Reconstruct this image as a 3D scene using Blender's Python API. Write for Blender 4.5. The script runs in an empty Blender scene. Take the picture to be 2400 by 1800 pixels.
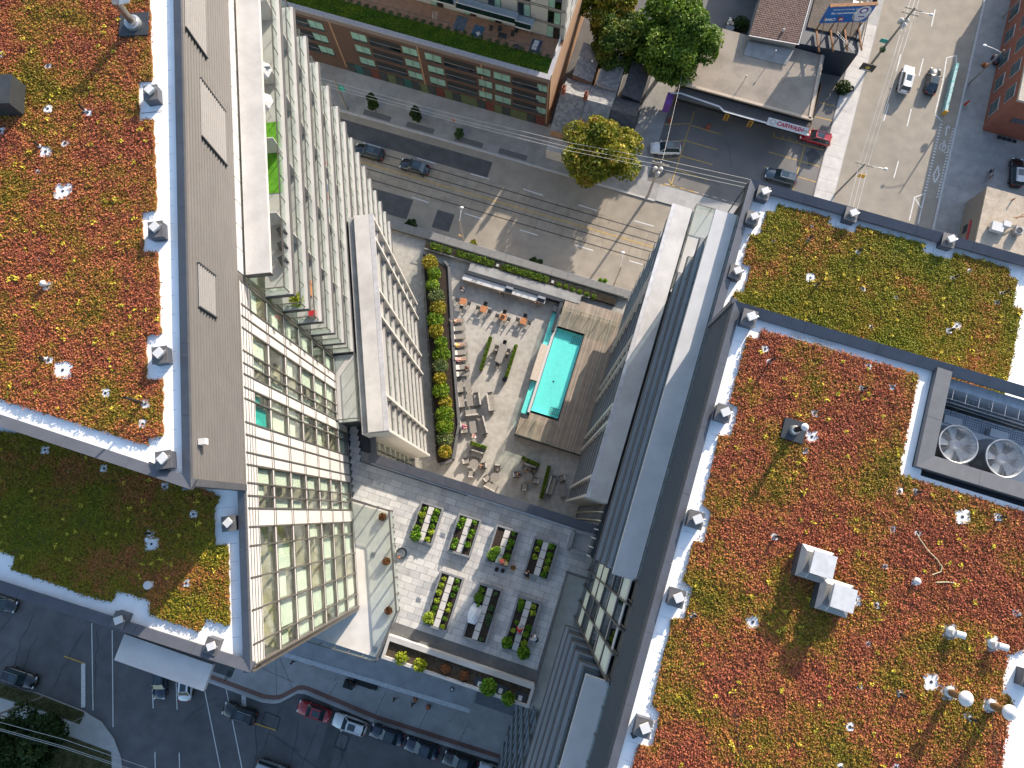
import bpy, bmesh, math, random
import numpy as np
from mathutils import Vector, Matrix

random.seed(7)
rng = np.random.default_rng(11)
SC = bpy.context.scene
COL = SC.collection
R_ = math.radians

# ------------------------------------------------------------------ camera
FPX, CAMH = 1666.0, 100.0                       # 25 mm lens on a 36 mm sensor, 100 m above the street
_d = Vector((24 / FPX, -303 / FPX, -1.0)).normalized()   # plumb line in camera axes (camera tilted 10 degrees)
_z = -_d
_x = (Vector((1, 0, 0)) - _z * _z.x).normalized()
_y = _z.cross(_x)
CAMROT = Matrix((_x, _y, _z))
cam = bpy.data.cameras.new('camera')
cam.sensor_width = 36.0
cam.lens = FPX / 2400 * 36
cam.clip_end = 3000
camo = bpy.data.objects.new('camera', cam)
COL.objects.link(camo)
camo.matrix_world = Matrix.Translation((0, 0, CAMH)) @ CAMROT.to_4x4()
SC.camera = camo

# ------------------------------------------------------------------ sky, sun, exposure
SUN_AZ, SUN_EL = R_(55.5), R_(21.0)             # azimuth measured from +X
W = bpy.data.worlds.new('World')
SC.world = W
W.use_nodes = True
nt = W.node_tree
sky = nt.nodes.new('ShaderNodeTexSky')
sky.sky_type = 'NISHITA'
sky.sun_disc = False
sky.sun_elevation = SUN_EL
sky.sun_rotation = math.pi / 2 - SUN_AZ
sky.air_density = 1.2
sky.dust_density = 1.6
sky.ozone_density = 2.0
bg = nt.nodes['Background']
bg.inputs[1].default_value = 0.15
nt.links.new(sky.outputs[0], bg.inputs[0])
sun = bpy.data.lights.new('sun', 'SUN')
sun.energy = 4.2
sun.angle = R_(0.55)
sun.color = (1.0, 0.885, 0.745)
suno = bpy.data.objects.new('sun', sun)
COL.objects.link(suno)
_sd = Vector((math.cos(SUN_AZ) * math.cos(SUN_EL), math.sin(SUN_AZ) * math.cos(SUN_EL), math.sin(SUN_EL)))
suno.rotation_euler = _sd.to_track_quat('Z', 'Y').to_euler()
suno.location = (60, 80, 140)
SC.view_settings.view_transform = 'Standard'
SC.view_settings.look = 'None'
SC.view_settings.gamma = 1.0
SC.view_settings.exposure = 1.1
SC.view_settings.use_curve_mapping = False
SC.cycles.max_bounces = 8
SC.cycles.transparent_max_bounces = 24

# ------------------------------------------------------------------ frames
def at(u, v, z):
    """point at height z on the survey sight line (u, v)"""
    r = CAMROT @ Vector(((u - 1200) / FPX, (900 - v) / FPX, -1.0))
    t = (z - CAMH) / r.z
    return Vector((r.x * t, r.y * t, z))
GA = R_(-17.6)
E1 = Vector((math.cos(GA), math.sin(GA), 0))
E2 = Vector((-E1.y, E1.x, 0))
UP = Vector((0, 0, 1))
def G(a, b, z=0.0): return E1 * a + E2 * b + UP * z          # street grid
def g2(p): return (p.dot(E1), p.dot(E2))
OL = Vector((-14.42, -8.32, 0)); SL = Vector((-0.1021, 0.9948, 0)); NL = Vector((0.9948, 0.1021, 0))
OR = Vector((10.8, 10.47, 0)); SR = E2.copy(); NR = -E1
def FL(s, n, z=0.0): return OL + SL * s + NL * n + UP * z    # left tower: along / out of its east wall
def FR(s, n, z=0.0): return OR + SR * s + NR * n + UP * z    # right tower: along / out of its west wall

# ------------------------------------------------------------------ materials
MATS = {}
def mat(name, col, rough=0.6, metal=0.0, var=0.1, scale=3.0, bump=0.0, bscale=None, spec=0.4, tint=0.0, col2=None,
        stain=0.0, sscale=0.35, emit=0.0, detail=4.0):
    """procedural principled material: noise varied colour, optional second colour, blotchy stains, bump"""
    if name in MATS: return MATS[name]
    m = bpy.data.materials.new(name); m.use_nodes = True
    n = m.node_tree.nodes; l = m.node_tree.links
    b = n['Principled BSDF']
    b.inputs['Roughness'].default_value = rough
    b.inputs['Metallic'].default_value = metal
    b.inputs['Specular IOR Level'].default_value = spec
    geo = n.new('ShaderNodeNewGeometry')
    nz = n.new('ShaderNodeTexNoise'); nz.inputs['Scale'].default_value = scale; nz.inputs['Detail'].default_value = detail
    l.new(geo.outputs['Position'], nz.inputs['Vector'])
    c2 = col2 if col2 else tuple(min(1, c * (1 + var)) for c in col)
    c1 = col if col2 else tuple(c * (1 - var) for c in col)
    rp = n.new('ShaderNodeMapRange'); rp.inputs[1].default_value = 0.32; rp.inputs[2].default_value = 0.68
    l.new(nz.outputs['Fac'], rp.inputs[0])
    mx = n.new('ShaderNodeMix'); mx.data_type = 'RGBA'
    mx.inputs[6].default_value = (*c1, 1); mx.inputs[7].default_value = (*c2, 1)
    l.new(rp.outputs[0], mx.inputs[0])
    out = mx.outputs[2]
    if stain:
        s = n.new('ShaderNodeTexNoise'); s.inputs['Scale'].default_value = sscale; s.inputs['Detail'].default_value = 6
        s.inputs['Roughness'].default_value = 0.65
        l.new(geo.outputs['Position'], s.inputs['Vector'])
        r2 = n.new('ShaderNodeMapRange'); r2.inputs[1].default_value = 0.42; r2.inputs[2].default_value = 0.7
        r2.inputs[3].default_value = 1.0; r2.inputs[4].default_value = 1 - stain
        l.new(s.outputs['Fac'], r2.inputs[0])
        m2 = n.new('ShaderNodeMix'); m2.data_type = 'RGBA'; m2.blend_type = 'MULTIPLY'; m2.inputs[0].default_value = 1
        l.new(out, m2.inputs[6]); l.new(r2.outputs[0], m2.inputs[7]); out = m2.outputs[2]
    if tint:
        a = n.new('ShaderNodeAttribute'); a.attribute_name = 'tint'
        r3 = n.new('ShaderNodeMapRange'); r3.inputs[3].default_value = 1 - tint; r3.inputs[4].default_value = 1 + tint
        l.new(a.outputs['Fac'], r3.inputs[0])
        m3 = n.new('ShaderNodeMix'); m3.data_type = 'RGBA'; m3.blend_type = 'MULTIPLY'; m3.inputs[0].default_value = 1
        l.new(out, m3.inputs[6]); l.new(r3.outputs[0], m3.inputs[7]); out = m3.outputs[2]
    l.new(out, b.inputs['Base Color'])
    if bump:
        nb = n.new('ShaderNodeTexNoise'); nb.inputs['Scale'].default_value = bscale or scale * 4; nb.inputs['Detail'].default_value = 5
        l.new(geo.outputs['Position'], nb.inputs['Vector'])
        bp = n.new('ShaderNodeBump'); bp.inputs['Strength'].default_value = bump; bp.inputs['Distance'].default_value = 0.05
        l.new(nb.outputs['Fac'], bp.inputs['Height']); l.new(bp.outputs['Normal'], b.inputs['Normal'])
    if emit:
        l.new(out, b.inputs['Emission Color']); b.inputs['Emission Strength'].default_value = emit
    MATS[name] = m
    return m

def glass(name, tint, refl=0.25, rough=0.03):
    """window glass: see-through with a fresnel reflection"""
    if name in MATS: return MATS[name]
    m = bpy.data.materials.new(name); m.use_nodes = True
    n = m.node_tree.nodes; l = m.node_tree.links
    n.remove(n['Principled BSDF'])
    tr = n.new('ShaderNodeBsdfTransparent'); tr.inputs[0].default_value = (*tint, 1)
    gl = n.new('ShaderNodeBsdfGlossy'); gl.inputs['Roughness'].default_value = rough
    gl.inputs[0].default_value = (0.9, 0.95, 0.95, 1)
    fr = n.new('ShaderNodeLayerWeight'); fr.inputs[0].default_value = 0.5
    pw_ = n.new('ShaderNodeMath'); pw_.operation = 'POWER'; pw_.inputs[1].default_value = 4.5; l.new(fr.outputs['Facing'], pw_.inputs[0])
    ad = n.new('ShaderNodeMath'); ad.operation = 'MULTIPLY_ADD'; ad.inputs[1].default_value = 0.7; ad.inputs[2].default_value = refl * 0.4; ad.use_clamp = True
    l.new(pw_.outputs[0], ad.inputs[0])
    mx = n.new('ShaderNodeMixShader')
    l.new(ad.outputs[0], mx.inputs[0]); l.new(tr.outputs[0], mx.inputs[1]); l.new(gl.outputs[0], mx.inputs[2])
    l.new(mx.outputs[0], n['Material Output'].inputs[0])
    MATS[name] = m
    return m

def mats_foliage(name, cols, trans=0.25, scale=0.8, rough=0.6, tint=0.45, stops=None):
    """leaf material: patchy colours by position, each leaf its own shade, slightly translucent"""
    if name in MATS: return MATS[name]
    m = bpy.data.materials.new(name); m.use_nodes = True
    n = m.node_tree.nodes; l = m.node_tree.links
    b = n['Principled BSDF']; b.inputs['Roughness'].default_value = rough; b.inputs['Specular IOR Level'].default_value = 0.25
    geo = n.new('ShaderNodeNewGeometry')
    nz = n.new('ShaderNodeTexNoise'); nz.inputs['Scale'].default_value = scale; nz.inputs['Detail'].default_value = 5
    nz.inputs['Roughness'].default_value = 0.62
    l.new(geo.outputs['Position'], nz.inputs['Vector'])
    a = n.new('ShaderNodeAttribute'); a.attribute_name = 'tint'
    ad = n.new('ShaderNodeMath'); ad.operation = 'MULTIPLY_ADD'; ad.inputs[1].default_value = 0.16; ad.inputs[2].default_value = -0.08
    l.new(a.outputs['Fac'], ad.inputs[0])
    su = n.new('ShaderNodeMath'); su.operation = 'ADD'
    l.new(nz.outputs['Fac'], su.inputs[0]); l.new(ad.outputs[0], su.inputs[1])
    cr = n.new('ShaderNodeValToRGB')
    st = stops or list(np.linspace(0.3, 0.7, len(cols)))
    while len(cr.color_ramp.elements) < len(cols): cr.color_ramp.elements.new(0.5)
    for e, s, c in zip(cr.color_ramp.elements, st, cols): e.position = s; e.color = (*c, 1)
    l.new(su.outputs[0], cr.inputs[0])
    r3 = n.new('ShaderNodeMapRange'); r3.inputs[3].default_value = 1 - tint; r3.inputs[4].default_value = 1 + tint
    wn = n.new('ShaderNodeTexWhiteNoise'); wn.noise_dimensions = '1D'
    l.new(a.outputs['Fac'], wn.inputs['W']); l.new(wn.outputs['Value'], r3.inputs[0])
    m3 = n.new('ShaderNodeMix'); m3.data_type = 'RGBA'; m3.blend_type = 'MULTIPLY'; m3.inputs[0].default_value = 1
    l.new(cr.outputs[0], m3.inputs[6]); l.new(r3.outputs[0], m3.inputs[7])
    l.new(m3.outputs[2], b.inputs['Base Color'])
    if trans:
        tl = n.new('ShaderNodeBsdfTranslucent'); l.new(m3.outputs[2], tl.inputs[0])
        mx = n.new('ShaderNodeMixShader'); mx.inputs[0].default_value = trans
        l.new(b.outputs[0], mx.inputs[1]); l.new(tl.outputs[0], mx.inputs[2])
        l.new(mx.outputs[0], n['Material Output'].inputs[0])
    MATS[name] = m
    return m

# ------------------------------------------------------------------ mesh building
TM = {}                                           # local frame of every empty
class MB:
    def __init__(s): s.v = []; s.f = []; s.m = []
    def add(s, vs, fs, mi=0):
        o = len(s.v); s.v += [tuple(p) for p in vs]
        for f in fs: s.f.append(tuple(i + o for i in f)); s.m.append(mi)
        return s
    def par(s, o, x, y, z, mi=0):
        """parallelepiped from corner o along vectors x, y, z"""
        o = Vector(o); x = Vector(x); y = Vector(y); z = Vector(z)
        if x.cross(y).dot(z) < 0: x, y = y, x
        p = [o, o + x, o + x + y, o + y, o + z, o + x + z, o + x + y + z, o + y + z]
        return s.add(p, [(3, 2, 1, 0), (4, 5, 6, 7), (0, 1, 5, 4), (1, 2, 6, 5), (2, 3, 7, 6), (3, 0, 4, 7)], mi)
    def box(s, c, d, rz=0.0, mi=0, M=None):
        x = Vector((math.cos(rz), math.sin(rz), 0)); y = Vector((-x.y, x.x, 0)); z = Vector((0, 0, 1))
        if M is not None: x, y, z = M @ Vector((1, 0, 0)), M @ Vector((0, 1, 0)), M @ Vector((0, 0, 1))
        c = Vector(c)
        return s.par(c - x * d[0] / 2 - y * d[1] / 2 - z * d[2] / 2, x * d[0], y * d[1], z * d[2], mi)
    def prism(s, poly, z0, z1, mi=0, mtop=None):
        """vertical prism over a 2D outline"""
        P = [(p[0], p[1]) for p in poly]
        A = sum(P[i][0] * P[(i + 1) % len(P)][1] - P[(i + 1) % len(P)][0] * P[i][1] for i in range(len(P)))
        if A < 0: P = P[::-1]
        n = len(P)
        s.add([(x, y, z0) for x, y in P] + [(x, y, z1) for x, y in P],
              [(i, (i + 1) % n, n + (i + 1) % n, n + i) for i in range(n)] + [tuple(range(n - 1, -1, -1))], mi)
        s.add([(x, y, z1) for x, y in P], [tuple(range(n))], mi if mtop is None else mtop)
        return s
    def quad(s, a, b, c, d, mi=0): return s.add([a, b, c, d], [(0, 1, 2, 3)], mi)
    def tube(s, p, q, r, n=8, r2=None, mi=0, cap=True):
        p = Vector(p); q = Vector(q); r2 = r if r2 is None else r2
        w = (q - p)
        if w.length < 1e-6: return s
        w = w.normalized(); u = w.orthogonal().normalized(); t = w.cross(u)
        vs = [p + (u * math.cos(a) + t * math.sin(a)) * r for a in [2 * math.pi * i / n for i in range(n)]]
        vs += [q + (u * math.cos(a) + t * math.sin(a)) * r2 for a in [2 * math.pi * i / n for i in range(n)]]
        fs = [(i, (i + 1) % n, n + (i + 1) % n, n + i) for i in range(n)]
        if cap: fs += [tuple(range(n - 1, -1, -1)), tuple(range(n, 2 * n))]
        return s.add(vs, fs, mi)
    def path(s, pts, r, n=6, mi=0):
        for a, b in zip(pts, pts[1:]): s.tube(a, b, r, n, mi=mi)
        return s
    def lathe(s, c, prof, n=16, mi=0):
        """surface of revolution about a vertical axis through c; prof = [(radius, z)]"""
        c = Vector(c); k = len(prof)
        vs = [c + Vector((r * math.cos(2 * math.pi * i / n), r * math.sin(2 * math.pi * i / n), z)) for r, z in prof for i in range(n)]
        fs = [(j * n + i, j * n + (i + 1) % n, (j + 1) * n + (i + 1) % n, (j + 1) * n + i) for j in range(k - 1) for i in range(n)]
        fs += [tuple(range(n - 1, -1, -1)), tuple(range((k - 1) * n, k * n))]
        return s.add(vs, fs, mi)
    def ell(s, c, r, n=10, k=6, mi=0):
        c = Vector(c)
        prof = [(math.sin(math.pi * j / k), -math.cos(math.pi * j / k)) for j in range(k + 1)]
        vs = [c + Vector((p * r[0] * math.cos(2 * math.pi * i / n), p * r[1] * math.sin(2 * math.pi * i / n), z * r[2])) for p, z in prof for i in range(n)]
        fs = [(j * n + i, j * n + (i + 1) % n, (j + 1) * n + (i + 1) % n, (j + 1) * n + i) for j in range(k) for i in range(n)]
        return s.add(vs, fs, mi)
    def build(s, name, mats, parent=None, smooth=False, local=False):
        """link as ONE mesh object; vertices are world coordinates unless local"""
        me = bpy.data.meshes.new(name)
        vs = s.v
        if parent is not None and not local:
            I = TM[parent.name].inverted(); vs = [I @ Vector(p) for p in vs]
        me.from_pydata([tuple(p) for p in vs], [], s.f)
        if not isinstance(mats, (list, tuple)): mats = [mats]
        for m in mats: me.materials.append(m)
        if len(mats) > 1: me.polygons.foreach_set('material_index', s.m)
        if smooth: me.polygons.foreach_set('use_smooth', [True] * len(me.polygons))
        me.update()
        return link(name, me, parent)
def link(name, me, parent=None, M=None):
    o = bpy.data.objects.new(name, me); COL.objects.link(o)
    TM[o.name] = Matrix.Identity(4)
    if parent is not None:
        o.parent = parent
        TM[o.name] = TM[parent.name].copy()
    if M is not None: o.matrix_basis = M; TM[o.name] = TM[o.name] @ M
    return o
def tag(o, label=None, cat=None, group=None, kind=None):
    if label: o['label'] = label
    if cat: o['category'] = cat
    if group: o['group'] = group
    if kind: o['kind'] = kind
    return o
def thing(name, label, cat, loc=(0, 0, 0), rz=0.0, group=None):
    o = bpy.data.objects.new(name, None); COL.objects.link(o)
    o.location = loc; o.rotation_euler = (0, 0, rz); o.empty_display_size = 0.2
    TM[o.name] = Matrix.Translation(Vector(loc)) @ Matrix.Rotation(rz, 4, 'Z')
    return tag(o, label, cat, group)
def struct(name, mb, m, smooth=False): return tag(mb.build(name, m, smooth=smooth), kind='structure')
def copy_tree(o, loc=None, rz=None, label=None, group=None, parent=None):
    c = o.copy(); COL.objects.link(c); c.parent = parent
    if loc is not None: c.location = loc
    if rz is not None: c.rotation_euler = (0, 0, rz)
    if label: c['label'] = label
    if group: c['group'] = group
    TM[c.name] = Matrix.Translation(c.location) @ Matrix.Rotation(c.rotation_euler.z, 4, 'Z') if parent is None else Matrix.Identity(4)
    for ch in [x for x in o.children]: copy_tree(ch, parent=c)
    return c
def fast_mesh(name, V, F, m, parent=None, tint=None):
    """V (n,3) array, F (k,4) or (k,3) int array"""
    me = bpy.data.meshes.new(name)
    if parent is not None:
        I = np.array(TM[parent.name].inverted()); V = V @ I[:3, :3].T + I[:3, 3]
    k = F.shape[1]
    me.vertices.add(len(V)); me.vertices.foreach_set('co', V.astype(np.float32).ravel())
    me.loops.add(F.size); me.loops.foreach_set('vertex_index', F.astype(np.int32).ravel())
    me.polygons.add(len(F)); me.polygons.foreach_set('loop_start', np.arange(0, F.size, k, dtype=np.int32))
    me.update(calc_edges=True)
    if tint is not None:
        at_ = me.attributes.new('tint', 'FLOAT', 'FACE'); at_.data.foreach_set('value', tint.astype(np.float32))
    for x in (m if isinstance(m, (list, tuple)) else [m]): me.materials.append(x)
    return link(name, me, parent)
def leaves(name, P, size, m, parent=None, flat=0.35, aspect=1.6, tintbase=None):
    """a cloud of leaf-sized folded quads at points P; one object"""
    n = len(P)
    if n == 0: return None
    nrm = rng.normal(size=(n, 3)); nrm[:, 2] = np.abs(nrm[:, 2]) + flat
    nrm /= np.linalg.norm(nrm, axis=1)[:, None]
    t = rng.normal(size=(n, 3)); t -= nrm * (t * nrm).sum(1)[:, None]; t /= np.linalg.norm(t, axis=1)[:, None]
    b = np.cross(nrm, t)
    s = size * (0.6 + 0.8 * rng.random(n))[:, None]
    V = np.empty((n, 4, 3))
    V[:, 0] = P - t * s * aspect / 2; V[:, 1] = P + b * s / 2 + nrm * s * 0.15
    V[:, 2] = P + t * s * aspect / 2; V[:, 3] = P - b * s / 2 + nrm * s * 0.15
    F = np.arange(n * 4).reshape(n, 4)
    return fast_mesh(name, V.reshape(-1, 3), F, m, parent, tint=rng.random(n) if tintbase is None else tintbase)
def inpoly(x, y, poly):
    c = np.zeros(len(x), bool); n = len(poly)
    for i in range(n):
        x0, y0 = poly[i][0], poly[i][1]; x1, y1 = poly[(i + 1) % n][0], poly[(i + 1) % n][1]
        h = ((y0 > y) != (y1 > y)) & (x < (x1 - x0) * (y - y0) / (y1 - y0 + 1e-12) + x0); c ^= h
    return c
def scatter(poly, dens):
    xs = [p[0] for p in poly]; ys = [p[1] for p in poly]
    n = int((max(xs) - min(xs)) * (max(ys) - min(ys)) * dens)
    x = rng.uniform(min(xs), max(xs), n); y = rng.uniform(min(ys), max(ys), n)
    k = inpoly(x, y, poly); return x[k], y[k]
def uv(pts, z): return [at(u, v, z) for u, v in pts]

# palette
M_MEM = mat('roof membrane white', (0.86, 0.86, 0.86), 0.55, var=0.04, scale=1.2, stain=0.10, sscale=0.5, bump=0.05)
M_COP = mat('coping dark metal', (0.095, 0.10, 0.118), 0.42, 0.35, var=0.08, scale=1.5, stain=0.12)
M_DARK = mat('charcoal metal', (0.045, 0.05, 0.056), 0.45, 0.3, var=0.1)
M_FRAME = mat('window frame grey', (0.15, 0.138, 0.13), 0.4, 0.5, var=0.08)
M_WHITE = mat('white panel', (0.54, 0.53, 0.525), 0.35, var=0.03, scale=0.8, stain=0.05)
M_SLABT = mat('balcony topping', (0.45, 0.435, 0.42), 0.7, var=0.08, scale=1.4, stain=0.15)
M_SLABE = mat('slab edge grey', (0.085, 0.083, 0.088), 0.6, var=0.1, scale=2)
M_CONC = mat('pale concrete', (0.50, 0.48, 0.465), 0.8, var=0.07, scale=0.9, stain=0.22, sscale=0.3, bump=0.15)
M_CONCG = mat('grey concrete', (0.30, 0.295, 0.29), 0.85, var=0.12, scale=1.0, stain=0.25, sscale=0.3, bump=0.2)
M_CORR = mat('corrugated cladding', (0.165, 0.155, 0.148), 0.45, 0.35, var=0.05, scale=0.7)
M_LOUV = mat('louver cladding pale', (0.25, 0.24, 0.235), 0.45, 0.25, var=0.04)
M_GLASS = glass('window glass', (0.94, 0.975, 0.955), 0.12)
M_RAIL = glass('rail glass', (0.90, 0.945, 0.92), 0.2)
M_GDARK = glass('dark glass', (0.25, 0.33, 0.34), 0.4)
M_RAILD = glass('shaded rail glass', (0.42, 0.60, 0.66), 0.25)  # darker copy of the rail glass; right tower's shade is put into the tint
M_TOPD = mat('shaded deck topping', (0.26, 0.27, 0.28), 0.7, var=0.08, scale=1.4, stain=0.15)  # balcony topping darkened; shade on the right tower is painted into the colour

_O1 = 'first second third fourth fifth sixth seventh eighth ninth tenth eleventh twelfth thirteenth fourteenth fifteenth sixteenth seventeenth eighteenth nineteenth'.split()
_O2 = {20: 'twenty', 30: 'thirty'}
def ordw(n):
    """1 -> first ..."""
    if n < 20: return _O1[n - 1]
    t = n // 10 * 10
    return {20: 'twentieth', 30: 'thirtieth'}[t] if n == t else _O2[t] + '-' + _O1[n - t - 1]
# ================================================================== ground, streets, pavements
M_ASPH = mat('asphalt street', (0.11, 0.107, 0.11), 0.85, var=0.16, scale=0.5, stain=0.18, sscale=0.12, bump=0.25, bscale=30)
M_ASPH2 = mat('asphalt main street', (0.285, 0.248, 0.202), 0.85, var=0.10, scale=0.6, stain=0.16, sscale=0.1, bump=0.2, bscale=30)
M_ASPHD = mat('fresh asphalt patch', (0.075, 0.075, 0.078), 0.85, var=0.15, scale=0.8, bump=0.2, bscale=30)
M_TRACK = mat('track bed concrete', (0.30, 0.255, 0.20), 0.85, var=0.12, scale=0.9, stain=0.22, sscale=0.3, bump=0.15)
M_RAILM = mat('steel rail', (0.07, 0.065, 0.06), 0.5, 0.5, var=0.1)
M_WALK = mat('pavement concrete', (0.36, 0.35, 0.34), 0.85, var=0.08, scale=0.8, stain=0.2, sscale=0.25, bump=0.15, bscale=20)
M_WALK2 = mat('pavement concrete older', (0.30, 0.29, 0.28), 0.85, var=0.1, scale=0.8, stain=0.25, sscale=0.3, bump=0.15, bscale=20)
M_KERB = mat('kerb stone', (0.42, 0.41, 0.40), 0.8, var=0.1, scale=2)
M_BRKP = mat('brick paver strip', (0.20, 0.105, 0.085), 0.85, var=0.25, scale=9, stain=0.2)
M_PWHITE = mat('road paint white', (0.62, 0.61, 0.59), 0.7, var=0.14, scale=5, stain=0.25, sscale=2)
M_PYEL = mat('road paint yellow', (0.52, 0.33, 0.07), 0.7, var=0.2, scale=4, stain=0.35, sscale=2)
M_TAR = mat('tar crack seal', (0.022, 0.022, 0.024), 0.6, var=0.2)
M_GRASS0 = mat('lawn soil', (0.075, 0.07, 0.03), 0.95, var=0.35, scale=1.2, bump=0.4, stain=0.3)

S = MB(); S.quad((-400, -400, -0.02), (400, -400, -0.02), (400, 400, -0.02), (-400, 400, -0.02)); struct('ground', S, M_ASPH)

def gsheet(name, quads, z, m, kind='structure'):
    """flat sheets in the street grid, [(a0,a1,b0,b1)]"""
    S = MB()
    for a0, a1, b0, b1 in quads: S.quad(G(a0, b0, z), G(a1, b0, z), G(a1, b1, z), G(a0, b1, z))
    o = S.build(name, m); o['kind'] = kind
    return o
def strip(mb, p, q, w, mi=0):
    p = Vector(p); q = Vector(q); d = (q - p).normalized(); n = Vector((-d.y, d.x, 0)) * (w / 2)
    mb.quad(p - n, q - n, q + n, p + n, mi)

gsheet('main_street', [(-130, 30.4, 35.3, 49.75), (30.4, 45.4, -160, 170), (45.4, 160, 35.3, 49.75)], 0.0, M_ASPH2)
tb = gsheet('streetcar_track_bed', [(-130, 30.4, 39.9, 45.5)], 0.004, M_TRACK)
gsheet('asphalt_patch', [(-60, -20, 46.0, 48.6), (-25.5, -22.8, 36.0, 38.9), (-36, -29.5, 36.0, 39.3)], 0.004, M_ASPHD)
for b in (44.9, 43.55, 41.95, 40.45):
    S = MB(); S.par(G(-130, b - 0.075, 0.0), E1 * 160, E2 * 0.15, UP * 0.012); tag(S.build('tram_rail', M_RAILM), kind='structure')
S = MB()
for i in range(46):
    a = -62 + i * 2.05
    S.quad(G(a, 39.95, 0.009), G(a + 0.03, 39.95, 0.009), G(a + 0.03, 45.45, 0.009), G(a, 45.45, 0.009))
tag(S.build('track_bed_joints', mat('joint grey', (0.09, 0.085, 0.08), .9)), kind='structure')
# road markings
S = MB(); strip(S, G(-80, 42.75, 0.016), G(29, 42.75, 0.016), 0.14); tag(S.build('yellow_centre_line', M_PYEL), kind='structure')
def marks(name, segs, w, m, z=0.012):
    S = MB()
    for (u0, v0), (u1, v1) in segs: strip(S, at(u0, v0, z), at(u1, v1, z), w)
    return tag(S.build(name, m), kind='structure')
marks('lane_dashes', [((850, 334), (893, 346)), ((977, 370), (1020, 383)), ((1103, 407), (1147, 420)), ((1226, 443), (1273, 458)), ((1356, 480), (1400, 494)),
                      ((1486, 517), (1532, 530)), ((965, 462), (1005, 475)), ((1089, 500), (1130, 513)), ((1219, 539), (1260, 551)), ((1347, 574), (1390, 587)), ((1475, 611), (1506, 620))], 0.15, M_PWHITE)
marks('lane_dashes', [((2192, 22), (2183, 62)), ((2164, 137), (2154, 178)), ((2136, 255), (2126, 296)), ((2106, 377), (2095, 417)), ((2111, 127), (2101, 168)), ((2083, 243), (2071, 284))], 0.16, M_PWHITE)
marks('bike_lane_arrows', [((2219, 135), (2242, 130)), ((2219, 135), (2210, 190)), ((2210, 190), (2192, 265)), ((2192, 268), (2208, 285)), ((2242, 130), (2240, 160)),
                           ((2168, 454), (2144, 462)), ((2144, 462), (2131, 518)), ((2168, 454), (2152, 524)), ((2146, 466), (2160, 490)),
                           ((2199, 388), (2188, 410)), ((2188, 410), (2190, 430)), ((2190, 430), (2201, 410)), ((2201, 410), (2199, 388)),
                           ((2221, 292), (2216, 318)), ((2221, 292), (2217, 301)), ((2221, 292), (2226, 301))], 0.17, M_PWHITE)
sg = []
for i in range(24):
    t = i / 23; sg.append(((2206 - 38 * t, 290 + 162 * t), (2205.2 - 38 * t, 293 + 162 * t)))
    sg.append(((2236 - 38 * t, 300 + 160 * t), (2235.2 - 38 * t, 303 + 160 * t)))
marks('bike_lane_dots', sg, 0.34, M_PWHITE)
S = MB()
for c in ((2209, 345), (2216, 349)):
    p = at(*c, 0.014)
    for k in range(12):
        a0, a1 = k * math.pi / 6, (k + 1) * math.pi / 6
        strip(S, p + Vector((math.cos(a0) * 0.42, math.sin(a0) * 0.62, 0)), p + Vector((math.cos(a1) * 0.42, math.sin(a1) * 0.62, 0)), 0.09)
strip(S, at(2209, 345, 0.014), at(2213, 330, 0.014), 0.1); strip(S, at(2213, 330, 0.014), at(2217, 348, 0.014), 0.1); strip(S, at(2210, 331, 0.014), at(2217, 329, 0.014), 0.1)
tag(S.build('bike_symbol', M_PWHITE), kind='structure')
marks('crosswalk_lines', [((215, 1461), (218, 1665)), ((263, 1477), (265, 1704)), ((357, 1605), (359, 1660)), ((413, 1600), (415, 1663)), ((480, 1620), (516, 1800)),
                          ((530, 1615), (567, 1800)), ((363, 1762), (364, 1810)), ((420, 1764), (421, 1810))], 0.13, M_PWHITE)
marks('stop_bar', [((195, 1555), (195, 1658))], 0.55, M_PWHITE)
marks('stop_bar', [((571, 1629), (572, 1658))], 0.6, M_PWHITE)
marks('orange_line', [((150, 1538), (198, 1555)), ((595, 1695), (648, 1712))], 0.16, M_PYEL)
# parking lot lines
marks('parking_lines', [((1539, 292), (1618, 290)), ((1525, 334), (1604, 329)), ((1521, 375), (1592, 371)), ((1627, 262), (1572, 437)), ((1620, 294), (1691, 315)),
                        ((1608, 330), (1681, 351)), ((1596, 365), (1670, 386)), ((1586, 398), (1660, 422)), ((1545, 432), (1574, 434)), ((1574, 434), (1634, 452)),
                        ((1554, 434), (1558, 430)), ((1568, 418), (1574, 434)), ((1811, 320), (1970, 362)), ((1801, 356), (1952, 399)), ((1791, 391), (1942, 435)),
                        ((1886, 342), (1858, 445)), ((1921, 240), (1990, 257)), ((1909, 273), (1982, 290)), ((1890, 305), (1972, 326)), ((1815, 311), (1813, 320)), ((1833, 318), (1836, 325)), ((1848, 322), (1852, 329)), ((1866, 328), (1870, 334))], 0.13, M_PYEL, 0.008)
marks('lot_dash_line', [((1560 + 22 * i, 430 + 6.2 * i), (1572 + 22 * i, 433.5 + 6.2 * i)) for i in range(9)], 0.08, M_PWHITE, 0.008)
def crack(u, v, n, du, dv, w=0.05):
    S = MB(); p = at(u, v, 0.009)
    for i in range(n):
        q = p + at(du, dv, 0.009) - at(0, 0, 0.009)
        q = p + Vector((du, -dv, 0)) * (0.06) + Vector((random.uniform(-.35, .35), random.uniform(-.35, .35), 0)); q.z = 0.009
        strip(S, p, q, w); p = q
    return S
S = MB()
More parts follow.
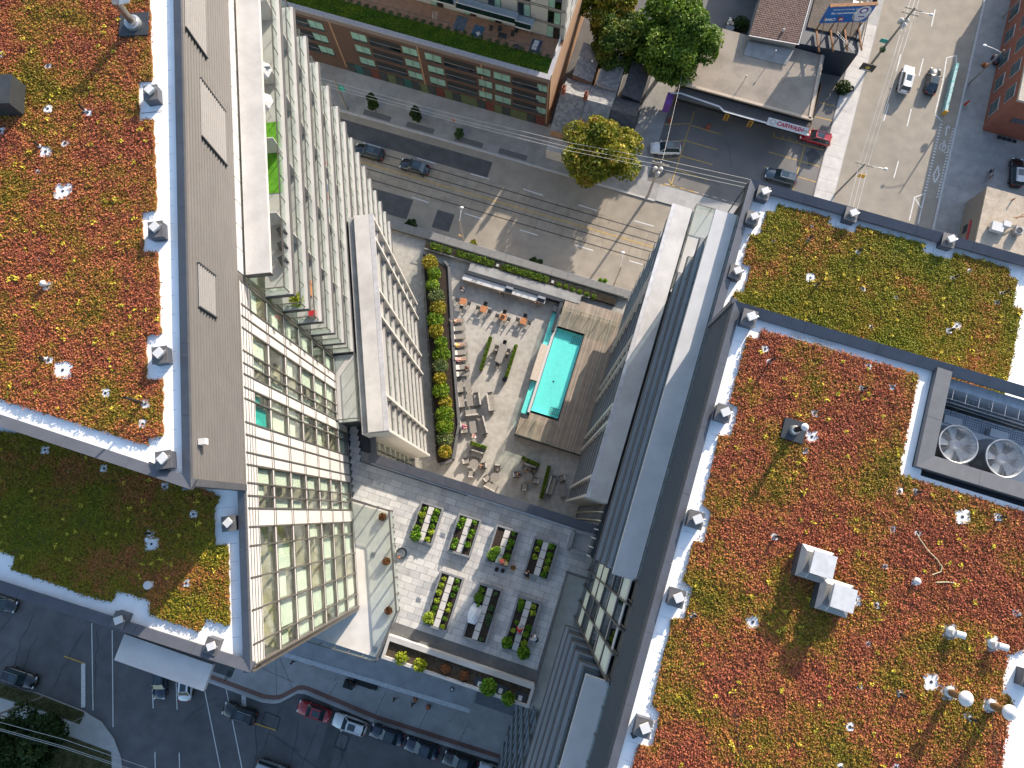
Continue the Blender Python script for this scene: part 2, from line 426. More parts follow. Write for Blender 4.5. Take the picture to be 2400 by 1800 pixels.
for a in [(600, 1690, 8, 2, 18), (625, 1720, 9, 14, 8), (660, 1660, 12, -6, 15), (700, 1690, 9, -5, 16), (745, 1700, 7, -2, 16), (830, 1710, 6, -6, 14), (80, 1440, 8, -4, 14),
          (30, 1430, 7, -6, 14), (90, 1490, 6, -3, 15), (195, 1480, 8, -6, 14), (1000, 1750, 9, 14, 8), (430, 1690, 7, 10, -8), (800, 1740, 4, 3, 14), (232, 1470, 12, 0, 16), (35, 1520, 5, -8, 8),
          (1700, 330, 6, 4, 12), (1640, 420, 5, 10, 4), (1540, 300, 6, -3, 10), (1480, 290, 9, -5, 14)]:
    k = crack(*a); S.add(k.v, k.f)
tag(S.build('tar_crack_seals', M_TAR), kind='structure')
S = MB(); S.prism([at(780, 1665, 0)[:2], at(800, 1672, 0)[:2], at(772, 1800, 0)[:2], at(738, 1800, 0)[:2]], 0, 0.006); tag(S.build('asphalt_patch', M_ASPHD), kind='structure')
for q in ([(622, 1668), (657, 1682), (648, 1713), (612, 1697)], [(795, 1715), (818, 1725), (808, 1760), (783, 1750)]):
    S = MB(); P_ = uv(q, 0.009)
    for i in range(4): strip(S, P_[i], P_[(i + 1) % 4], 0.12)
    tag(S.build('tar_crack_seals', M_TAR), kind='structure')
S = MB(); c = at(1902, 368, 0.011); S.prism([(c.x + math.cos(t) * (0.9 + 0.4 * math.sin(3 * t + 1)), c.y + math.sin(t) * (1.3 + 0.5 * math.sin(2 * t))) for t in np.linspace(0, 6.1, 16)], 0.0, 0.006)
tag(S.build('oil_stain', M_ASPHD), kind='structure')

# pavements: base slab with kerb, then flags laid on it
def flags(parent, z, a0, a1, b0, b1, da, db, m, gap=0.03, bond=False):
    me = None; n = 0
    na, nb = max(1, round((a1 - a0) / da)), max(1, round((b1 - b0) / db)); da, db = (a1 - a0) / na, (b1 - b0) / nb
    S = MB(); S.par(Vector((0, 0, 0)), E1 * (da - gap), E2 * (db - gap), UP * 0.02)
    for i in range(na):
        for j in range(nb):
            if me is None:
                o = S.build('paving_flag', m, parent, local=True); me = o.data
            else: o = link('paving_flag', me, parent)
            o.location = G(a0 + i * da + gap / 2, b0 + j * db + gap / 2, z + random.uniform(-0.004, 0.004)); n += 1
    return n
def pave(name, poly, m, z=0.13):
    S = MB(); S.prism(poly, -0.01, z); return struct(name, S, m)
def grect(a0, a1, b0, b1): return [G(a0, b0)[:2], G(a1, b0)[:2], G(a1, b1)[:2], G(a0, b1)[:2]]
pv = pave('north_pavement', grect(-130, 5.2, 49.75, 52.6), M_WALK2)
pave('house_pavement', grect(-130, -0.9, 52.6, 57.2), M_WALK2)
flags(pv, 0.13, -46, -4, 50.15, 53.2, 1.5, 1.5, M_WALK2)
flags(pv, 0.13, -46, -12, 53.2, 56.5, 2.8, 3.3, M_WALK)
S = MB(); S.par(G(-130, 49.7, 0), E1 * 135, E2 * 0.3, UP * 0.15); struct('kerb', S, M_KERB)
S = MB()
for a in (-41.5, -34.5, -26.6, -19.6): S.quad(G(a, 50.2, 0.156), G(a + 4.4, 50.2, 0.156), G(a + 4.4, 51.1, 0.156), G(a, 51.1, 0.156))
struct('planting_strip_pavers', S, mat('dark pavers', (0.12, 0.12, 0.125), 0.9, var=0.2, scale=6))
lot = pave('parking_lot', grect(-0.9, 30.4, 49.75, 110), mat('parking lot asphalt', (0.17, 0.158, 0.148), 0.85, var=0.16, scale=0.5, stain=0.3, sscale=0.25, bump=0.2, bscale=30), z=0.004)
S = MB(); S.quad(G(5.2, 49.9, 0.14), G(30.4, 49.9, 0.014), G(30.4, 52.6, 0.014), G(5.2, 52.6, 0.14)); struct('pavement_apron', S, M_WALK)
pv = pave('corner_pavement', grect(27.4, 30.4, 49.75, 110), M_WALK, 0.10)
flags(pv, 0.10, 27.5, 30.3, 51, 88, 2.8, 1.9, mat('pavement concrete bright', (0.52, 0.49, 0.46), 0.85, var=0.08, scale=1, stain=0.15, bump=0.1))
pv = pave('east_pavement', grect(45.4, 90, -60, 150), M_WALK2)
flags(pv, 0.13, 45.8, 49.4, 34, 82, 1.8, 2.4, M_WALK2)
S = MB(); S.par(G(45.2, -60, 0), E1 * 0.3, E2 * 210, UP * 0.15); struct('kerb', S, M_KERB)
S = MB(); S.quad(G(50.2, 44, 0.138), G(75, 44, 0.138), G(75, 61, 0.138), G(50.2, 61, 0.138)); struct('yard_asphalt', S, M_ASPH2)
# our block
pv = pave('tower_pavement', [G(-70, 35.3)[:2], G(30.2, 35.3)[:2], G(30.2, -24)[:2], G(12, -29)[:2], at(1200, 1794.5, 0)[:2], at(880, 1692, 0)[:2], at(732, 1630, 0)[:2], at(697, 1622, 0)[:2], at(656, 1644, 0)[:2],
                             at(615, 1643, 0)[:2], at(492, 1597, 0)[:2], at(330, 1535, 0)[:2], G(-70, -4)[:2]], M_WALK)
S = MB()
kp = [(470, 1589), (492, 1597), (615, 1643), (640, 1646), (656, 1644), (697, 1622), (715, 1623), (732, 1630), (880, 1692), (1200, 1794.5), (1300, 1826)]
kw = [at(*p, 0) for p in kp]
for a, b in zip(kw, kw[1:]): strip(S, a + UP * 0.15, b + UP * 0.15, 0.3)
struct('kerb', S, M_KERB)
S = MB()
kb = [p + Vector((0.15, 0.62, 0.145)) for p in kw[1:]]
for a, b in zip(kb, kb[1:]): strip(S, a, b, 0.55)
struct('brick_paver_strip', S, M_BRKP)
S = MB()
for (u0, v0, u1, v1) in [(655, 1540, 690, 1625), (645, 1450, 648, 1632), (790, 1600, 760, 1650), (905, 1620, 875, 1685), (1010, 1650, 975, 1720), (1100, 1690, 1070, 1750), (600, 1560, 690, 1600), (1195, 1720, 1165, 1790)]:
    strip(S, at(u0, v0, 0.137), at(u1, v1, 0.137), 0.05)
struct('pavement_joints', S, M_TAR)
# south side of the main street: kerb, brick band, pale flags
S = MB(); S.par(G(-70, 34.95, 0), E1 * 98, E2 * 0.3, UP * 0.15); struct('kerb', S, M_KERB)
S = MB(); S.quad(G(-70, 34.15, 0.137), G(28, 34.15, 0.137), G(28, 34.85, 0.137), G(-70, 34.85, 0.137)); struct('brick_paver_strip', S, M_BRKP)
flags(pv, 0.13, -24, 14, 32.5, 34.0, 1.5, 1.5, mat('pavement concrete bright', (0.52, 0.49, 0.46)))
# south-west corner block: pavement wedge, verge and lawn
blk = [at(*p, 0)[:2] for p in [(-60, 1590), (85, 1622), (200, 1667), (240, 1692), (268, 1730), (285, 1775), (290, 1830), (-60, 1830)]]
pave('corner_pavement', blk, M_WALK)
S = MB(); S.prism([at(*p, 0)[:2] for p in [(-60, 1585), (85, 1624), (198, 1668), (199, 1675), (188, 1697), (110, 1668), (-60, 1615)]], 0.1, 0.16); struct('grass_verge', S, M_GRASS0)
S = MB(); S.prism([at(*p, 0)[:2] for p in [(-60, 1660), (60, 1690), (130, 1712), (262, 1762), (264, 1830), (-60, 1830)]], 0.1, 0.16); struct('lawn', S, M_GRASS0)
M_GRASS = mats_foliage('grass blades', [(0.05, 0.07, 0.012), (0.09, 0.10, 0.02), (0.14, 0.11, 0.035)], 0.1, 1.0)
for nm, poly, d in (('verge_grass', [at(*p, 0)[:2] for p in [(-60, 1590), (85, 1627), (195, 1670), (186, 1694), (110, 1665), (-60, 1613)]], 90), ('lawn_grass', [at(*p, 0)[:2] for p in [(-60, 1662), (130, 1714), (258, 1764), (260, 1830), (-60, 1830)]], 70)):
    x, y = scatter(poly, d)
    o = leaves(nm, np.c_[x, y, 0.16 + rng.random(len(x)) * 0.06], 0.09, M_GRASS, flat=0.2)
    tag(o, 'sparse dull green grass at the lower left street corner', 'grass', kind='stuff')
# ================================================================== the two residential towers
ZF, ZL = 60.4, 67.0            # parapet of the lower roofs, parapet of the left penthouse
ZR = 65.5                      # parapet of the right penthouse
FLO = [55.6, 52.2, 48.85, 45.45, 42.1, 38.8]     # upper floors
M_RIB = M_CORR
M_BLIND = mat('roller blind', (0.62, 0.66, 0.58), 0.8, var=0.04)
M_ROOM = mat('room wall cream', (0.62, 0.60, 0.50), 0.8, var=0.12, scale=0.6)
M_FLOORI = mat('room floor', (0.55, 0.48, 0.36), 0.5, var=0.2, scale=1.5)
M_TEAL = mat('teal curtain', (0.03, 0.36, 0.33), 0.8, var=0.1)
M_SOFI = mat('soffit panel', (0.62, 0.60, 0.54), 0.7, var=0.05)

def coping(root, pts, w, inward, z, drop=0.17, seg=3.4, mate=M_COP):
    """sloped metal coping in separate lengths: outer edge line pts, inward unit vector per run, width w"""
    for (p, q), inn in zip(zip(pts, pts[1:]), inward):
        p = Vector(p); q = Vector(q); L_ = (q - p).length; n = max(1, round(L_ / seg)); d = (q - p) / n
        for i in range(n):
            a = p + d * i + d.normalized() * 0.006; b = p + d * (i + 1) - d.normalized() * 0.006
            S = MB(); ou = [a + UP * z, b + UP * z]; iu = [a + inn * w + UP * (z - drop), b + inn * w + UP * (z - drop)]
            lo = [x - UP * 0.32 for x in ou]; li = [x - UP * 0.15 for x in iu]
            vs = [ou[0], ou[1], iu[1], iu[0], lo[0], lo[1], li[1], li[0]]
            S.add(vs, [(0, 1, 2, 3), (4, 7, 6, 5), (0, 4, 5, 1), (3, 2, 6, 7), (0, 3, 7, 4), (1, 5, 6, 2)])
            bm = S.build('coping', mate, root)
def corr(root, F, s0, s1, n, z0, z1, pitch=0.33, d=0.07, m=M_RIB, name='corrugated_cladding'):
    """wall of horizontal ribs along s at offset n"""
    S = MB(); k = int((z1 - z0) / pitch); p = (z1 - z0) / k
    prof = []
    for i in range(k): prof += [(0, z0 + p * i), (0, z0 + p * (i + 0.45)), (d, z0 + p * (i + 0.55)), (d, z0 + p * (i + 0.92))]
    prof.append((0, z1))
    for (n0, a), (n1, b) in zip(prof, prof[1:]): S.quad(F(s0, n + n0, a), F(s1, n + n0, a), F(s1, n + n1, b), F(s0, n + n1, b))
    return S.build(name, m, root)
def rail(root, F, pts, z, h=1.08, pane=1.55, ms=M_SLABE, posts=True, gm=None):
    """glass balustrade: separate panes, one top rail, one set of posts per run"""
    for (a, b) in zip(pts, pts[1:]):
        A = Vector(F(*a, z)); B = Vector(F(*b, z)); L_ = (B - A).length; n = max(1, round(L_ / pane)); d = (B - A) / n; dn = d.normalized()
        nr = Vector((-dn.y, dn.x, 0))
        S0 = None
        for i in range(n):
            p = A + d * i + dn * 0.04
            S = MB(); S.par(p + UP * 0.06 - nr * 0.01, d - dn * 0.08, nr * 0.02, UP * (h - 0.10)); S.build('glass_pane', gm or M_RAIL, root)
        S = MB(); S.par(A + UP * (h - 0.03) - nr * 0.035, B - A, nr * 0.07, UP * 0.05)
        if posts:
            for i in range(n + 1): S.box(A + d * i + UP * h / 2, (0.05, 0.05, h - 0.08), math.atan2(dn.y, dn.x))
        S.build('top_rail', M_FRAME, root)
def balconies(root, F, s0, s1, n0, n1, zs, divs=(), top=M_SLABT, ends=(True, True), gm=None, dm=None):
    for z in zs:
        S = MB(); S.par(F(s0, n0, z - 0.42), (F(s1, n0, 0) - F(s0, n0, 0)), F(s0, n1, 0) - F(s0, n0, 0), UP * 0.42)
        sl = S.build('balcony_slab', M_SLABE, root)
        S = MB(); S.par(F(s0 + 0.05, n0, z + 0.001), F(s1 - 0.05, n0, 0) - F(s0 + 0.05, n0, 0), F(s0, n1 - 0.06, 0) - F(s0, n0, 0), UP * 0.03); S.build('deck_topping', top, root)
        p = []
        if ends[0]: p.append((s0 + 0.2, n0))
        p += [(s0 + 0.2, n1 - 0.3), (s1 - 0.2, n1 - 0.3)]
        if ends[1]: p.append((s1 - 0.2, n0))
        rail(root, F, p, z, gm=gm)
        for s in divs:
            S = MB(); S.par(F(s, n0, z + 0.03), F(s + 0.06, n0, 0) - F(s, n0, 0), F(s, n1 - 0.3, 0) - F(s, n0, 0), UP * 1.9); S.build('divider_screen', dm or M_WHITE, root)
def windowwall(root, F, s0, s1, n, z0, z1, flo, bay=1.5, dark=True):
    """simple glazed wall behind balconies: dark glass sheet with mullions, one per floor"""
    for a, b in zip(flo, flo[1:] + [z0]):
        S = MB(); S.quad(F(s0, n, b), F(s1, n, b), F(s1, n, a), F(s0, n, a)); S.build('window_band', M_GDARK if dark else M_GLASS, root)
    S = MB(); k = int(abs(s1 - s0) / bay)
    for i in range(k + 1):
        s = s0 + (s1 - s0) * i / k; S.par(F(s - 0.03, n, z0), F(s + 0.03, n, 0) - F(s - 0.03, n, 0), F(s, n + 0.06, 0) - F(s, n, 0), UP * (z1 - z0))
    S.build('mullions', M_FRAME, root)

# ---------------------------------------------------------------- left tower
TL = thing('residential_tower', 'pale terraced apartment tower with red sedum roof on the left', 'building', FL(15, -10, 0))
WLF = -40.0
penS = 9.65
def lroof(s0, s1, n0, n1): return [FL(s0, n0)[:2], FL(s1, n0)[:2], FL(s1, n1)[:2], FL(s0, n1)[:2]]
# main body kept 2.4 m behind the window plane so that the rooms have depth
base_poly = [FL(0, -2.4)[:2], (FL(0, 0) - E1 * 38)[:2], FL(48, -42)[:2], FL(48, -2.4)[:2]]
DS = (G(-25.71, -12.62) - FL(0, 0)).normalized()
S = MB(); S.prism([(FL(0, 0) + E2 * .9 + DS * 2.3)[:2], (FL(0, 0) + E2 * .9 + DS * 36)[:2], FL(48, -42)[:2], FL(48, -2.4)[:2]], 0, 59.0); S.build('tower_core', M_ROOM, TL)
S = MB(); S.prism([(FL(0, 0) + E2 * .3 - NL * .3)[:2], (FL(0, 0) + DS * 38 + E2 * .3)[:2], FL(48, -42)[:2], FL(48, -0.35)[:2]], 58.6, 59.82); S.build('roof_membrane', M_MEM, TL)
# south wall
S = MB(); S.par(FL(0, 0, 0) + E2 * .02, DS * 38, E2 * 0.3, UP * 59.7); S.build('south_wall', M_FRAME, TL)
# parapets of the lower roof
coping(TL, [FL(penS, 0), FL(0, 0)], 0.45, [-NL], ZF)
coping(TL, [FL(0, 0), FL(0, 0) + DS * 34], 0.52, [E2], ZF)
S = MB(); S.par(FL(0, -0.2, 59.0), FL(penS, 0) - FL(0, 0), NL * 0.18, UP * 1.1); S.par(FL(0, 0, 59.0) + E2 * .02, DS * 34, E2 * 0.2, UP * 1.1); S.build('parapet', M_FRAME, TL)
# penthouse
pc = FL(penS, 0)
PW = 40
S = MB(); S.prism([pc[:2], (pc - E1 * PW)[:2], (FL(48, 0) - E1 * PW)[:2], FL(48, 0)[:2]], 59.0, 66.0); S.build('penthouse_core', M_CORR, TL)
S = MB(); S.prism([(pc - NL * .3 + SL * .3)[:2], (pc - E1 * PW + E2 * .3)[:2], (FL(48, -.3) - E1 * PW)[:2], FL(48, -.3)[:2]], 66.0, 66.53); S.build('roof_membrane', M_MEM, TL)
corr(TL, FL, penS - 0.02, 48, 0.01, 60.3, 66.75)
S = MB(); S.par(FL(penS - 0.05, -0.3, 60.3), SL * 0.35, NL * 0.42, UP * 6.5); S.build('corner_trim', M_COP, TL)
coping(TL, [FL(48, 0.06), FL(penS - .2, 0.06)], 0.46, [-NL], ZL)
coping(TL, [FL(penS - .2, 0.06), FL(penS - .2, 0.06) - E1 * PW], 0.5, [E2], ZL, mate=M_COP)
for s0, s1, z0, z1 in ((33.83, 43.0, 63.95, 66.6), (28.47, 31.93, 61.6, 64.95), (18.63, 20.95, 63.7, 65.75)):
    lv = corr(TL, FL, s0, s1, 0.10, z0, z1, 0.24, 0.05, M_LOUV, 'louver_panel')
    S = MB()
    for q in (s0 - 0.05, s1 - 0.03):
        S = MB(); S.par(FL(q, 0.05, z0), SL * 0.08, NL * 0.12, UP * (z1 - z0)); S.build('louver_frame', M_DARK, TL)
S = MB(); S.box(FL(11.75, 0.25, 66.0), (0.35, 0.3, 0.35), 0.1); S.build('wall_lamp', M_WHITE, TL)
# facade bays
BS = [0.0, 1.36, 3.14, 4.86, 6.58, 7.62, 8.65, 9.35, 10.07, 11.1, 11.79, 12.81, 13.53, 14.9, 15.56, 16.34, 16.99, 17.74, 19.11, 19.83, 20.54, 21.98]
BT = 'WWWWWBWWWBBBWWBWWWBBW'
fl = [58.6] + FLO + [35.3]
inter = random.Random(5)
for k in range(7):
    zt, zb = fl[k], fl[k + 1]
    S = MB(); S.par(FL(0.05, -2.4, zb - 0.28), SL * 22, NL * 2.3, UP * 0.3); S.build('floor_slab', M_FLOORI, TL)
    for i, t in enumerate(BT):
        s0, s1 = BS[i], BS[i + 1]
        if t == 'B':
            S = MB(); S.par(FL(s0 + 0.05, -0.07, zb + 0.2), SL * (s1 - s0 - 0.1), NL * 0.08, UP * (zt - zb - 0.55)); S.build('white_panel', M_WHITE, TL)
        else:
            S = MB(); S.par(FL(s0 + 0.05, -0.09, zb + 0.2), SL * (s1 - s0 - 0.1), NL * 0.03, UP * (zt - zb - 0.55)); S.build('glass_pane', M_GLASS, TL)
            r = inter.random()
            if (k, i) in ((0, 12), (0, 13)): bm = M_TEAL; r = 0.1
            else: bm = M_BLIND
            if r < 0.5 or (i > 4 and r < 0.8):
                lo = inter.choice([0.25, 0.25, 0.6, 1.2])
                S = MB(); S.par(FL(s0 + 0.1, -0.24, zb + lo), SL * (s1 - s0 - 0.2), NL * 0.02, UP * (zt - zb - 0.45 - lo)); S.build('roller_blind', bm, TL)
            if i in (4, 7, 13, 16) and k < 6:
                for q in (0.25, 1.0):
                    S = MB(); S.par(FL(s0 + 0.1, -0.06, zb + q), SL * (s1 - s0 - 0.2), NL * 0.05, UP * 0.05); S.build('sash_bar', M_FRAME, TL)
    # spandrel strips between floors
    S = MB(); S.par(FL(0.02, -0.08, zb - 0.12), SL * 21.95, NL * 0.1, UP * 0.26); S.build('spandrel_strip', M_WHITE, TL)
    for zz in (zb - 0.2, zb + 0.14):
        S = MB(); S.par(FL(0.0, -0.06, zz), SL * 21.98, NL * 0.10, UP * 0.06); S.build('transom', M_FRAME, TL)
S = MB(); S.par(FL(0.02, -0.08, 58.3), SL * 21.95, NL * 0.1, UP * 1.75); S.build('parapet_panel', M_WHITE, TL)
for zz in (58.45, 58.9, 59.3, 59.75):
    S = MB(); S.par(FL(0.0, -0.06, zz), SL * 21.98, NL * 0.10, UP * 0.06); S.build('transom', M_FRAME, TL)
for s in BS:
    S = MB(); S.par(FL(s - 0.045, -0.1, 35.2), SL * 0.09, NL * 0.16, UP * (60.0 - 35.2)); S.build('mullion', M_FRAME, TL)
# furniture glimpsed behind the glass
for k in range(7):
    for j in range(4):
        s = inter.uniform(0.6, 21); z = fl[k + 1] + 0.02
        S = MB(); S.box(FL(s, -1.0 - inter.random() * .6, z + 0.25), (0.7, 1.1, 0.5), inter.random() * 3); S.build('furniture', mat('furnishing %d' % (j % 4), [(0.45, 0.42, 0.36), (0.10, 0.16, 0.06), (0.30, 0.16, 0.05), (0.06, 0.06, 0.07)][j % 4], 0.8), TL)
# canopy slab over the top terraces and clerestory strip behind it
S = MB(); S.par(FL(22.4, 0.22, 59.25), SL * 26, NL * 1.48, UP * 0.33); S.build('canopy_slab', M_CONC, TL)
S = MB(); S.par(FL(22.35, 0.2, 59.2), SL * 0.08, NL * 1.54, UP * 0.42); S.build('canopy_edge', M_DARK, TL)
for i in range(15):
    S = MB(); S.par(FL(22.5 + i * 1.5, -0.02, 59.3), SL * 1.44, NL * 0.06, UP * 1.0); S.build('clerestory_panel', M_WHITE, TL)
# upper balcony stack
lawnm = mat('artificial turf', (0.10, 0.30, 0.015), 0.9, var=0.2, scale=3, bump=0.3)
balconies(TL, FL, 22.3, 46.3, 0.0, 1.86, FLO, divs=(27.2, 32.4, 37.6, 42.6))
windowwall(TL, FL, 22.2, 47, -0.02, 11.0, 58.6, FLO + [35.5, 32.4, 29.4, 26.3, 23.3, 20.2, 17.2, 14.1])
S = MB(); S.par(FL(29.5, 0.05, 55.64), SL * 5.2, NL * 1.4, UP * 0.03); S.build('turf_mat', lawnm, TL)
# lower body, roof terrace, gutter, wing canopy slab
S = MB(); S.prism([FL(16.2, -3)[:2], FL(35, -3)[:2], FL(35, 2.05)[:2], FL(16.2, 2.05)[:2]], 0, 37.9); S.prism([FL(10, -3)[:2], FL(16.19, -3)[:2], FL(16.19, 2.04)[:2], FL(10, 2.04)[:2]], 0, 34.8); S.build('lower_body', M_DARK, TL)
S = MB(); S.par(FL(16.2, 0.02, 37.9), SL * 6.0, NL * 1.95, UP * 0.6); S.build('roof_terrace', M_SLABT, TL)
rail(TL, FL, [(16.3, 0.1), (16.3, 1.95), (22.1, 1.95)], 38.5, 0.9)
S = MB(); S.par(FL(15.0, 2.07, 37.5), SL * 20.0, NL * 0.59, UP * 1.22); S.build('gutter', M_CONCG, TL)
S = MB(); S.par(FL(15.0, 2.67, 38.72), SL * 20.0, NL * 1.35, UP * 0.3); S.build('canopy_slab', M_CONC, TL)
S = MB(); S.par(FL(15.0, 4.04, 38.70), SL * 20.0, NL * 0.42, UP * 0.31); S.build('canopy_flashing', mat('zinc flashing', (0.55, 0.54, 0.55), 0.45, 0.3, var=0.12, scale=2, stain=0.2), TL)
LOW = [36.1 - 3.02 * k for k in range(9)]
balconies(TL, FL, 15.1, 34.9, 2.05, 4.3, LOW, divs=(), ends=(False, True))
balconies(TL, FL, 35.05, 46.3, 0.0, 1.86, LOW, divs=(40.5,), ends=(False, True))
FINS_L = [34.73, 32.75, 27.88, 25.45, 18.18, 15.05]
for s in FINS_L:
    S = MB(); S.par(FL(s - 0.13, 2.06, 11.2), SL * 0.26, NL * 2.42, UP * 27.5); S.build('white_fin_wall', M_WHITE, TL)
S = MB(); S.par(FL(15.0, 2.1, 11.0), SL * 0.1, NL * 2.3, UP * 0.2); S.build('soffit', M_SOFI, TL)
for i in range(9):
    S = MB(); S.par(FL(15.08, 2.1, 11.3 + i * 3.05), SL * 0.03 - SL * 0.2, NL * 2.2, UP * 2.9); S.build('end_wall_panel', M_SOFI, TL)
# dark glazing of the lower body seen south of the wing
for k in range(8):
    for j in range(2):
        S = MB(); S.par(FL(13.2 + j * 0.9, 2.06, 11.2 + k * 2.95), SL * 0.86, NL * 0.04, UP * 1.9); S.build('glass_pane', M_GDARK, TL)
        S = MB(); S.par(FL(13.2 + j * 0.9, 2.06, 13.15 + k * 2.95), SL * 0.86, NL * 0.04, UP * 0.85); S.build('transom_light', M_BLIND, TL)
for j in range(3):
    S = MB(); S.par(FL(13.14 + j * 0.9, 2.06, 8), SL * 0.08, NL * 0.14, UP * 26.8); S.build('mullion', M_DARK, TL)

# canopy and balconies on the south side
S = MB(); p = G(-18.8, -14.2, 59.27); S.par(p, E1 * 5.25, E2 * 1.42, UP * 0.33); S.build('canopy_slab', M_CONC, TL)
for z in (55.9, 52.5):
    S = MB(); S.par(G(-18.8, -14.3, z - 0.24), E1 * 5.25, E2 * 1.5, UP * 0.24); S.build('balcony_slab', M_SLABE, TL)
    S = MB(); S.par(G(-13.56, -14.3, z), E1 * 0.03, E2 * 1.4, UP * 1.05); S.build('glass_pane', M_RAIL, TL)

# ---------------------------------------------------------------- right tower
TR = thing('residential_tower', 'shaded apartment tower with orange sedum roof and cooling fans on the right', 'building', FR(-10, -12, 0))
S = MB(); S.prism([FR(-40, -0.3)[:2], FR(9.5, -0.3)[:2], FR(9.5, -32)[:2], FR(-40, -32)[:2]], 0, 59.0); S.build('tower_core', M_DARK, TR)
S = MB(); S.prism([FR(0, -.3)[:2], FR(9.3, -.3)[:2], FR(9.3, -32)[:2], FR(0, -32)[:2]], 59.0, 59.82); S.build('roof_membrane', M_MEM, TR)
S = MB(); S.prism([FR(-40, -.02)[:2], FR(0, -.02)[:2], FR(0, -11.0)[:2], FR(-5.4, -11.0)[:2], FR(-5.4, -30)[:2], FR(-40, -30)[:2]], 59.0, 64.55); S.build('penthouse_core', M_DARK, TR)
S = MB(); S.prism([FR(-40, -.3)[:2], FR(-0.3, -.3)[:2], FR(-0.3, -10.7)[:2], FR(-5.7, -10.7)[:2], FR(-5.7, -24.5)[:2], FR(-40, -24.5)[:2]], 64.55, 65.08); S.build('roof_membrane', M_MEM, TR)
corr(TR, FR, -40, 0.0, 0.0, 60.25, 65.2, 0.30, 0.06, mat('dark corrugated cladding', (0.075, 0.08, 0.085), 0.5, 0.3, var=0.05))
coping(TR, [FR(-40, 0.1), FR(0, 0.1)], 0.42, [-NR], ZR)
coping(TR, [FR(0, 0.1), FR(0, -22)], 0.5, [-SR], ZR)
coping(TR, [FR(0, 0.05), FR(9.55, 0.05)], 0.48, [-NR], ZF)
coping(TR, [FR(9.55, 0.05), FR(9.55, -20)], 0.52, [-SR], ZF)
S = MB(); S.par(FR(-40, -0.2, 64.5), SR * 40, NR * 0.25, UP * 0.75); S.par(FR(-.2, 0.05, 64.5), SR * .2, -NR * 22, UP * .75); S.build('parapet', M_COP, TR)
S = MB(); S.par(FR(0, -0.2, 59.0), SR * 9.5, NR * 0.2, UP * 1.2); S.par(FR(9.3, 0, 59.0), SR * .2, -NR * 22, UP * 1.2); S.build('parapet', M_COP, TR)
S = MB(); S.par(FR(-0.02, -0.1, 60.2), SR * 0.3, NR * 0.25, UP * 4.9); S.build('corner_trim', M_COP, TR)
# north wall glimpse and west window wall
windowwall(TR, FR, -40, 9.5, 0.02, 3, 60.0, FLO + [35.5, 32.4, 29.4, 26.3, 23.3, 20.2, 17.2, 14.1, 11], 1.4)
# bare facade south of the balconies: panes and frames one by one
fr7 = [58.6] + FLO
for k in range(6):
    zt, zb = fr7[k], fr7[k + 1]
    for j in range(4):
        s0 = -20.3 + j * 1.37
        S = MB(); S.par(FR(s0 + 0.05, 0.08, zb + 0.15), SR * 1.27, NR * 0.05, UP * (zt - zb - 0.9)); S.build('glass_pane', [M_GDARK, M_BLIND, M_GDARK, M_GDARK][(j * 3 + k) % 4] if (j + k) % 3 else M_BLIND, TR)
        S = MB(); S.par(FR(s0 + 0.05, 0.08, zt - 0.7), SR * 1.27, NR * 0.05, UP * 0.55); S.build('white_panel', M_WHITE, TR)
    S = MB(); S.par(FR(-20.4, 0.06, zb - 0.05), SR * 5.6, NR * 0.14, UP * 0.14); S.build('transom', M_FRAME, TR)
for j in range(5):
    S = MB(); S.par(FR(-20.33 + j * 1.37, 0.06, 35.2), SR * 0.1, NR * 0.18, UP * 24.5); S.build('mullion', M_FRAME, TR)
S = MB(); S.par(FR(-14.87, 0.1, 59.25), SR * 22.35, NR * 1.32, UP * 0.33); S.build('canopy_slab', mat('shaded canopy concrete', (0.48, 0.475, 0.475), 0.8, var=0.05, scale=1.2, stain=0.12), TR)  # cooler, darker copy of the pale concrete: the shade is in its colour
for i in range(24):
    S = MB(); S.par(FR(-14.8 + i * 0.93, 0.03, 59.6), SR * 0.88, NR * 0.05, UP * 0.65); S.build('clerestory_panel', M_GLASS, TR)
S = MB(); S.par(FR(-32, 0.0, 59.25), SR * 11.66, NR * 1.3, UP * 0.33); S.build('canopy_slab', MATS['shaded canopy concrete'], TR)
S = MB(); S.par(FR(-32, 0.02, 59.6), SR * 11.6, NR * 0.05, UP * 0.65); S.build('clerestory_strip', M_GLASS, TR)
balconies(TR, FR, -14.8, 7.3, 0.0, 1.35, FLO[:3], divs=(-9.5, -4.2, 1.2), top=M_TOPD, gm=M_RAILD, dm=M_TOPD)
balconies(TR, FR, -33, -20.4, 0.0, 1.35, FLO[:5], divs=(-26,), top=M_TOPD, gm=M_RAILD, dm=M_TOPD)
# lower body and wing
S = MB(); S.prism([FR(-15, -3)[:2], FR(18, -3)[:2], FR(18, 0.5)[:2], FR(-15, 0.5)[:2]], 0, 37.9); S.build('lower_body', M_DARK, TR)
S = MB(); S.par(FR(9.6, -4, 0), SR * 8.4, NR * 4.4, UP * 38.0); S.build('north_bay', M_CONCG, TR)
S = MB(); S.par(FR(9.6, -3.9, 38.0), SR * 8.2, NR * 4.2, UP * 0.14); S.build('roof_terrace', M_SLABT, TR)
rail(TR, FR, [(9.8, 0.3), (17.9, 0.3), (17.9, -3.9)], 38.1, 1.1)
S = MB(); S.par(FR(-10.3, 0.55, 38.9), SR * 27.6, NR * 1.55, UP * 0.34); S.build('canopy_slab', M_CONC, TR)
S = MB(); S.par(FR(-10.3, 2.11, 38.88), SR * 27.6, NR * 0.32, UP * 0.36); S.build('canopy_flashing', MATS['zinc flashing'], TR)
balconies(TR, FR, -10.2, 17.2, 0.5, 2.3, LOW, ends=(False, True), top=M_TOPD, gm=M_RAILD)
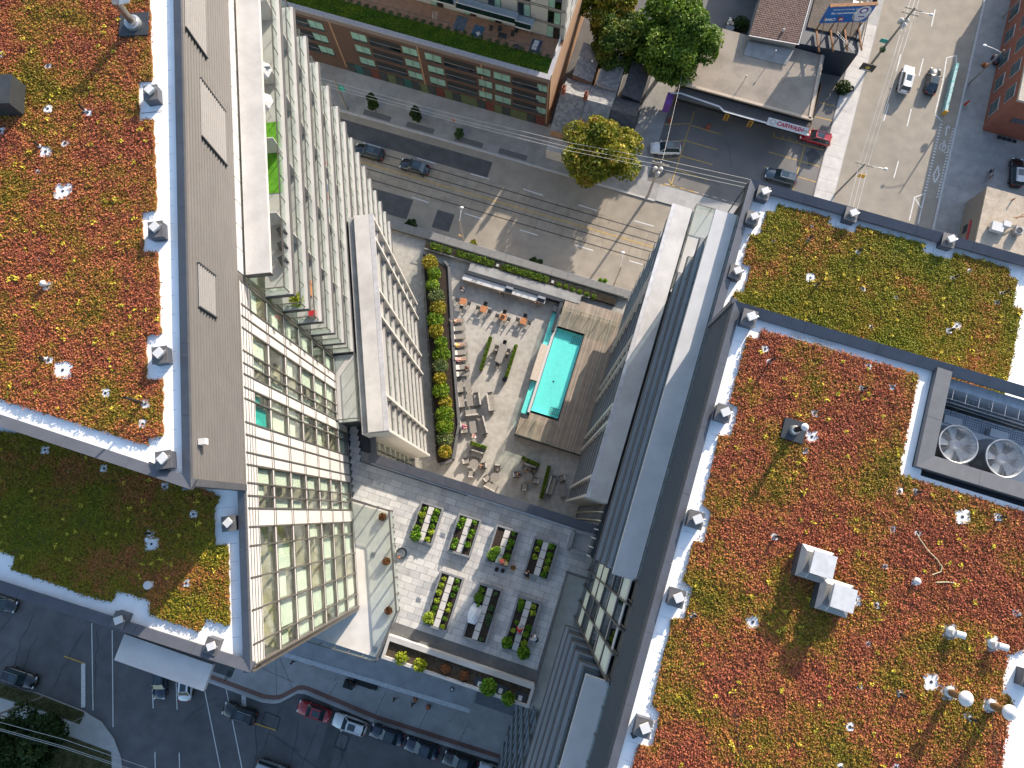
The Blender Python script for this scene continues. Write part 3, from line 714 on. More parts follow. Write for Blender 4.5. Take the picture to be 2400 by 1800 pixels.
for s in (10.49, 9.5, 4.41, 2.82, -2.0, -3.6, -8.45, -10.2):
    S = MB(); S.par(FR(s - 0.12, 0.52, 11.2), SR * 0.24, NR * 1.98, UP * 27.7); S.build('white_fin_wall', M_WHITE, TR)
for i in range(9):
    S = MB(); S.par(FR(-10.3, 0.55, 11.3 + i * 3.05), SR * 0.04, NR * 1.8, UP * 2.9); S.build('end_wall_panel', M_SOFI, TR)
for k in range(9):
    for j in range(3):
        S = MB(); S.par(FR(-14.9 + j * 1.5, 0.51, 11.2 + k * 2.95), SR * 1.42, NR * 0.04, UP * 2.8); S.build('glass_pane', M_GDARK, TR)
for j in range(6):
    S = MB(); S.par(FR(-15 + j * 0.78, 0.51, 8), SR * 0.1, NR * 0.2, UP * 30); S.build('mullion', M_SOFI, TR)

# ---------------------------------------------------------------- garden block between the towers
GB = thing('garden_block', 'mid-rise block with paved rooftop garden linking the two towers', 'building', G(-3, -7, 0))
S = MB(); S.prism([G(-16, 0.9)[:2], G(9.5, 0.9)[:2], G(9.5, -15.6)[:2], G(-16, -15.6)[:2]], 0, 34.9); S.build('block_body', M_CONCG, GB)
# south-west bits of the block below the terraces
coping(GB, [G(-14.75, 1.0), G(7.3, 1.0)], 0.8, [-E2], 36.05, 0.06)
coping(GB, [FL(16.6, 2.7), FL(13.0, 2.7)], 0.5, [-NL], 36.05, 0.05)
S = MB(); S.par(G(-14.7, 0.25, 34.9), E1 * 22, E2 * 0.7, UP * 0.95); S.build('parapet', M_COP, GB)
S = MB(); S.par(G(-14.3, 0.05, 35.0), E1 * 21.5, E2 * 0.1, UP * 0.75); S.build('guard_rail', mat('brushed rail', (0.5, 0.52, 0.55), 0.35, 0.6), GB)
# ================================================================== sedum roofs and roof fittings
RED, RUST, ORG, OLV, GRN, YEL = (0.35, 0.098, 0.050), (0.39, 0.135, 0.050), (0.42, 0.17, 0.045), (0.26, 0.165, 0.020), (0.17, 0.145, 0.012), (0.42, 0.34, 0.03)
M_SED1 = mats_foliage('sedum red mix', [GRN, OLV, OLV, ORG, RUST, RED, RED], 0.12, 0.30, 0.7, 0.30, [0.33, 0.39, 0.435, 0.475, 0.52, 0.57, 0.68])
M_SED2 = mats_foliage('sedum green mix', [(0.15, 0.17, 0.010), (0.20, 0.19, 0.012), (0.24, 0.20, 0.014), OLV, ORG, RUST], 0.12, 0.27, 0.7, 0.28, [0.34, 0.42, 0.50, 0.57, 0.63, 0.70])
M_SOIL = mat('sedum substrate', (0.24, 0.09, 0.035), 0.95, var=0.4, scale=5, bump=0.6, col2=(0.18, 0.11, 0.02))
M_SOIL2 = mat('sedum substrate green', (0.12, 0.10, 0.02), 0.95, var=0.4, scale=5, bump=0.6, col2=(0.16, 0.085, 0.03))
M_PEB = mat('pale pebble patch', (0.70, 0.69, 0.69), 0.7, var=0.2, scale=14, bump=0.4)

M_YELS = mats_foliage('sedum yellow flowers', [(0.45, 0.36, 0.03), (0.6, 0.46, 0.05)], 0.1, 2.0)
def fuzz(pts, amp=0.05, step=0.22):
    out = []
    n = len(pts)
    for i in range(n):
        a = Vector(pts[i]); b = Vector(pts[(i + 1) % n]); L_ = (b - a).length; k = max(1, int(L_ / step))
        for j in range(k):
            p = a.lerp(b, j / k); out.append((p.x + random.uniform(-amp, amp), p.y + random.uniform(-amp, amp)))
    return out
def sedum(label, outline, z, mf, ms, holes=()):
    """mat of sedum: substrate slab plus tens of thousands of small fleshy tufts"""
    pl = [(p.x, p.y) for p in uv(outline, z)]
    S = MB(); S.prism(fuzz([Vector((*p, 0)) for p in pl]), z - 0.06, z + 0.05)
    o = S.build('sedum_substrate', ms); tag(o, kind='structure')
    x, y = scatter(pl, 150)
    keep = np.ones(len(x), bool)
    for hu, hv, hr in holes:
        h = at(hu, hv, z); keep &= (np.abs(x - h.x) > hr) | (np.abs(y - h.y) > hr)
    x, y = x[keep], y[keep]; n = len(x)
    # hillocks: clumps share a height and shade
    hz = 0.05 + 0.07 * (0.5 + 0.5 * np.sin(x * 2.1 + np.sin(y * 1.7) * 2) * np.sin(y * 2.4 + np.cos(x * 1.3) * 2)) + rng.random(n) * 0.05
    k = 5
    P = np.repeat(np.c_[x, y, z + hz], k, 0); P[:, :2] += rng.normal(size=(n * k, 2)) * 0.06; P[:, 2] += rng.normal(size=n * k) * 0.02
    t = np.clip(np.repeat(rng.random(n), k) + rng.normal(size=n * k) * 0.06, 0, 1)
    big = rng.random(n) < 0.004
    kb = rng.random(n) < 0.0035; nb_ = int(kb.sum())
    Y = np.repeat(np.c_[x[kb], y[kb], z + hz[kb] + 0.05], 14, 0); Y += rng.normal(size=Y.shape) * np.array([.06, .06, .02])
    tag(leaves('sedum_flower_clumps', Y, 0.07, M_YELS, flat=1.0), 'scattered yellow flowering clumps among ' + label.replace(' carpet', ''), 'sedum', kind='stuff')
    o = leaves('sedum_planting', P, 0.068, mf, flat=1.0, aspect=1.3, tintbase=t)
    tag(o, label, 'sedum', kind='stuff')
    return pl
ZS1, ZS2, ZS3 = 66.59, 59.88, 65.14
SD_L1 = [(-120, -40), (350, -40), (351.6, 0), (357, 188), (324, 191), (327, 283.6), (360, 282), (367.5, 495), (333, 496), (336, 593), (370, 592), (378, 783), (343, 786), (344, 890), (382, 888.5), (382, 1022), (346, 1026), (346, 1043.5), (0, 935), (-120, 897)]
SD_L2 = [(-120, 1000), (360, 1050), (460, 1140), (515, 1163.6), (502, 1195), (503.5, 1241.7), (505, 1278), (535, 1279), (539.6, 1464.7), (483, 1450), (470, 1479), (350, 1440), (354.5, 1407), (275, 1383.7), (262, 1411), (214, 1398), (142, 1372), (29, 1334.5), (37.6, 1304), (0, 1289), (-60, 1270), (-70, 1300), (-120, 1285)]
SD_R1 = [(1822, 480.5), (1819, 499), (1797.6, 496), (1782, 551), (1758, 551), (1741, 617.7), (1761, 623.5), (1743, 685.7), (1722, 682.8), (1712, 718), (1735, 760), (2350, 935), (2362, 884), (2393.7, 726.5), (2372, 719), (2383.5, 655.6), (2363, 648), (2365, 629.5), (2234.5, 593), (2229, 611), (2162, 592), (2165, 573), (2010, 531), (2001.6, 548.5), (1939, 528), (1945, 511)]
SD_R2 = [(1784.6, 774), (1779, 797), (1751.7, 790), (1710, 943.7), (1731, 955), (1715.5, 1024.7), (1686.6, 1019), (1647.5, 1184), (1668, 1198), (1652, 1272), (1626, 1269), (1601, 1363), (1624, 1378), (1604, 1453), (1575, 1450), (1529, 1653), (1546, 1667), (1532, 1748), (1495.6, 1748), (1470, 1850), (2335, 1850), (2370.5, 1634), (2347, 1625), (2360, 1531), (2400, 1522), (2500, 1232), (2104, 1111.5), (2152, 878)]
# pale patches: (u, v, half size px)
PT_L1 = [(150, 450, 17), (150, 868, 17), (115, 257, 8), (115, 158, 7), (208, 266, 7), (110, 357, 11), (155, 338, 7), (92, 405, 5), (114, 672, 9), (117, 845, 7), (250, 922, 8), (343, 947, 8), (337, 994, 8), (96, 607, 4), (5, 130, 6), (5, 310, 8)]
PT_L2 = [(108, 1055, 9), (246, 1098, 8), (388, 1141, 8), (455, 1205, 8), (355, 1250, 8), (357, 1275, 15), (354, 1370, 7), (439, 1366, 8)]
PT_R1 = [(1898, 652, 10), (1813, 566, 5), (1893, 563, 5), (2009, 592, 5), (1901, 533, 4), (1910, 671, 5), (2021, 678, 5), (2099, 698, 4), (2040, 768, 5), (2271, 636, 5), (2231, 653, 5), (2335, 710, 5), (2345, 688, 4), (2240, 765, 10), (2222, 776, 6)]
PT_R2 = [(1792, 819, 6), (1801, 849, 5), (1908, 970, 6), (1886, 1056, 6), (1901, 1024, 12), (2033, 860, 6), (2018, 911, 5), (2090, 907, 6), (2106, 1151, 6), (2141, 1153, 6), (2253, 1211, 13), (2336, 1212, 7), (1813, 1258, 6), (2090, 1240, 6), (2149, 1249, 6), (2072, 1327, 5), (2142, 1362, 7), (2003, 1405, 11), (2051, 1418, 6), (2032, 1509, 5), (1763, 1457, 12), (2224, 1480, 13), (2322, 1508, 13), (2378, 1436, 6),
         (2180, 1597, 14), (2220, 1620, 14), (2318, 1650, 13), (2012, 1608, 5), (2107, 1624, 6), (2266, 1680, 7), (1990, 1702, 7), (1623, 1440, 6), (1968, 1797, 6), (2097, 1797, 6)]
def hl(lst, z): return [(u, v, h / 46.0) for u, v, h in lst]
sedum('red and rust sedum carpet on the highest roof at left', SD_L1, ZS1, M_SED1, M_SOIL, hl(PT_L1, ZS1))
sedum('mostly shaded sedum carpet on the lower roof at lower left', SD_L2, ZS2, M_SED2, M_SOIL2, hl(PT_L2, ZS2))
sedum('olive green sedum carpet on the smaller roof at upper right', SD_R1, ZS2, M_SED2, M_SOIL2, hl(PT_R1, ZS2))
sedum('rust orange sedum carpet on the big roof at lower right', SD_R2, ZS3, M_SED1, M_SOIL, hl(PT_R2, ZS3))
for lst, z, nm in ((PT_L1, ZS1, 'upper left'), (PT_L2, ZS2, 'lower left'), (PT_R1, ZS2, 'upper right'), (PT_R2, ZS3, 'lower right')):
    cnt = {True: 0, False: 0}
    for u, v, h in sorted(lst):
        cnt[h >= 10] += 1
        c = at(u, v, z); r = h / 46.0; k = 14; ph = random.random() * 6
        S = MB(); S.prism([(c.x + r * (1.15 + 0.12 * random.random()) * max(-1, min(1, 1.3 * math.cos(t))), c.y + r * (1.15 + 0.12 * random.random()) * max(-1, min(1, 1.3 * math.sin(t)))) for t in np.linspace(0, 2 * math.pi, k, endpoint=False) + 0.2], z, z + 0.085 + random.random() * 0.02)
        o = S.build('membrane_patch', M_PEB)
        tag(o, ('large' if h >= 10 else 'small') + ' white patch, %s from the left, in the %s sedum roof' % (ordw(cnt[h >= 10]), nm), 'patch', 'pebble patches on the %s roof' % nm)
        if h < 9 or True:
            S = MB(); S.lathe((c.x, c.y, z + 0.09), [(0.07, 0), (0.07, 0.03)], 8); o2 = S.build('drain_hole', M_DARK, o)

M_PVC = mat('vent pipe black', (0.02, 0.02, 0.022), 0.5)
M_GALV = mat('galvanised steel', (0.42, 0.42, 0.42), 0.4, 0.7, var=0.12, scale=3)
M_RUSTP = mat('brown steel pipe', (0.20, 0.12, 0.06), 0.5, 0.3, var=0.25, scale=4)
def updir(u0, v0, u1, v1, z):
    """height of a plumb rod whose foot and top are seen at the two points"""
    a = at(u0, v0, z)
    best = min((((at(u1, v1, z + h / 20) - a).xy.length), h / 20) for h in range(2, 60))
    return best[1]
VP = {}
def ventpipe(u0, v0, u1, v1, z, r=0.06, m=M_PVC, where=''):
    VP[where] = VP.get(where, 0) + 1
    h = updir(u0, v0, u1, v1, z); c = at(u0, v0, z)
    t = thing('vent_pipe', 'slim black vent pipe, %s from the left, on %s' % (ordw(VP[where]), where), 'pipe', c, group='slim vent pipes on %s' % where)
    S = MB(); S.lathe((0, 0, 0), [(r, 0), (r, h), (r * 0.8, h), (r * 0.8, h - 0.05)], 10); S.build('pipe', m, t, local=True)
    S = MB(); S.lathe((0, 0, 0), [(r * 2.0, 0.04), (r * 1.6, 0.14), (r, 0.2)], 10); S.build('boot', M_GALV, t, local=True)
for a in sorted([(202, 262, 187, 244), (96, 345, 80, 330), (107, 842, 93, 835), (338, 945, 292, 932)]): ventpipe(*a, ZS1, where='the highest roof at left')
ventpipe(356, 1250, 338, 1253, ZS2, where='the lower roof at lower left')
for a in sorted([(1895, 561, 1906, 553), (2010, 591, 2021, 583), (1912, 670, 1921, 663), (2234, 652, 2248, 647), (2349, 688, 2364, 678), (2222, 777, 2239, 772)]): ventpipe(*a, ZS2, where='the olive roof at upper right')
for a in sorted([(1803, 848, 1815, 840), (2021, 912, 2033, 908), (2145, 1153, 2160, 1152), (2340, 1212, 2358, 1211), (1815, 1257, 1824, 1257), (2106, 1624, 2123, 1630), (2268, 1681, 2287, 1689), (1625, 1441, 1632, 1443), (2385, 1439, 2392, 1441)]): ventpipe(*a, ZS3, where='the big rust roof at lower right')
def stack(u, v, z, h, r, cap, label):
    c = at(u, v, z); t = thing('vent_stack', label, 'vent', c)
    S = MB(); S.lathe((0, 0, 0), [(r, 0), (r, h)], 14); S.build('pipe', M_RUSTP if cap else M_WHITE, t, smooth=False, local=True)
    S = MB(); S.lathe((0, 0, 0), [(r * 2, 0.05), (r * 1.4, 0.2), (r, 0.25)], 14); S.build('collar', M_GALV, t, local=True)
    S = MB()
    if cap: S.lathe((0, 0, h + 0.05), [(r * 1.9, 0), (r * 2.0, 0.05), (r * 1.2, 0.17), (0.02, 0.26)], 18); S.build('mushroom_cap', M_WHITE, t, smooth=True, local=True)
    else: S.tube((0, 0, h), (0.35, -0.1, h + 0.1), r, 12); S.build('elbow', M_WHITE, t, local=True)
stack(2222, 1620, ZS3, 1.25, 0.17, True, 'white mushroom capped vent nearer the roof centre of two at lower right')
stack(2320, 1651, ZS3, 1.25, 0.17, True, 'white mushroom capped vent beside the right edge membrane at lower right')
stack(2224, 1480, ZS3, 0.55, 0.16, False, 'white elbow vent left of its twin on the rust roof')
stack(2322, 1508, ZS3, 0.55, 0.16, False, 'white elbow vent closest to the right picture edge')
S = MB(); S.lathe(at(112, 670, ZS1), [(0.1, 0), (0.1, .35), (0.17, .4), (0.02, .55)], 12); tag(S.build('ball_vent', M_WHITE, smooth=True), 'small white ball topped vent on the upper left sedum roof', 'vent')
S = MB(); S.lathe(at(354, 1370, ZS2), [(0.2, 0), (0.2, .3), (0.23, .32), (0.23, .4), (.1, .42)], 14); tag(S.build('ball_vent', M_WHITE), 'round white drum vent on the lower left sedum roof', 'vent')
S = MB(); S.lathe(at(2142, 1361, ZS3), [(0.1, 0), (0.1, .3), (0.17, .33), (0.02, .45)], 12); tag(S.build('ball_vent', M_WHITE), 'small white ball vent right of the twin exhaust hoods', 'vent')

# anchor boxes standing in the notches of the white membrane
def anchor(u, v, z, rz, where, zb, h=0.55):
    """dark curb box with a tilted white cap on a post"""
    c = at(u, v, zb); t = thing('anchor_box', 'white capped roof box %s' % where, 'roof box', c, rz)
    S = MB(); S.box((0, 0, h / 2), (0.68, 0.78, h)); S.build('curb', M_COP, t, local=True)
    S = MB(); S.box((0, 0, h + 0.02), (0.74, 0.84, 0.05)); S.build('lid', mat('curb lid', (0.13, 0.125, 0.125), 0.45, 0.3), t, local=True)
    S = MB(); S.tube((0.05, 0.05, h), (0.05, 0.05, h + 0.16), 0.05, 8); S.build('post', M_GALV, t, local=True)
    S = MB(); S.box((0.05, 0.05, h + 0.2), (0.42, 0.38, 0.16), R_(38)); S.build('cap', M_WHITE, t, local=True)
    S = MB(); S.tube((0.30, 0.1, h + 0.2), (0.38, 0.12, h + 0.2), 0.05, 8); S.build('eye_bolt', M_GALV, t, local=True)
LW = [('beside the upper left penthouse edge, farthest from the garden', 366, 232), ('second down the upper left penthouse edge', 378, 548), ('third down the upper left penthouse edge', 388, 838), ('at the mitred corner of the upper left roof', 397, 1080)]
for w, u, v in LW: anchor(u, v, 0, R_(8), w, 66.53)
anchor(545, 1227, 0, R_(8), 'by the right edge of the shaded lower left roof', 59.82)
anchor(293, 1450, 0, GA, 'on the front parapet of the lower left roof, left one', 59.82)
anchor(506, 1510, 0, GA, 'at the front corner of the lower left roof', 59.82)
for w, u, v in [('nearest the left corner of the upper right roof', 1782, 462), ('on the left edge of the upper right roof', 1757, 520), ('lower on the left edge of the upper right roof', 1718, 645), ('middle of the far edge of the upper right roof', 1985, 512), ('right on the far edge of the upper right roof', 2210, 572)]: anchor(u, v, 0, GA, w, 59.82)
for w, u, v in [('at the top corner of the lower right roof', 1748, 752), ('first down the left edge of the lower right roof', 1688, 972), ('second down the left edge of the lower right roof', 1624, 1218), ('third down the left edge of the lower right roof', 1580, 1398), ('lowest on the left edge of the lower right roof', 1503, 1697), ('at the right picture edge of the lower right roof', 2396, 1586)]: anchor(u, v, 0, GA, w, 65.08)
# membrane seams
S = MB()
for i in range(34):
    p = FL(10.5 + i * 0.95, -0.75, 66.533); S.quad(p, p - NL * 0.85, p - NL * 0.85 + SL * 0.02, p + SL * 0.02)
for i in range(30):
    p = FR(-24 + i * 0.82, -0.5, 65.083); S.quad(p, p - NR * 0.8, p - NR * 0.8 + SR * 0.015, p + SR * 0.015)
for i in range(26):
    p = FR(8.85, -1.0 - i * 0.65, 59.823); S.quad(p, p - SR * 0.6, p - SR * 0.6 - NR * 0.015, p - NR * 0.015)
    p = FR(-0.7, -1.0 - i * 0.65, 65.083); S.quad(p, p - SR * 0.9, p - SR * 0.9 - NR * 0.015, p - NR * 0.015)
for i in range(9):
    p = FL(0.8 + i * 1.0, -0.7, 59.823); S.quad(p, p - NL * 0.9, p - NL * 0.9 + SL * 0.02, p + SL * 0.02)
tag(S.build('membrane_seams', mat('seam grey', (0.42, 0.42, 0.44), 0.6)), kind='structure')
# flue with bent cowl, upper left
c = at(318, 62, ZS1)
t = thing('flue_stack', 'tall steel flue with rain flap on a dark square base, upper left', 'chimney', c, R_(3))
S = MB(); S.box((0, 0, 0.1), (1.5, 1.35, 0.2)); S.build('base', M_DARK, t, local=True)
S = MB(); S.lathe((0, 0, 0.2), [(0.42, 0), (0.42, 0.18), (0.3, 0.22), (0.3, 0.3)], 18); S.build('skirt', M_GALV, t, local=True)
S = MB(); S.lathe((0, 0, 0.3), [(0.19, 0), (0.19, 1.5), (0.21, 1.5), (0.21, 1.6)], 18); S.build('flue', mat('weathered flue steel', (0.28, 0.24, 0.2), 0.35, 0.8, var=0.25), t, smooth=False, local=True)
S = MB(); S.add([(0.2, -0.25, 1.9), (0.75, -0.2, 1.95), (0.75, 0.2, 1.95), (0.2, 0.25, 1.9), (0.2, -0.25, 1.93), (0.75, -0.2, 1.98), (0.75, 0.2, 1.98), (0.2, 0.25, 1.93)], [(0, 1, 2, 3), (7, 6, 5, 4), (0, 4, 5, 1), (1, 5, 6, 2), (2, 6, 7, 3), (3, 7, 4, 0)]); S.build('rain_flap', M_GALV, t, local=True)
# duct box with white pipe at the left picture edge
c = at(40, 240, ZS1)
t = thing('duct_box', 'large dark duct box with fat white pipe at the left picture edge', 'duct', c, R_(2))
S = MB(); S.box((-0.6, 0, 0.6), (2.2, 1.6, 1.2)); S.build('box', M_DARK, t, local=True)
S = MB(); S.lathe((-0.85, 0.05, 1.2), [(0.36, 0), (0.36, 1.2), (0.30, 1.2), (0.3, 0.9)], 20); S.build('pipe', M_WHITE, t, smooth=True, local=True)
# small flue on the rust roof
c = at(1857, 1010, ZS3)
t = thing('flue_stack', 'short dark flue on a square base in the rust sedum roof', 'chimney', c, GA)
S = MB(); S.box((0, 0, 0.12), (1.1, 1.05, 0.24)); S.build('base', M_DARK, t, local=True)
S = MB(); S.lathe((0, 0, 0.24), [(0.25, 0), (0.22, 0.22), (0.15, 0.3)], 16); S.build('skirt', M_GALV, t, local=True)
S = MB(); S.lathe((0, 0, 0.4), [(0.13, 0), (0.13, 1.1)], 14); S.build('flue', M_PVC, t, local=True)
S = MB(); S.lathe((0, 0, 1.55), [(0.18, 0), (0.18, 0.05), (0.03, 0.16)], 14); S.build('cap', M_WHITE, t, local=True)
# twin exhaust hoods
for w, u, v in (('upper', 1895, 1320), ('lower', 1940, 1395)):
    c = at(u, v, ZS3)
    t = thing('exhaust_hood', '%s of the twin grey exhaust hoods with square caps on the rust roof' % w, 'exhaust hood', c, GA)
    S = MB(); S.box((0, 0, 0.35), (1.5, 1.5, 0.7)); S.build('plinth', M_COP, t, local=True)
    S = MB(); S.add([(-.75, -.75, .7), (.75, -.75, .7), (.75, .75, .7), (-.75, .75, .7), (-.5, -.5, .82), (.5, -.5, .82), (.5, .5, .82), (-.5, .5, .82)], [(0, 1, 5, 4), (1, 2, 6, 5), (2, 3, 7, 6), (3, 0, 4, 7), (4, 5, 6, 7)]); S.build('sheet_top', mat('grey sheet metal', (0.24, 0.235, 0.23), 0.4, 0.5, var=0.08), t, local=True)
    S = MB(); S.lathe((0.05, 0.05, 0.8), [(0.4, 0), (0.4, 0.45), (0.36, 0.5), (0.3, 0.62)], 20); S.build('drum', M_WHITE, t, smooth=True, local=True)
    S = MB(); S.box((0.05, 0.05, 1.5), (1.05, 1.05, 0.16)); S.build('square_cap', mat('hood cap', (0.56, 0.55, 0.55), 0.4, 0.2), t, local=True)
    S = MB(); S.path([(-0.6, -0.72, 0.75), (-0.5, -0.7, 1.3), (-0.45, -0.5, 1.42)], 0.015); S.build('stay', M_GALV, t, local=True)
# cables and small loose things on the roofs
S = MB(); S.path(uv([(2149, 1250), (2155, 1262), (2175, 1290), (2195, 1310), (2208, 1328), (2205, 1340), (2185, 1347)], ZS3 + 0.16), 0.02); S.path(uv([(2195, 1365), (2215, 1364), (2238, 1366)], ZS3 + 0.16), 0.025)
tag(S.build('loose_cable', mat('pale cable', (0.5, 0.48, 0.3), 0.6)), 'pale cable trailing over the rust sedum roof', 'cable')
S = MB(); S.path(uv([(2322, 1640), (2328, 1700), (2331, 1740), (2340, 1790)], ZS3 + 0.15), 0.012); S.path(uv([(1723, 1655), (1727, 1700), (1733, 1760), (1740, 1795)], ZS3 + 0.15), 0.012)
tag(S.build('loose_cable', M_DARK), 'thin dark cable lying on the lower rust sedum', 'cable')
S = MB(); S.path(uv([(342, 556), (355, 563), (370, 566), (392, 565)], 66.56), 0.012); S.path(uv([(330, 265), (355, 263), (380, 259)], 66.56), 0.012)
tag(S.build('loose_cable', M_DARK), 'thin dark cable on the white membrane at upper left', 'cable')
S = MB()
a, b = at(1852, 786, 65.12), at(1955, 812, 65.12); d = (b - a).normalized(); n_ = Vector((-d.y, d.x, 0)) * 0.13
for k in (-1, 1): S.par(a + n_ * k + UP * 0.05, b - a, d.cross(UP) * 0.03, UP * 0.05)
for i in range(12): S.tube(a + (b - a) * (i + .5) / 12 - n_ + UP * 0.08, a + (b - a) * (i + .5) / 12 + n_ + UP * 0.08, 0.015, 6)
tag(S.build('ladder', M_GALV), 'metal ladder lying on the white membrane by the upper right parapet', 'ladder')
S = MB(); S.box(at(358, 1089, 66.6), (0.4, 0.12, 0.12), R_(-25)); S.box(at(367, 1092, 66.6), (0.2, 0.1, 0.1), R_(-25)); tag(S.build('tool_bundle', M_DARK), 'small dark tools by the mitred corner of the upper left roof', 'tools')
S = MB(); S.box(at(1487, 1722, 65.2), (0.3, 0.22, 0.2), 0.4); S.path(uv([(1482, 1716), (1487, 1720), (1494, 1717)], 65.25), 0.03); tag(S.build('tool_bundle', M_DARK), 'small black bundle on the membrane below the lowest anchor box', 'tools')

# ---------------------------------------------------------------- cooling tower well in the right roof
ZW = 63.2
o4 = [(2205, 862), (2141, 1090), (2420, 1182), (2480, 960)]
ow = uv(o4, ZR)
ctr = sum(ow, Vector()) / 4
WELL = thing('cooling_well', 'dark sunken plant well framed by grey coping at the right edge', 'plant well', (ctr.x, ctr.y, 60))
ws, we = FR(-5.4, 0), None
gw = [g2(p) for p in ow]; a0 = min(gw[0][0], gw[1][0]) ; b1 = gw[0][1]; b0 = gw[1][1]; a1 = a0 + 9
a0 = (gw[0][0] + gw[1][0]) / 2
S = MB(); S.par(G(a0 + .3, b0 + .3, 58.9), E1 * 9, E2 * (b1 - b0 - .6), UP * 0.8); S.build('well_floor', M_DARK, WELL)
def gcop(root, pa, pb, inn, w, z):
    coping(root, [pa, pb], w, [inn], z, 0.05, 2.6, mat('well coping', (0.17, 0.165, 0.165), 0.4, 0.4, var=0.06))
gcop(WELL, G(a0, b0), G(a0, b1), E1, 0.75, ZR); gcop(WELL, G(a0, b0), G(a0 + 9, b0), E2, 0.75, ZR)
S = MB(); S.par(G(a0, b0, 58), E1 * 0.6, E2 * (b1 - b0), UP * 7.1); S.par(G(a0, b0, 58), E1 * 9, E2 * 0.6, UP * 7.1); S.build('well_wall', M_COP, WELL)
S = MB(); S.par(G(a0 + .75, b1 - 0.55, 59), E1 * 9, E2 * 0.5, UP * 5.6); S.build('steel_beam', mat('pale steel beam', (0.5, 0.52, 0.56), 0.5, 0.4, var=0.1), WELL)
CT = thing('cooling_tower', 'pair of white cooling towers with round fan cages in the sunken well', 'cooling tower', G(a0 + 3, b0 + 2, 60))
S = MB(); S.par(G(a0 + .9, b0 + 0.95, 59.7), E1 * 8, E2 * 2.2, UP * 3.4); S.build('casing', M_WHITE, CT)
M_PERF = mat('perforated panel', (0.46, 0.47, 0.50), 0.5, 0.2)
for i in range(8):
    S = MB(); S.par(G(a0 + 0.95 + i * 0.82, b0 + 3.2, 62.6), E1 * 0.78, E2 * 0.85, UP * 0.06); pp = S.build('perforated_panel', M_PERF, CT)
    S = MB()
    for x in range(6):
        for y in range(6): S.lathe(G(a0 + 1.04 + i * 0.82 + x * 0.12, b0 + 3.27 + y * 0.13, 62.655), [(0.035, 0), (0.035, 0.01)], 6)
    S.build('perforations', M_DARK, pp)
for k in range(2):
    c = G(a0 + 2.35 + k * 2.35, b0 + 1.95, 63.1)
    S = MB(); S.lathe(c, [(1.12, 0), (1.0, 0.25), (0.95, 0.5), (0.95, 1.15), (0.99, 1.17), (0.99, 1.22), (0.90, 1.22), (0.88, 0.4)], 36); S.build('fan_shroud', M_GALV, CT, smooth=True)
    S = MB(); S.lathe(c, [(0.28, 0.75), (0.28, 0.95), (0.2, 1.0), (0.05, 1.0)], 20); S.build('fan_hub', M_WHITE, CT)
    for j in range(5):
        a = j * 2 * math.pi / 5 + 0.3; x = Vector((math.cos(a), math.sin(a), 0)); y = Vector((-x.y, x.x, 0))
        S = MB(); p = c + UP * 0.8; S.add([p + x * 0.25 - y * 0.1, p + x * 0.86 - y * 0.27, p + x * 0.86 + y * 0.27 + UP * 0.12, p + x * 0.25 + y * 0.1 + UP * 0.1], [(0, 1, 2, 3)]); S.build('fan_blade', mat('fan blade', (0.58, 0.57, 0.55), 0.4, 0.3), CT)
    S = MB()
    for j in range(24):
        a = j * math.pi / 12; S.tube(c + UP * 1.2 + Vector((math.cos(a), math.sin(a), 0)) * 0.16, c + UP * 1.2 + Vector((math.cos(a), math.sin(a), 0)) * 0.94, 0.008, 4, cap=False)
    for rr in np.linspace(0.2, 0.9, 9):
        pts = [c + UP * 1.2 + Vector((math.cos(a), math.sin(a), 0)) * rr for a in np.linspace(0, 2 * math.pi, 33)]
        S.path(pts, 0.007, 4)
    S.build('wire_guard', M_GALV, CT)
    S = MB(); S.par(G(a0 + 2.1 + k * 2.4, b0 + 3.2, 62.7), E1 * 0.9, E2 * 0.45, UP * 0.35); S.build('motor_cover', M_WHITE, CT)
# ladder cage and walkway rail
S = MB()
for h in (0.5, 1.0):
    S.tube(G(a0 + .9, b0 + 4.25, 62.9 + h), G(a0 + 8.5, b0 + 4.15, 62.9 + h), 0.03, 6)
    S.tube(G(a0 + .9, b0 + 4.05, 62.9 + h), G(a0 + 8.5, b0 + 3.95, 62.9 + h), 0.02, 6)
for i in range(8): S.tube(G(a0 + 0.95 + i, b0 + 4.2, 62.6), G(a0 + .95 + i, b0 + 4.2, 63.9), 0.025, 6)
for dz in (0.6, 1.1):
    pts = [G(a0 + 3.0 + 0.38 * math.cos(t), b0 + 4.3 + 0.55 * math.sin(t), 63.3 + dz) for t in np.linspace(-0.2, math.pi + .2, 14)]
    S.path(pts, 0.02, 5)
for t in np.linspace(0, math.pi, 5): S.tube(G(a0 + 3.0 + 0.38 * math.cos(t), b0 + 4.3 + 0.55 * math.sin(t), 63.2), G(a0 + 3.0 + 0.38 * math.cos(t), b0 + 4.3 + 0.55 * math.sin(t), 64.6), 0.014, 5)
tag(S.build('walkway_railing', M_GALV), 'metal walkway railing with hooped ladder cage behind the cooling towers', 'railing')
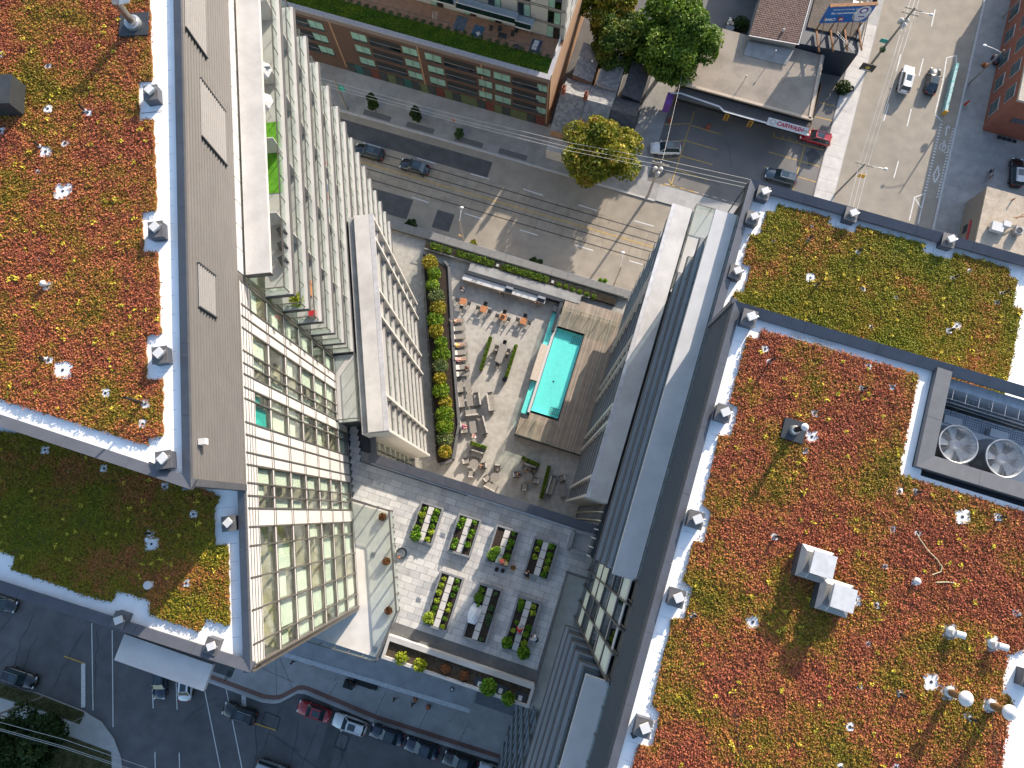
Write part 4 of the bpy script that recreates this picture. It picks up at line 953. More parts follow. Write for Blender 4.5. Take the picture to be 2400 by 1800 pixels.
# ================================================================== rooftop garden
ZG = 35.1
M_PAV = mat('garden paver', (0.50, 0.485, 0.475), 0.8, var=0.08, scale=1.1, stain=0.22, sscale=0.6, bump=0.12, tint=0.0)
M_PAV2 = mat('garden paver grey', (0.44, 0.43, 0.425), 0.8, var=0.1, scale=1.1, stain=0.28, sscale=0.6, bump=0.12)
M_PAV3 = mat('garden paver pale', (0.56, 0.54, 0.52), 0.8, var=0.07, scale=1.1, stain=0.18, sscale=0.6, bump=0.12)
M_EARTH = mat('planting earth', (0.035, 0.024, 0.018), 0.95, var=0.4, scale=8, bump=0.7)
M_BOXG = mat('planter box grey', (0.21, 0.215, 0.225), 0.55, 0.1, var=0.1, scale=2)
M_STEP = mat('stepping slab', (0.55, 0.52, 0.50), 0.85, var=0.1, scale=3, stain=0.2, sscale=1.5)
M_VEG = mats_foliage('vegetable leaves', [(0.05, 0.13, 0.01), (0.10, 0.22, 0.012), (0.20, 0.30, 0.02)], 0.3, 2.0)
M_VEGY = mats_foliage('lettuce leaves', [(0.16, 0.26, 0.015), (0.30, 0.38, 0.03), (0.40, 0.42, 0.06)], 0.3, 2.0)
M_VEGD = mats_foliage('blue green leaves', [(0.03, 0.07, 0.02), (0.06, 0.11, 0.04), (0.10, 0.15, 0.06)], 0.2, 2.0)
M_DRY = mats_foliage('dry brown leaves', [(0.10, 0.035, 0.015), (0.22, 0.08, 0.03), (0.28, 0.12, 0.05)], 0.1, 2.0)
gp = [(815, 940), (836, 988), (845, 1082), (1405, 1258), (1420, 1368), (1327, 1339), (1248, 1622), (903, 1512), (905, 1496), (936, 1430), (919, 1197), (828, 1170)]
gpoly = [(p.x, p.y) for p in uv(gp, ZG)]
S = MB(); S.prism(gpoly, ZG - 0.1, ZG - 0.02); gfl = tag(S.build('garden_terrace', mat('paver joint', (0.13, 0.13, 0.13), 0.9)), kind='structure')
PL = [[(985.6, 1175), (1040.8, 1189.4), (1013.4, 1277.7), (958, 1263.5)], [(1074.8, 1202), (1130, 1217.8), (1101.6, 1306), (1046.5, 1293.4)], [(1163, 1228.8), (1219.8, 1244.6), (1194.6, 1332.8), (1136.3, 1318.6)],
      [(1251.4, 1256.5), (1310.7, 1275.3), (1285.4, 1361.3), (1226, 1346)], [(1030.2, 1337.4), (1088, 1353.3), (1049, 1485), (994, 1464.7)], [(1121.3, 1364.8), (1179.2, 1382), (1140, 1513.9), (1082.3, 1495)], [(1212, 1395), (1270, 1412.6), (1234, 1534), (1176, 1525.4)]]
PH = 0.55
PLW = [[p for p in uv(q, ZG + PH)] for q in PL]
PG = []
for q in PLW:
    ga = [g2(p) for p in q]; PG.append(((ga[0][0] + ga[3][0]) / 2, (ga[1][0] + ga[2][0]) / 2, (ga[2][1] + ga[3][1]) / 2, (ga[0][1] + ga[1][1]) / 2))
pw, ph = 1.04, 0.585
pme = {}
cells = []
for j in range(-3, 30):
    for i in range(-2, 27):
        a = -17.4 + (i + (0.5 if j % 2 else 0)) * pw; b = 5.2 - j * ph
        c = G(a + pw / 2, b - ph / 2)
        ok = [inpoly(np.array([G(a + x, b - y).x]), np.array([G(a + x, b - y).y]), gpoly)[0] for x in (.02, pw - .02) for y in (.02, ph - .02)]
        if not all(ok):
            if any(ok): cells.append((a, b, False))
            continue
        if any(a > q[0] and a + pw < q[1] and b < q[3] and b - ph > q[2] for q in PG): continue
        cells.append((a, b, True))
full = [c for c in cells if c[2]]
me0 = None
for k, (a, b, f) in enumerate(full[:300]):
    mm = random.choice([M_PAV, M_PAV, M_PAV2, M_PAV3])
    if mm.name not in pme:
        S = MB(); S.par(E1 * 0.012 - E2 * (ph - 0.012), E1 * (pw - 0.024), E2 * (ph - 0.024), UP * 0.05); o = S.build('paver', mm, gfl, local=True); pme[mm.name] = o.data
    else: o = link('paver', pme[mm.name], gfl)
    o.location = G(a, b, ZG - 0.05 + random.uniform(-0.004, 0.004))
S = MB()
for a, b, f in full[300:]: S.par(G(a, b, ZG - 0.05) + E1 * 0.012 - E2 * (ph - 0.012), E1 * (pw - 0.024), E2 * (ph - 0.024), UP * 0.05)
for a, b, f in cells:          # cut pavers along the edges
    if f: continue
    n_ = 4
    for x in range(n_):
        for y in range(3):
            p = G(a + (x + .5) * pw / n_, b - (y + .5) * ph / 3)
            if inpoly(np.array([p.x]), np.array([p.y]), gpoly)[0]:
                S.par(G(a + x * pw / n_ + (.012 if x == 0 else 0), b - (y + 1) * ph / 3 + (.012 if y == 2 else 0), ZG - 0.052), E1 * (pw / n_ - (.012 if x in (0, n_ - 1) else 0)), E2 * (ph / 3 - (.012 if y in (0, 2) else 0)), UP * 0.05)
tag(S.build('paver_remainder', M_PAV, gfl), kind='stuff')
def grate(u, v, z, w=0.42, nm='drain_grate', lab='small square drain grate'):
    c = at(u, v, z); t = MB()
    for i in range(5): t.box(c + E1 * (i - 2) * w / 5 + UP * 0.012, (w / 9, w, 0.02), GA); t.box(c + E2 * (i - 2) * w / 5 + UP * 0.010, (w, w / 9, 0.02), GA)
    tag(t.build(nm, M_GALV), lab, 'drain grate')
for w, u, v in [('between the paving and wing wall', 888, 1131), ('between the first two upper planters', 1038, 1254), ('left of the lower planters', 981, 1406), ('right of the fourth upper planter', 1310, 1323), ('on the pale left terrace', 874, 1300), ('at the pale left terrace front edge', 878, 1522), ('near the wing corner', 828, 1034)]:
    grate(u, v, ZG + 0.005, lab='square metal drain grate ' + w)
# side terraces
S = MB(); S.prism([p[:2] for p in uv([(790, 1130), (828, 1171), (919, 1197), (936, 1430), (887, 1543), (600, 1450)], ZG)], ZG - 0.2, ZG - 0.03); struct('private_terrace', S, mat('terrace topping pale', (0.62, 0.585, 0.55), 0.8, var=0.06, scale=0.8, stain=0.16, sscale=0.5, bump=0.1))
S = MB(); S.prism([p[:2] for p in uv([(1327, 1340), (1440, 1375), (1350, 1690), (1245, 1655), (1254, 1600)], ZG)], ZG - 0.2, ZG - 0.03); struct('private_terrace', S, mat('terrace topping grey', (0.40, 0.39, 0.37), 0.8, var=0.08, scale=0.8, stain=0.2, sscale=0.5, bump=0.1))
def fence(name, label, pts, z, h, frost=True, cap=0.16):
    P_ = uv(pts, z); t = thing(name, label, 'fence', P_[0])
    for a, b in zip(P_, P_[1:]):
        L_ = (b - a).length; n = max(1, round(L_ / 1.35)); d = (b - a) / n; dn = d.normalized(); nr = Vector((-dn.y, dn.x, 0))
        for i in range(n):
            S = MB(); S.par(a + d * i + dn * 0.06 - nr * 0.015 + UP * 0.1, d - dn * 0.12, nr * 0.03, UP * (h - 0.15)); S.build('panel', glass('frosted panel', (0.80, 0.86, 0.82), 0.5, 0.35) if frost else M_RAIL, t)
        for i in range(n + 1):
            S = MB(); S.box(a + d * min(i, n) + UP * h / 2, (0.07, cap, h), math.atan2(dn.y, dn.x)); S.build('post', M_FRAME, t)
        S = MB(); S.par(a - nr * cap / 2 + UP * h, b - a, nr * cap, UP * 0.06); S.build('top_rail', M_FRAME, t)
    return t
fence('frosted_fence', 'frosted panel fence between the pale left terrace and the garden paving', [(826, 1171), (919, 1197), (936, 1430), (889, 1540)], ZG, 1.5)
fence('glass_fence', 'tall dark framed glass fence along the right side of the garden', [(1254, 1600), (1327, 1341)], ZG, 1.5, False)
fence('glass_fence', 'dark framed glass fence at the near end of the right terrace by the tower', [(1327, 1339), (1418, 1367)], ZG, 1.5, False)
fence('glass_fence', 'low glass balustrade along the front edge of the pale left terrace', [(690, 1487), (885, 1545)], ZG - .1, 1.05, False, 0.08)
fence('glass_fence', 'low glass balustrade at the front end of the right private terrace', [(1250, 1655), (1350, 1688)], ZG - .1, 1.05, False, 0.08)
S = MB(); q = uv([(1345, 1243), (1409, 1260), (1399, 1305), (1332, 1287)], ZG + .5)
for i in range(4): 
    a, b = q[i], q[(i + 1) % 4]; d = (b - a).normalized(); n_ = Vector((-d.y, d.x, 0)) * 0.15
    S.par(a - n_ - UP * 0.5, b - a, n_ * 2, UP * 0.9)
lw = S.build('light_well', M_BOXG); tag(lw, 'small walled light well in the right corner of the garden', 'light well')
S = MB(); S.prism([p[:2] for p in q], ZG, ZG + 0.2); S.build('well_floor', M_CONC, lw)
# raised planters
def veg(c, r, h, m, n=160, size=0.10, label='', group=None, nm='plant'):
    P_ = rng.normal(size=(n, 3)); P_ /= np.linalg.norm(P_, axis=1)[:, None]; P_ *= (rng.random(n) ** 0.4)[:, None]
    P_ = P_ * np.array([r, r, h * 0.6]) + np.array([c.x, c.y, c.z + h * 0.45]); P_[:, 2] = np.maximum(P_[:, 2], c.z + 0.02)
    o = leaves(nm, P_, size, m, flat=0.7)
    if label: tag(o, label, 'plant', group)
    return o
names = ['first', 'second', 'third', 'fourth', 'lower left', 'lower middle', 'lower right']
plan = ['nearest the wing, four pale slabs down its middle', 'second from the wing in the upper row', 'with bare slabs and dense green hedge, third of the upper row', 'in the shade at the right end of the upper row', 'lower left, longest with reddish seedlings', 'lower middle, holding white netting', 'lower right, where a gardener in red kneels']
kinds = [M_VEG, M_VEG, M_VEG, M_VEG, M_VEGY, M_VEGD, M_VEG]
for k, (a0, a1, b0, b1) in enumerate(PG):
    t = thing('raised_planter', 'grey raised garden planter %s' % plan[k], 'planter', G((a0 + a1) / 2, (b0 + b1) / 2, ZG), group='raised planters on the roof garden')
    w = 0.17
    for (x0, x1, y0, y1) in ((a0, a1, b0, b0 + w), (a0, a1, b1 - w, b1), (a0, a0 + w, b0 + w, b1 - w), (a1 - w, a1, b0 + w, b1 - w)):
        S = MB(); S.par(G(x0, y0, ZG), E1 * (x1 - x0), E2 * (y1 - y0), UP * PH); S.build('side_board', M_BOXG, t)
    S = MB(); S.par(G(a0 + w, b0 + w, ZG), E1 * (a1 - a0 - 2 * w), E2 * (b1 - b0 - 2 * w), UP * (PH - 0.12)); S.build('earth', M_EARTH, t)
    ns = 4 if k < 4 else 6
    for i in range(ns):
        sl = (b1 - b0 - 2 * w) / ns
        S = MB(); c = G((a0 + a1) / 2, b0 + w + sl * (i + .5), ZG + PH - 0.07); S.box(c, (0.5, sl - 0.06, 0.08), GA); S.build('stepping_slab', M_STEP, t)
    zt = ZG + PH - 0.1
    for side in (-1, 1):
        n = 5 if k < 4 else 7
        for i in range(n):
            if random.random() < 0.12: continue
            c = G((a0 + a1) / 2 + side * (0.25 + (a1 - a0 - 2 * w - 0.5) / 4) + random.uniform(-.08, .08), b0 + w + (b1 - b0 - 2 * w) * (i + .5) / n + random.uniform(-.12, .12), zt)
            if (k, side) == (2, -1) and i > 2: continue
            if (k, side) == (5, -1) and i < 4: continue
            m_ = random.choice([kinds[k], kinds[k], M_VEGY, M_VEG]) if k not in (5,) else (M_VEGD if side > 0 else M_VEG)
            r = random.uniform(0.16, 0.34)
            veg(c, r, random.uniform(0.2, 0.5), m_, int(420 * r), 0.11, 'leafy plant %s from the front, %s column of the %s planter' % (ordw(i + 1), 'left' if side < 0 else 'right', names[k]), 'plants in the %s planter' % names[k])
veg(at(1154, 1301, ZG + PH), 0.5, 0.5, M_VEG, 900, 0.06, 'dense dark green hedge plant beside the bare slabs of the third planter', nm='dense_bush')
veg(at(1164, 1290, ZG + PH), 0.4, 0.5, M_VEG, 600, 0.06, 'dense dark green clump behind the kneeling gardener in the third planter', nm='dense_bush')
veg(at(1122, 1400, ZG + PH), 0.45, 0.5, M_VEG, 900, 0.06, 'round dense green bush above the netting in the lower middle planter', nm='dense_bush')
veg(at(975, 1255, ZG + PH), 0.5, 0.45, M_VEG, 500, 0.1, 'large bright green bush in the front corner of the first planter', nm='leafy_bush')
veg(at(1004, 1448, ZG + PH), 0.5, 0.45, M_VEGY, 500, 0.12, 'yellow green lettuce bush at the front of the lower left planter', nm='leafy_bush')
veg(at(1228, 1530, ZG + PH - .1), 0.55, 0.45, M_VEG, 600, 0.12, 'green bush spilling over the front of the lower right planter', nm='leafy_bush')
veg(at(1188, 1505, ZG + PH - .1), 0.5, 0.45, M_VEG, 500, 0.12, 'leafy green bush at the front left corner of the lower right planter', nm='leafy_bush')
# white netting
S = MB(); c = at(1112, 1438, ZG + PH)
nn = 9
vs = [c + E1 * ((i / nn - .5) * 0.9 * (0.6 + 0.6 * math.sin(math.pi * (j + 1) / (nn + 2)))) + E2 * ((j / nn - .5) * 1.7) + UP * (0.1 + 0.28 * math.sin(math.pi * i / nn) * math.sin(math.pi * (j + .6) / (nn + 1)) + random.uniform(0, .07)) for j in range(nn + 1) for i in range(nn + 1)]
S.add(vs, [(j * (nn + 1) + i, j * (nn + 1) + i + 1, (j + 1) * (nn + 1) + i + 1, (j + 1) * (nn + 1) + i) for j in range(nn) for i in range(nn)])
tag(S.build('netting', mat('white netting', (0.66, 0.66, 0.70), 0.7, var=0.15, scale=9)), 'crumpled white netting over plants in the lower middle planter', 'netting')
# hose, basket, trays
S = MB(); c = at(941, 1296, ZG + 0.04)
for r, dz in ((0.42, 0), (0.45, 0.05), (0.40, 0.09), (0.44, 0.12)): S.path([c + UP * dz + Vector((math.cos(a), math.sin(a), 0)) * r for a in np.linspace(0, 2 * math.pi, 25)], 0.035, 5)
tag(S.build('garden_hose', mat('dark hose', (0.05, 0.06, 0.06), 0.5)), 'coiled dark garden hose on the paving near the frosted fence', 'hose')
S = MB(); c = at(937, 1306, ZG); S.tube(c, c + UP * 0.5, 0.05, 8); S.tube(c + UP * .45 - E1 * .12, c + UP * .45 + E1 * .12, 0.04, 6); tag(S.build('water_tap', mat('orange tap', (0.6, 0.16, 0.05), 0.5)), 'small orange water tap beside the coiled hose', 'tap')
S = MB(); S.lathe(at(1203, 1330, ZG), [(0.16, 0), (0.25, 0.38), (0.23, 0.38), (0.15, 0.05)], 14); tag(S.build('wicker_basket', mat('wicker', (0.42, 0.25, 0.1), 0.8, var=0.25, scale=12)), 'round wicker basket beside the third planter', 'basket')
for u, v, l in ((1164, 1335, 'left of two small purple seedling trays below the third planter'), (1178, 1338, 'right of two small purple seedling trays below the third planter')):
    c = at(u, v, ZG + 0.05); S = MB(); S.box(c, (0.32, 0.34, 0.1), GA); o = S.build('seedling_tray', mat('purple tray', (0.07, 0.03, 0.09), 0.6)); tag(o, l, 'tray')
    S = MB(); S.box(c + UP * 0.055, (0.26, 0.28, 0.02), GA); S.build('tray_earth', M_EARTH, o)
for u, v, l in ((898, 1211, 'upper'), (907, 1315, 'middle'), (912, 1430, 'lower')):
    veg(at(u, v, ZG), 0.36, 0.7, M_DRY, 320, 0.09, '%s brown dry shrub against the frosted fence' % l, 'dry shrubs along the frosted fence', 'dry_shrub')
# long bed on the front edge
a0, a1, b0, b1 = -7.9, 5.4, -15.35, -13.35
t = thing('long_planter_bed', 'long earth bed with concrete rim along the front of the roof garden', 'planter', G(-1, -14.3, ZG))
for (x0, x1, y0, y1) in ((a0, a1, b0, b0 + .25), (a0, a1, b1 - .45, b1), (a0, a0 + .25, b0 + .25, b1 - .45), (a1 - .25, a1, b0 + .25, b1 - .45)):
    S = MB(); S.par(G(x0, y0, ZG - 0.2), E1 * (x1 - x0), E2 * (y1 - y0), UP * 0.95); S.build('rim', M_CONC, t)
S = MB(); S.par(G(a0 + .25, b0 + .25, ZG - .2), E1 * (a1 - a0 - .5), E2 * (b1 - b0 - .7), UP * 0.65); S.build('earth', mat('dry bed earth', (0.07, 0.05, 0.032), 0.95, var=0.4, scale=4, bump=0.6), t)
for u, v in ((1124, 1603), (1173, 1619), (1219, 1636)):
    c = at(u, v, ZG + 0.5); S = MB(); S.box(c, (1.0, 1.0, 0.08), GA); S.build('drain_tray', M_DARK, t); S = MB(); S.box(c + UP * 0.06, (0.33, 0.42, 0.06), GA); S.build('drain_cover', M_WHITE, t)
M_LIME = mats_foliage('lime leaves', [(0.12, 0.18, 0.01), (0.25, 0.30, 0.015), (0.38, 0.38, 0.03)], 0.35, 1.5)
for u, v, r, h, l in ((943, 1540, 0.6, 0.9, 'first yellow green sapling from the left in the long bed'), (986, 1556, 0.6, 0.9, 'second yellow green sapling from the left in the long bed'), (1146, 1603, 0.75, 1.9, 'tall green sapling among the white drain covers'), (1192, 1632, 0.6, 1.5, 'green sapling right of the tall one in the long bed')):
    c = at(u, v, ZG + 0.4)
    t = thing('sapling', l, 'tree', c); S = MB(); S.tube((0, 0, 0), (0.05, 0, h), 0.03, 6, 0.015)
    for q in range(5): S.tube((0, 0, h * (.3 + .12 * q)), (0.4 * math.cos(q * 2.2), 0.4 * math.sin(q * 2.2), h * (.5 + .12 * q)), 0.015, 5, 0.006)
    S.build('trunk', mat('bark', (0.10, 0.07, 0.05), 0.9, var=0.2), t, local=True)
    n = int(420 * r * max(1, h)); P_ = rng.normal(size=(n, 3)); P_ /= np.linalg.norm(P_, axis=1)[:, None]; P_ *= (rng.random(n) ** .35)[:, None]
    leaves('crown', P_ * np.array([r, r, h * .5]) + np.array([c.x, c.y, c.z + h * .6]), 0.13, M_LIME if h < 1 else M_VEG, t)
for u, v, l in ((1045, 1566, 'left'), (1088, 1582, 'right')): veg(at(u, v, ZG + .4), 0.45, 0.5, M_DRY, 400, 0.08, '%s of two reddish brown dead shrubs in the long bed' % l, nm='dead_shrub')

# ================================================================== pool terrace between the towers
ZP = 7.6
M_PTERR = mat('pool terrace concrete', (0.40, 0.375, 0.34), 0.85, var=0.13, scale=1.6, stain=0.25, sscale=0.25, bump=0.2, bscale=14)
M_WOOD = mat('weathered deck board', (0.30, 0.24, 0.19), 0.8, var=0.2, scale=1.2, stain=0.2, sscale=1.2)
M_WOOD2 = mat('weathered deck board grey', (0.26, 0.225, 0.19), 0.8, var=0.2, scale=1.2, stain=0.2, sscale=1.2)
M_WOOD3 = mat('weathered deck board pale', (0.37, 0.30, 0.24), 0.8, var=0.2, scale=1.2, stain=0.2, sscale=1.2)
S = MB(); S.prism([G(-34, 32.2)[:2], G(12, 32.2)[:2], G(12, 0.5)[:2], G(-34, 0.5)[:2]], 0.2, ZP); struct('pool_terrace', S, M_PTERR)
# street edge: broad dark coping and glass rail
TRE = thing('terrace_parapet', 'broad dark parapet with glass rail along the street edge of the pool terrace', 'parapet', G(-8, 31.8, ZP))
for i in range(16):
    S = MB(); S.par(G(-30 + i * 2.2, 31.25, ZP), E1 * 2.18, E2 * 1.15, UP * 0.6); S.build('coping', mat('parapet coping grey', (0.17, 0.165, 0.16), 0.7, var=0.1), TRE)
for i in range(25):
    S = MB(); S.par(G(-23.5 + i * 1.12, 31.05, ZP + .1), E1 * 1.07, E2 * 0.03, UP * 1.3); S.build('glass_pane', M_RAIL, TRE)
    S = MB(); S.par(G(-23.55 + i * 1.12, 31.0, ZP), E1 * 0.05, E2 * 0.08, UP * 1.42); S.build('post', M_DARK, TRE)
S = MB(); S.par(G(-23.6, 31.0, ZP + 1.4), E1 * 28, E2 * 0.08, UP * 0.05); S.build('top_rail', M_DARK, TRE)
# planter strip behind it
t = thing('planter_trough', 'long concrete hedge trough beside the street parapet', 'planter', G(-8, 30.2, ZP))
S = MB(); S.par(G(-23.4, 29.75, ZP), E1 * 23.5, E2 * 0.14, UP * 0.75); S.build('front_wall', M_CONCG, t)
S = MB(); S.par(G(-23.4, 29.89, ZP), E1 * 27, E2 * 1.0, UP * 0.55); S.build('earth', M_EARTH, t)
for i, a in enumerate((-13.1, -5.3, -19.9)):
    S = MB(); S.box(G(a, 30.5, ZP + 0.6), (0.36, 0.36, 0.1), GA); S.build('light_box', M_WHITE, t)
M_HEDGE = mats_foliage('hedge leaves', [(0.055, 0.11, 0.012), (0.11, 0.19, 0.015), (0.22, 0.27, 0.02)], 0.3, 1.6)
def hedge(a0, a1, b0, b1, z0, z1, label, dens=260, m=None, size=0.11, M=G, nm='hedge', grp=None):
    n = int((a1 - a0) * (b1 - b0) * dens * (0.6 + z1 - z0))
    a = rng.uniform(a0, a1, n); b = rng.uniform(b0, b1, n); z = z0 + (z1 - z0) * rng.random(n) ** 0.5
    z *= 1.0; bump_ = 0.12 * np.sin(a * 3.1) * np.cos(b * 4); z += bump_
    o_ = M(0, 0, 0); x_ = M(1, 0, 0) - o_; y_ = M(0, 1, 0) - o_
    P_ = np.outer(a, np.array(x_)) + np.outer(b, np.array(y_)) + np.array(o_); P_[:, 2] = z
    o = leaves(nm, P_, size, m or M_HEDGE, flat=0.5); tag(o, label, 'hedge', grp); return o
for a0, a1, l in ((-22.6, -20.9, 'shortest street side hedge at its left end'), (-20.6, -19.6, 'small round bush in the trough beside the leftmost light box'), (-18.9, -13.6, 'left long hedge in the street side trough'), (-12.4, -5.9, 'longest street side hedge behind the bar counter')):
    hedge(a0, a1, 30.0, 30.85, ZP + .5, ZP + 1.25, l)
for i in range(6): veg(G(-4.4 + i * 1.0, 30.35 - .05 * i, ZP + 0.5), 0.38, 0.5, M_HEDGE, 220, 0.1, 'low green tuft %s in the trough near the wood deck' % ['first', 'second', 'third', 'fourth', 'fifth', 'last'][i], 'low tufts near the deck', 'shrub')
# bar wall and counter
BAR = thing('bar_counter', 'long white bar counter with two built-in grills under the dark wall', 'bar counter', G(-11, 27.7, ZP))
S = MB(); S.par(G(-16.9, 27.2, ZP), E1 * 11.4, E2 * 0.72, UP * 0.9); S.build('base', mat('bar base', (0.5, 0.42, 0.34), 0.6), BAR)
for i in range(6):
    S = MB(); S.par(G(-17.0 + i * 1.93, 27.12, ZP + 0.9), E1 * 1.925, E2 * 0.82, UP * 0.06); S.build('counter_top', M_WHITE, BAR)
for a in (-11.0, -6.5):
    S = MB(); S.par(G(a, 27.2, ZP + 0.97), E1 * 1.0, E2 * 0.45, UP * 0.12); S.build('grill', M_DARK, BAR)
    S = MB(); S.par(G(a, 27.62, ZP + 0.97), E1 * 1.0, E2 * 0.3, UP * 0.3); S.build('grill_hood', M_GALV, BAR)
for a in (-14.2, -12.6, -9.4, -8.6, -7.6):
    S = MB(); S.tube(G(a, 27.75, ZP + .96), G(a, 27.75, ZP + 1.2), 0.05, 8); S.tube(G(a, 27.75, ZP + 1.2), G(a, 27.5, ZP + 1.2), 0.03, 6); S.build('tap', M_GALV, BAR)
for i in range(4):
    S = MB(); S.lathe(G(-15.6 + .2 * i, 27.45 + .1 * (i % 2), ZP + .96), [(0.05, 0), (0.05, .16), (.02, .2), (.02, .27)], 8); o = S.build('bottle', mat('dark bottle', (0.06, 0.01, 0.03), 0.2)); tag(o, 'dark bottle, %s from the left, on the bar counter' % ordw(i + 1), 'bottle', 'bottles on the bar counter')
t = thing('bar_wall', 'dark low wall with grey ledge behind the bar counter', 'wall', G(-9, 28.3, ZP))
S = MB(); S.par(G(-17.0, 27.98, ZP), E1 * 14.0, E2 * 0.5, UP * 1.15); S.build('wall', M_DARK, t)
S = MB(); S.par(G(-16.6, 28.5, ZP), E1 * 15.6, E2 * 1.15, UP * 1.0); S.build('ledge', M_CONCG, t)
S = MB(); S.par(G(-3.5, 23.9, ZP), E1 * 0.45, E2 * 4.2, UP * 1.15); S.build('return_wall', M_DARK, t)
# deck boards
ZD = 8.55
DK = thing('pool_deck', 'weathered timber deck surrounding the swimming pool', 'deck', G(0.5, 18, ZP))
PA0, PA1, PB0, PB1 = -2.85, 0.75, 12.9, 24.45
S = MB(); S.par(G(PA1 + .2, 9.3, ZP), E1 * 5, E2 * 19.4, UP * 0.8); S.par(G(-3.8, 9.3, ZP), E1 * 4.7, E2 * 2.9, UP * 0.8); S.par(G(-2.9, PB1 + .3, ZP), E1 * 3.8, E2 * 4.2, UP * 0.8); S.build('deck_base', M_DARK, DK)
bw = 0.20
i = 0
for k in range(52):
    a = -3.9 + k * bw
    spans = [(9.3, 28.9)]
    if a < -3.0: spans = [(9.3, 11.6)]
    elif a < PA1 + 0.12: spans = [(9.3, PB0 - 0.32), (PB1 + 0.3, 28.9)]
    for b0, b1 in spans:
        if b1 - b0 < 0.3: continue
        S = MB(); S.par(G(a, b0, ZD - 0.05 + random.uniform(-.004, .004)), E1 * (bw - 0.018), E2 * (b1 - b0), UP * 0.05); S.build('deck_board', random.choice([M_WOOD, M_WOOD, M_WOOD2, M_WOOD3]), DK)
S = MB(); S.par(G(-4.0, 9.2, ZP), E1 * 10.3, E2 * 0.08, UP * (ZD - ZP - .06)); S.par(G(-4.0, 9.3, ZP), E1 * .06, E2 * 2.3, UP * (ZD - ZP - .06)); S.build('fascia', M_DARK, DK)
S = MB()
S.par(G(PA0 - .05, PB0 - .32, ZP), E1 * (PA1 - PA0 + .2), E2 * 0.02, UP * (ZD - ZP)); S.build('pool_edge_trim', M_DARK, DK)
# pool shell and water
POOL = thing('swimming_pool', 'turquoise rectangular swimming pool set in the timber deck', 'pool', G(-1, 18.5, ZP))
M_PTILE = mat('pool plaster', (0.38, 0.74, 0.72), 0.5, var=0.05, scale=2, stain=0.06)
ZB = ZD - 0.5
S = MB()
S.quad(G(PA0, PB0, ZB), G(PA1, PB0, ZB), G(PA1, PB1, ZB), G(PA0, PB1, ZB))
for (x0, y0, x1, y1) in ((PA0, PB0, PA1, PB0), (PA1, PB0, PA1, PB1), (PA1, PB1, PA0, PB1), (PA0, PB1, PA0, PB0)): S.quad(G(x0, y0, ZB), G(x1, y1, ZB), G(x1, y1, ZD - .02), G(x0, y0, ZD - .02))
S.build('basin', M_PTILE, POOL)
def watermat():
    m = bpy.data.materials.new('pool water'); m.use_nodes = True; n = m.node_tree.nodes; l = m.node_tree.links
    n.remove(n['Principled BSDF'])
    tr = n.new('ShaderNodeBsdfTransparent'); tr.inputs[0].default_value = (0.60, 0.97, 0.95, 1)
    gl = n.new('ShaderNodeBsdfGlossy'); gl.inputs['Roughness'].default_value = 0.05
    fr = n.new('ShaderNodeLayerWeight'); fr.inputs[0].default_value = 0.5
    pq = n.new('ShaderNodeMath'); pq.operation = 'POWER'; pq.inputs[1].default_value = 5.0; l.new(fr.outputs['Facing'], pq.inputs[0])
    pa = n.new('ShaderNodeMath'); pa.operation = 'MULTIPLY_ADD'; pa.inputs[1].default_value = 0.5; pa.inputs[2].default_value = 0.02; l.new(pq.outputs[0], pa.inputs[0])
    nz = n.new('ShaderNodeTexNoise'); nz.inputs['Scale'].default_value = 5; geo = n.new('ShaderNodeNewGeometry'); l.new(geo.outputs['Position'], nz.inputs['Vector'])
    bp = n.new('ShaderNodeBump'); bp.inputs['Strength'].default_value = 0.25; bp.inputs['Distance'].default_value = 0.05; l.new(nz.outputs['Fac'], bp.inputs['Height'])
    l.new(bp.outputs[0], gl.inputs['Normal']); l.new(bp.outputs[0], fr.inputs['Normal'])
    mx = n.new('ShaderNodeMixShader'); l.new(pa.outputs[0], mx.inputs[0]); l.new(tr.outputs[0], mx.inputs[1]); l.new(gl.outputs[0], mx.inputs[2])
    l.new(mx.outputs[0], n['Material Output'].inputs[0]); MATS['pool water'] = m; return m
M_WATER = watermat()
S = MB(); S.quad(G(PA0 + .01, PB0 + .01, ZD - .14), G(PA1 - .01, PB0 + .01, ZD - .14), G(PA1 - .01, PB1 - .01, ZD - .14), G(PA0 + .01, PB1 - .01, ZD - .14)); S.build('water', M_WATER, POOL)
S = MB(); S.par(G(PA0 - .42, PB0 - .3, ZP), E1 * 0.40, E2 * (PB1 - PB0 + 2.3), UP * (ZD - ZP - .16)); S.build('overflow_wall', M_WHITE, POOL)
S = MB(); S.par(G(PA0 - .43, PB0 + 3.9, ZP), E1 * -0.95, E2 * 5.0, UP * (ZD - ZP + .1)); S.build('stone_bench', mat('bench stone', (0.50, 0.43, 0.36), 0.8, var=0.08), POOL)
for b0, b1 in ((PB0 - 0.6, PB0 + 3.85), (PB0 + 8.95, PB1 + 2.2)):
    S = MB(); S.par(G(PA0 - .45, b0, ZP), E1 * -0.72, E2 * (b1 - b0), UP * 0.5); S.build('channel_floor', M_PTILE, POOL)
    S = MB(); S.quad(G(PA0 - 1.16, b0, ZP + .75), G(PA0 - .44, b0, ZP + .75), G(PA0 - .44, b1, ZP + .75), G(PA0 - 1.16, b1, ZP + .75)); S.build('channel_water', M_WATER, POOL)
    S = MB(); S.par(G(PA0 - 1.22, b0, ZP), E1 * 0.05, E2 * (b1 - b0), UP * 1.3); S.build('glass_wall', M_RAIL, POOL)
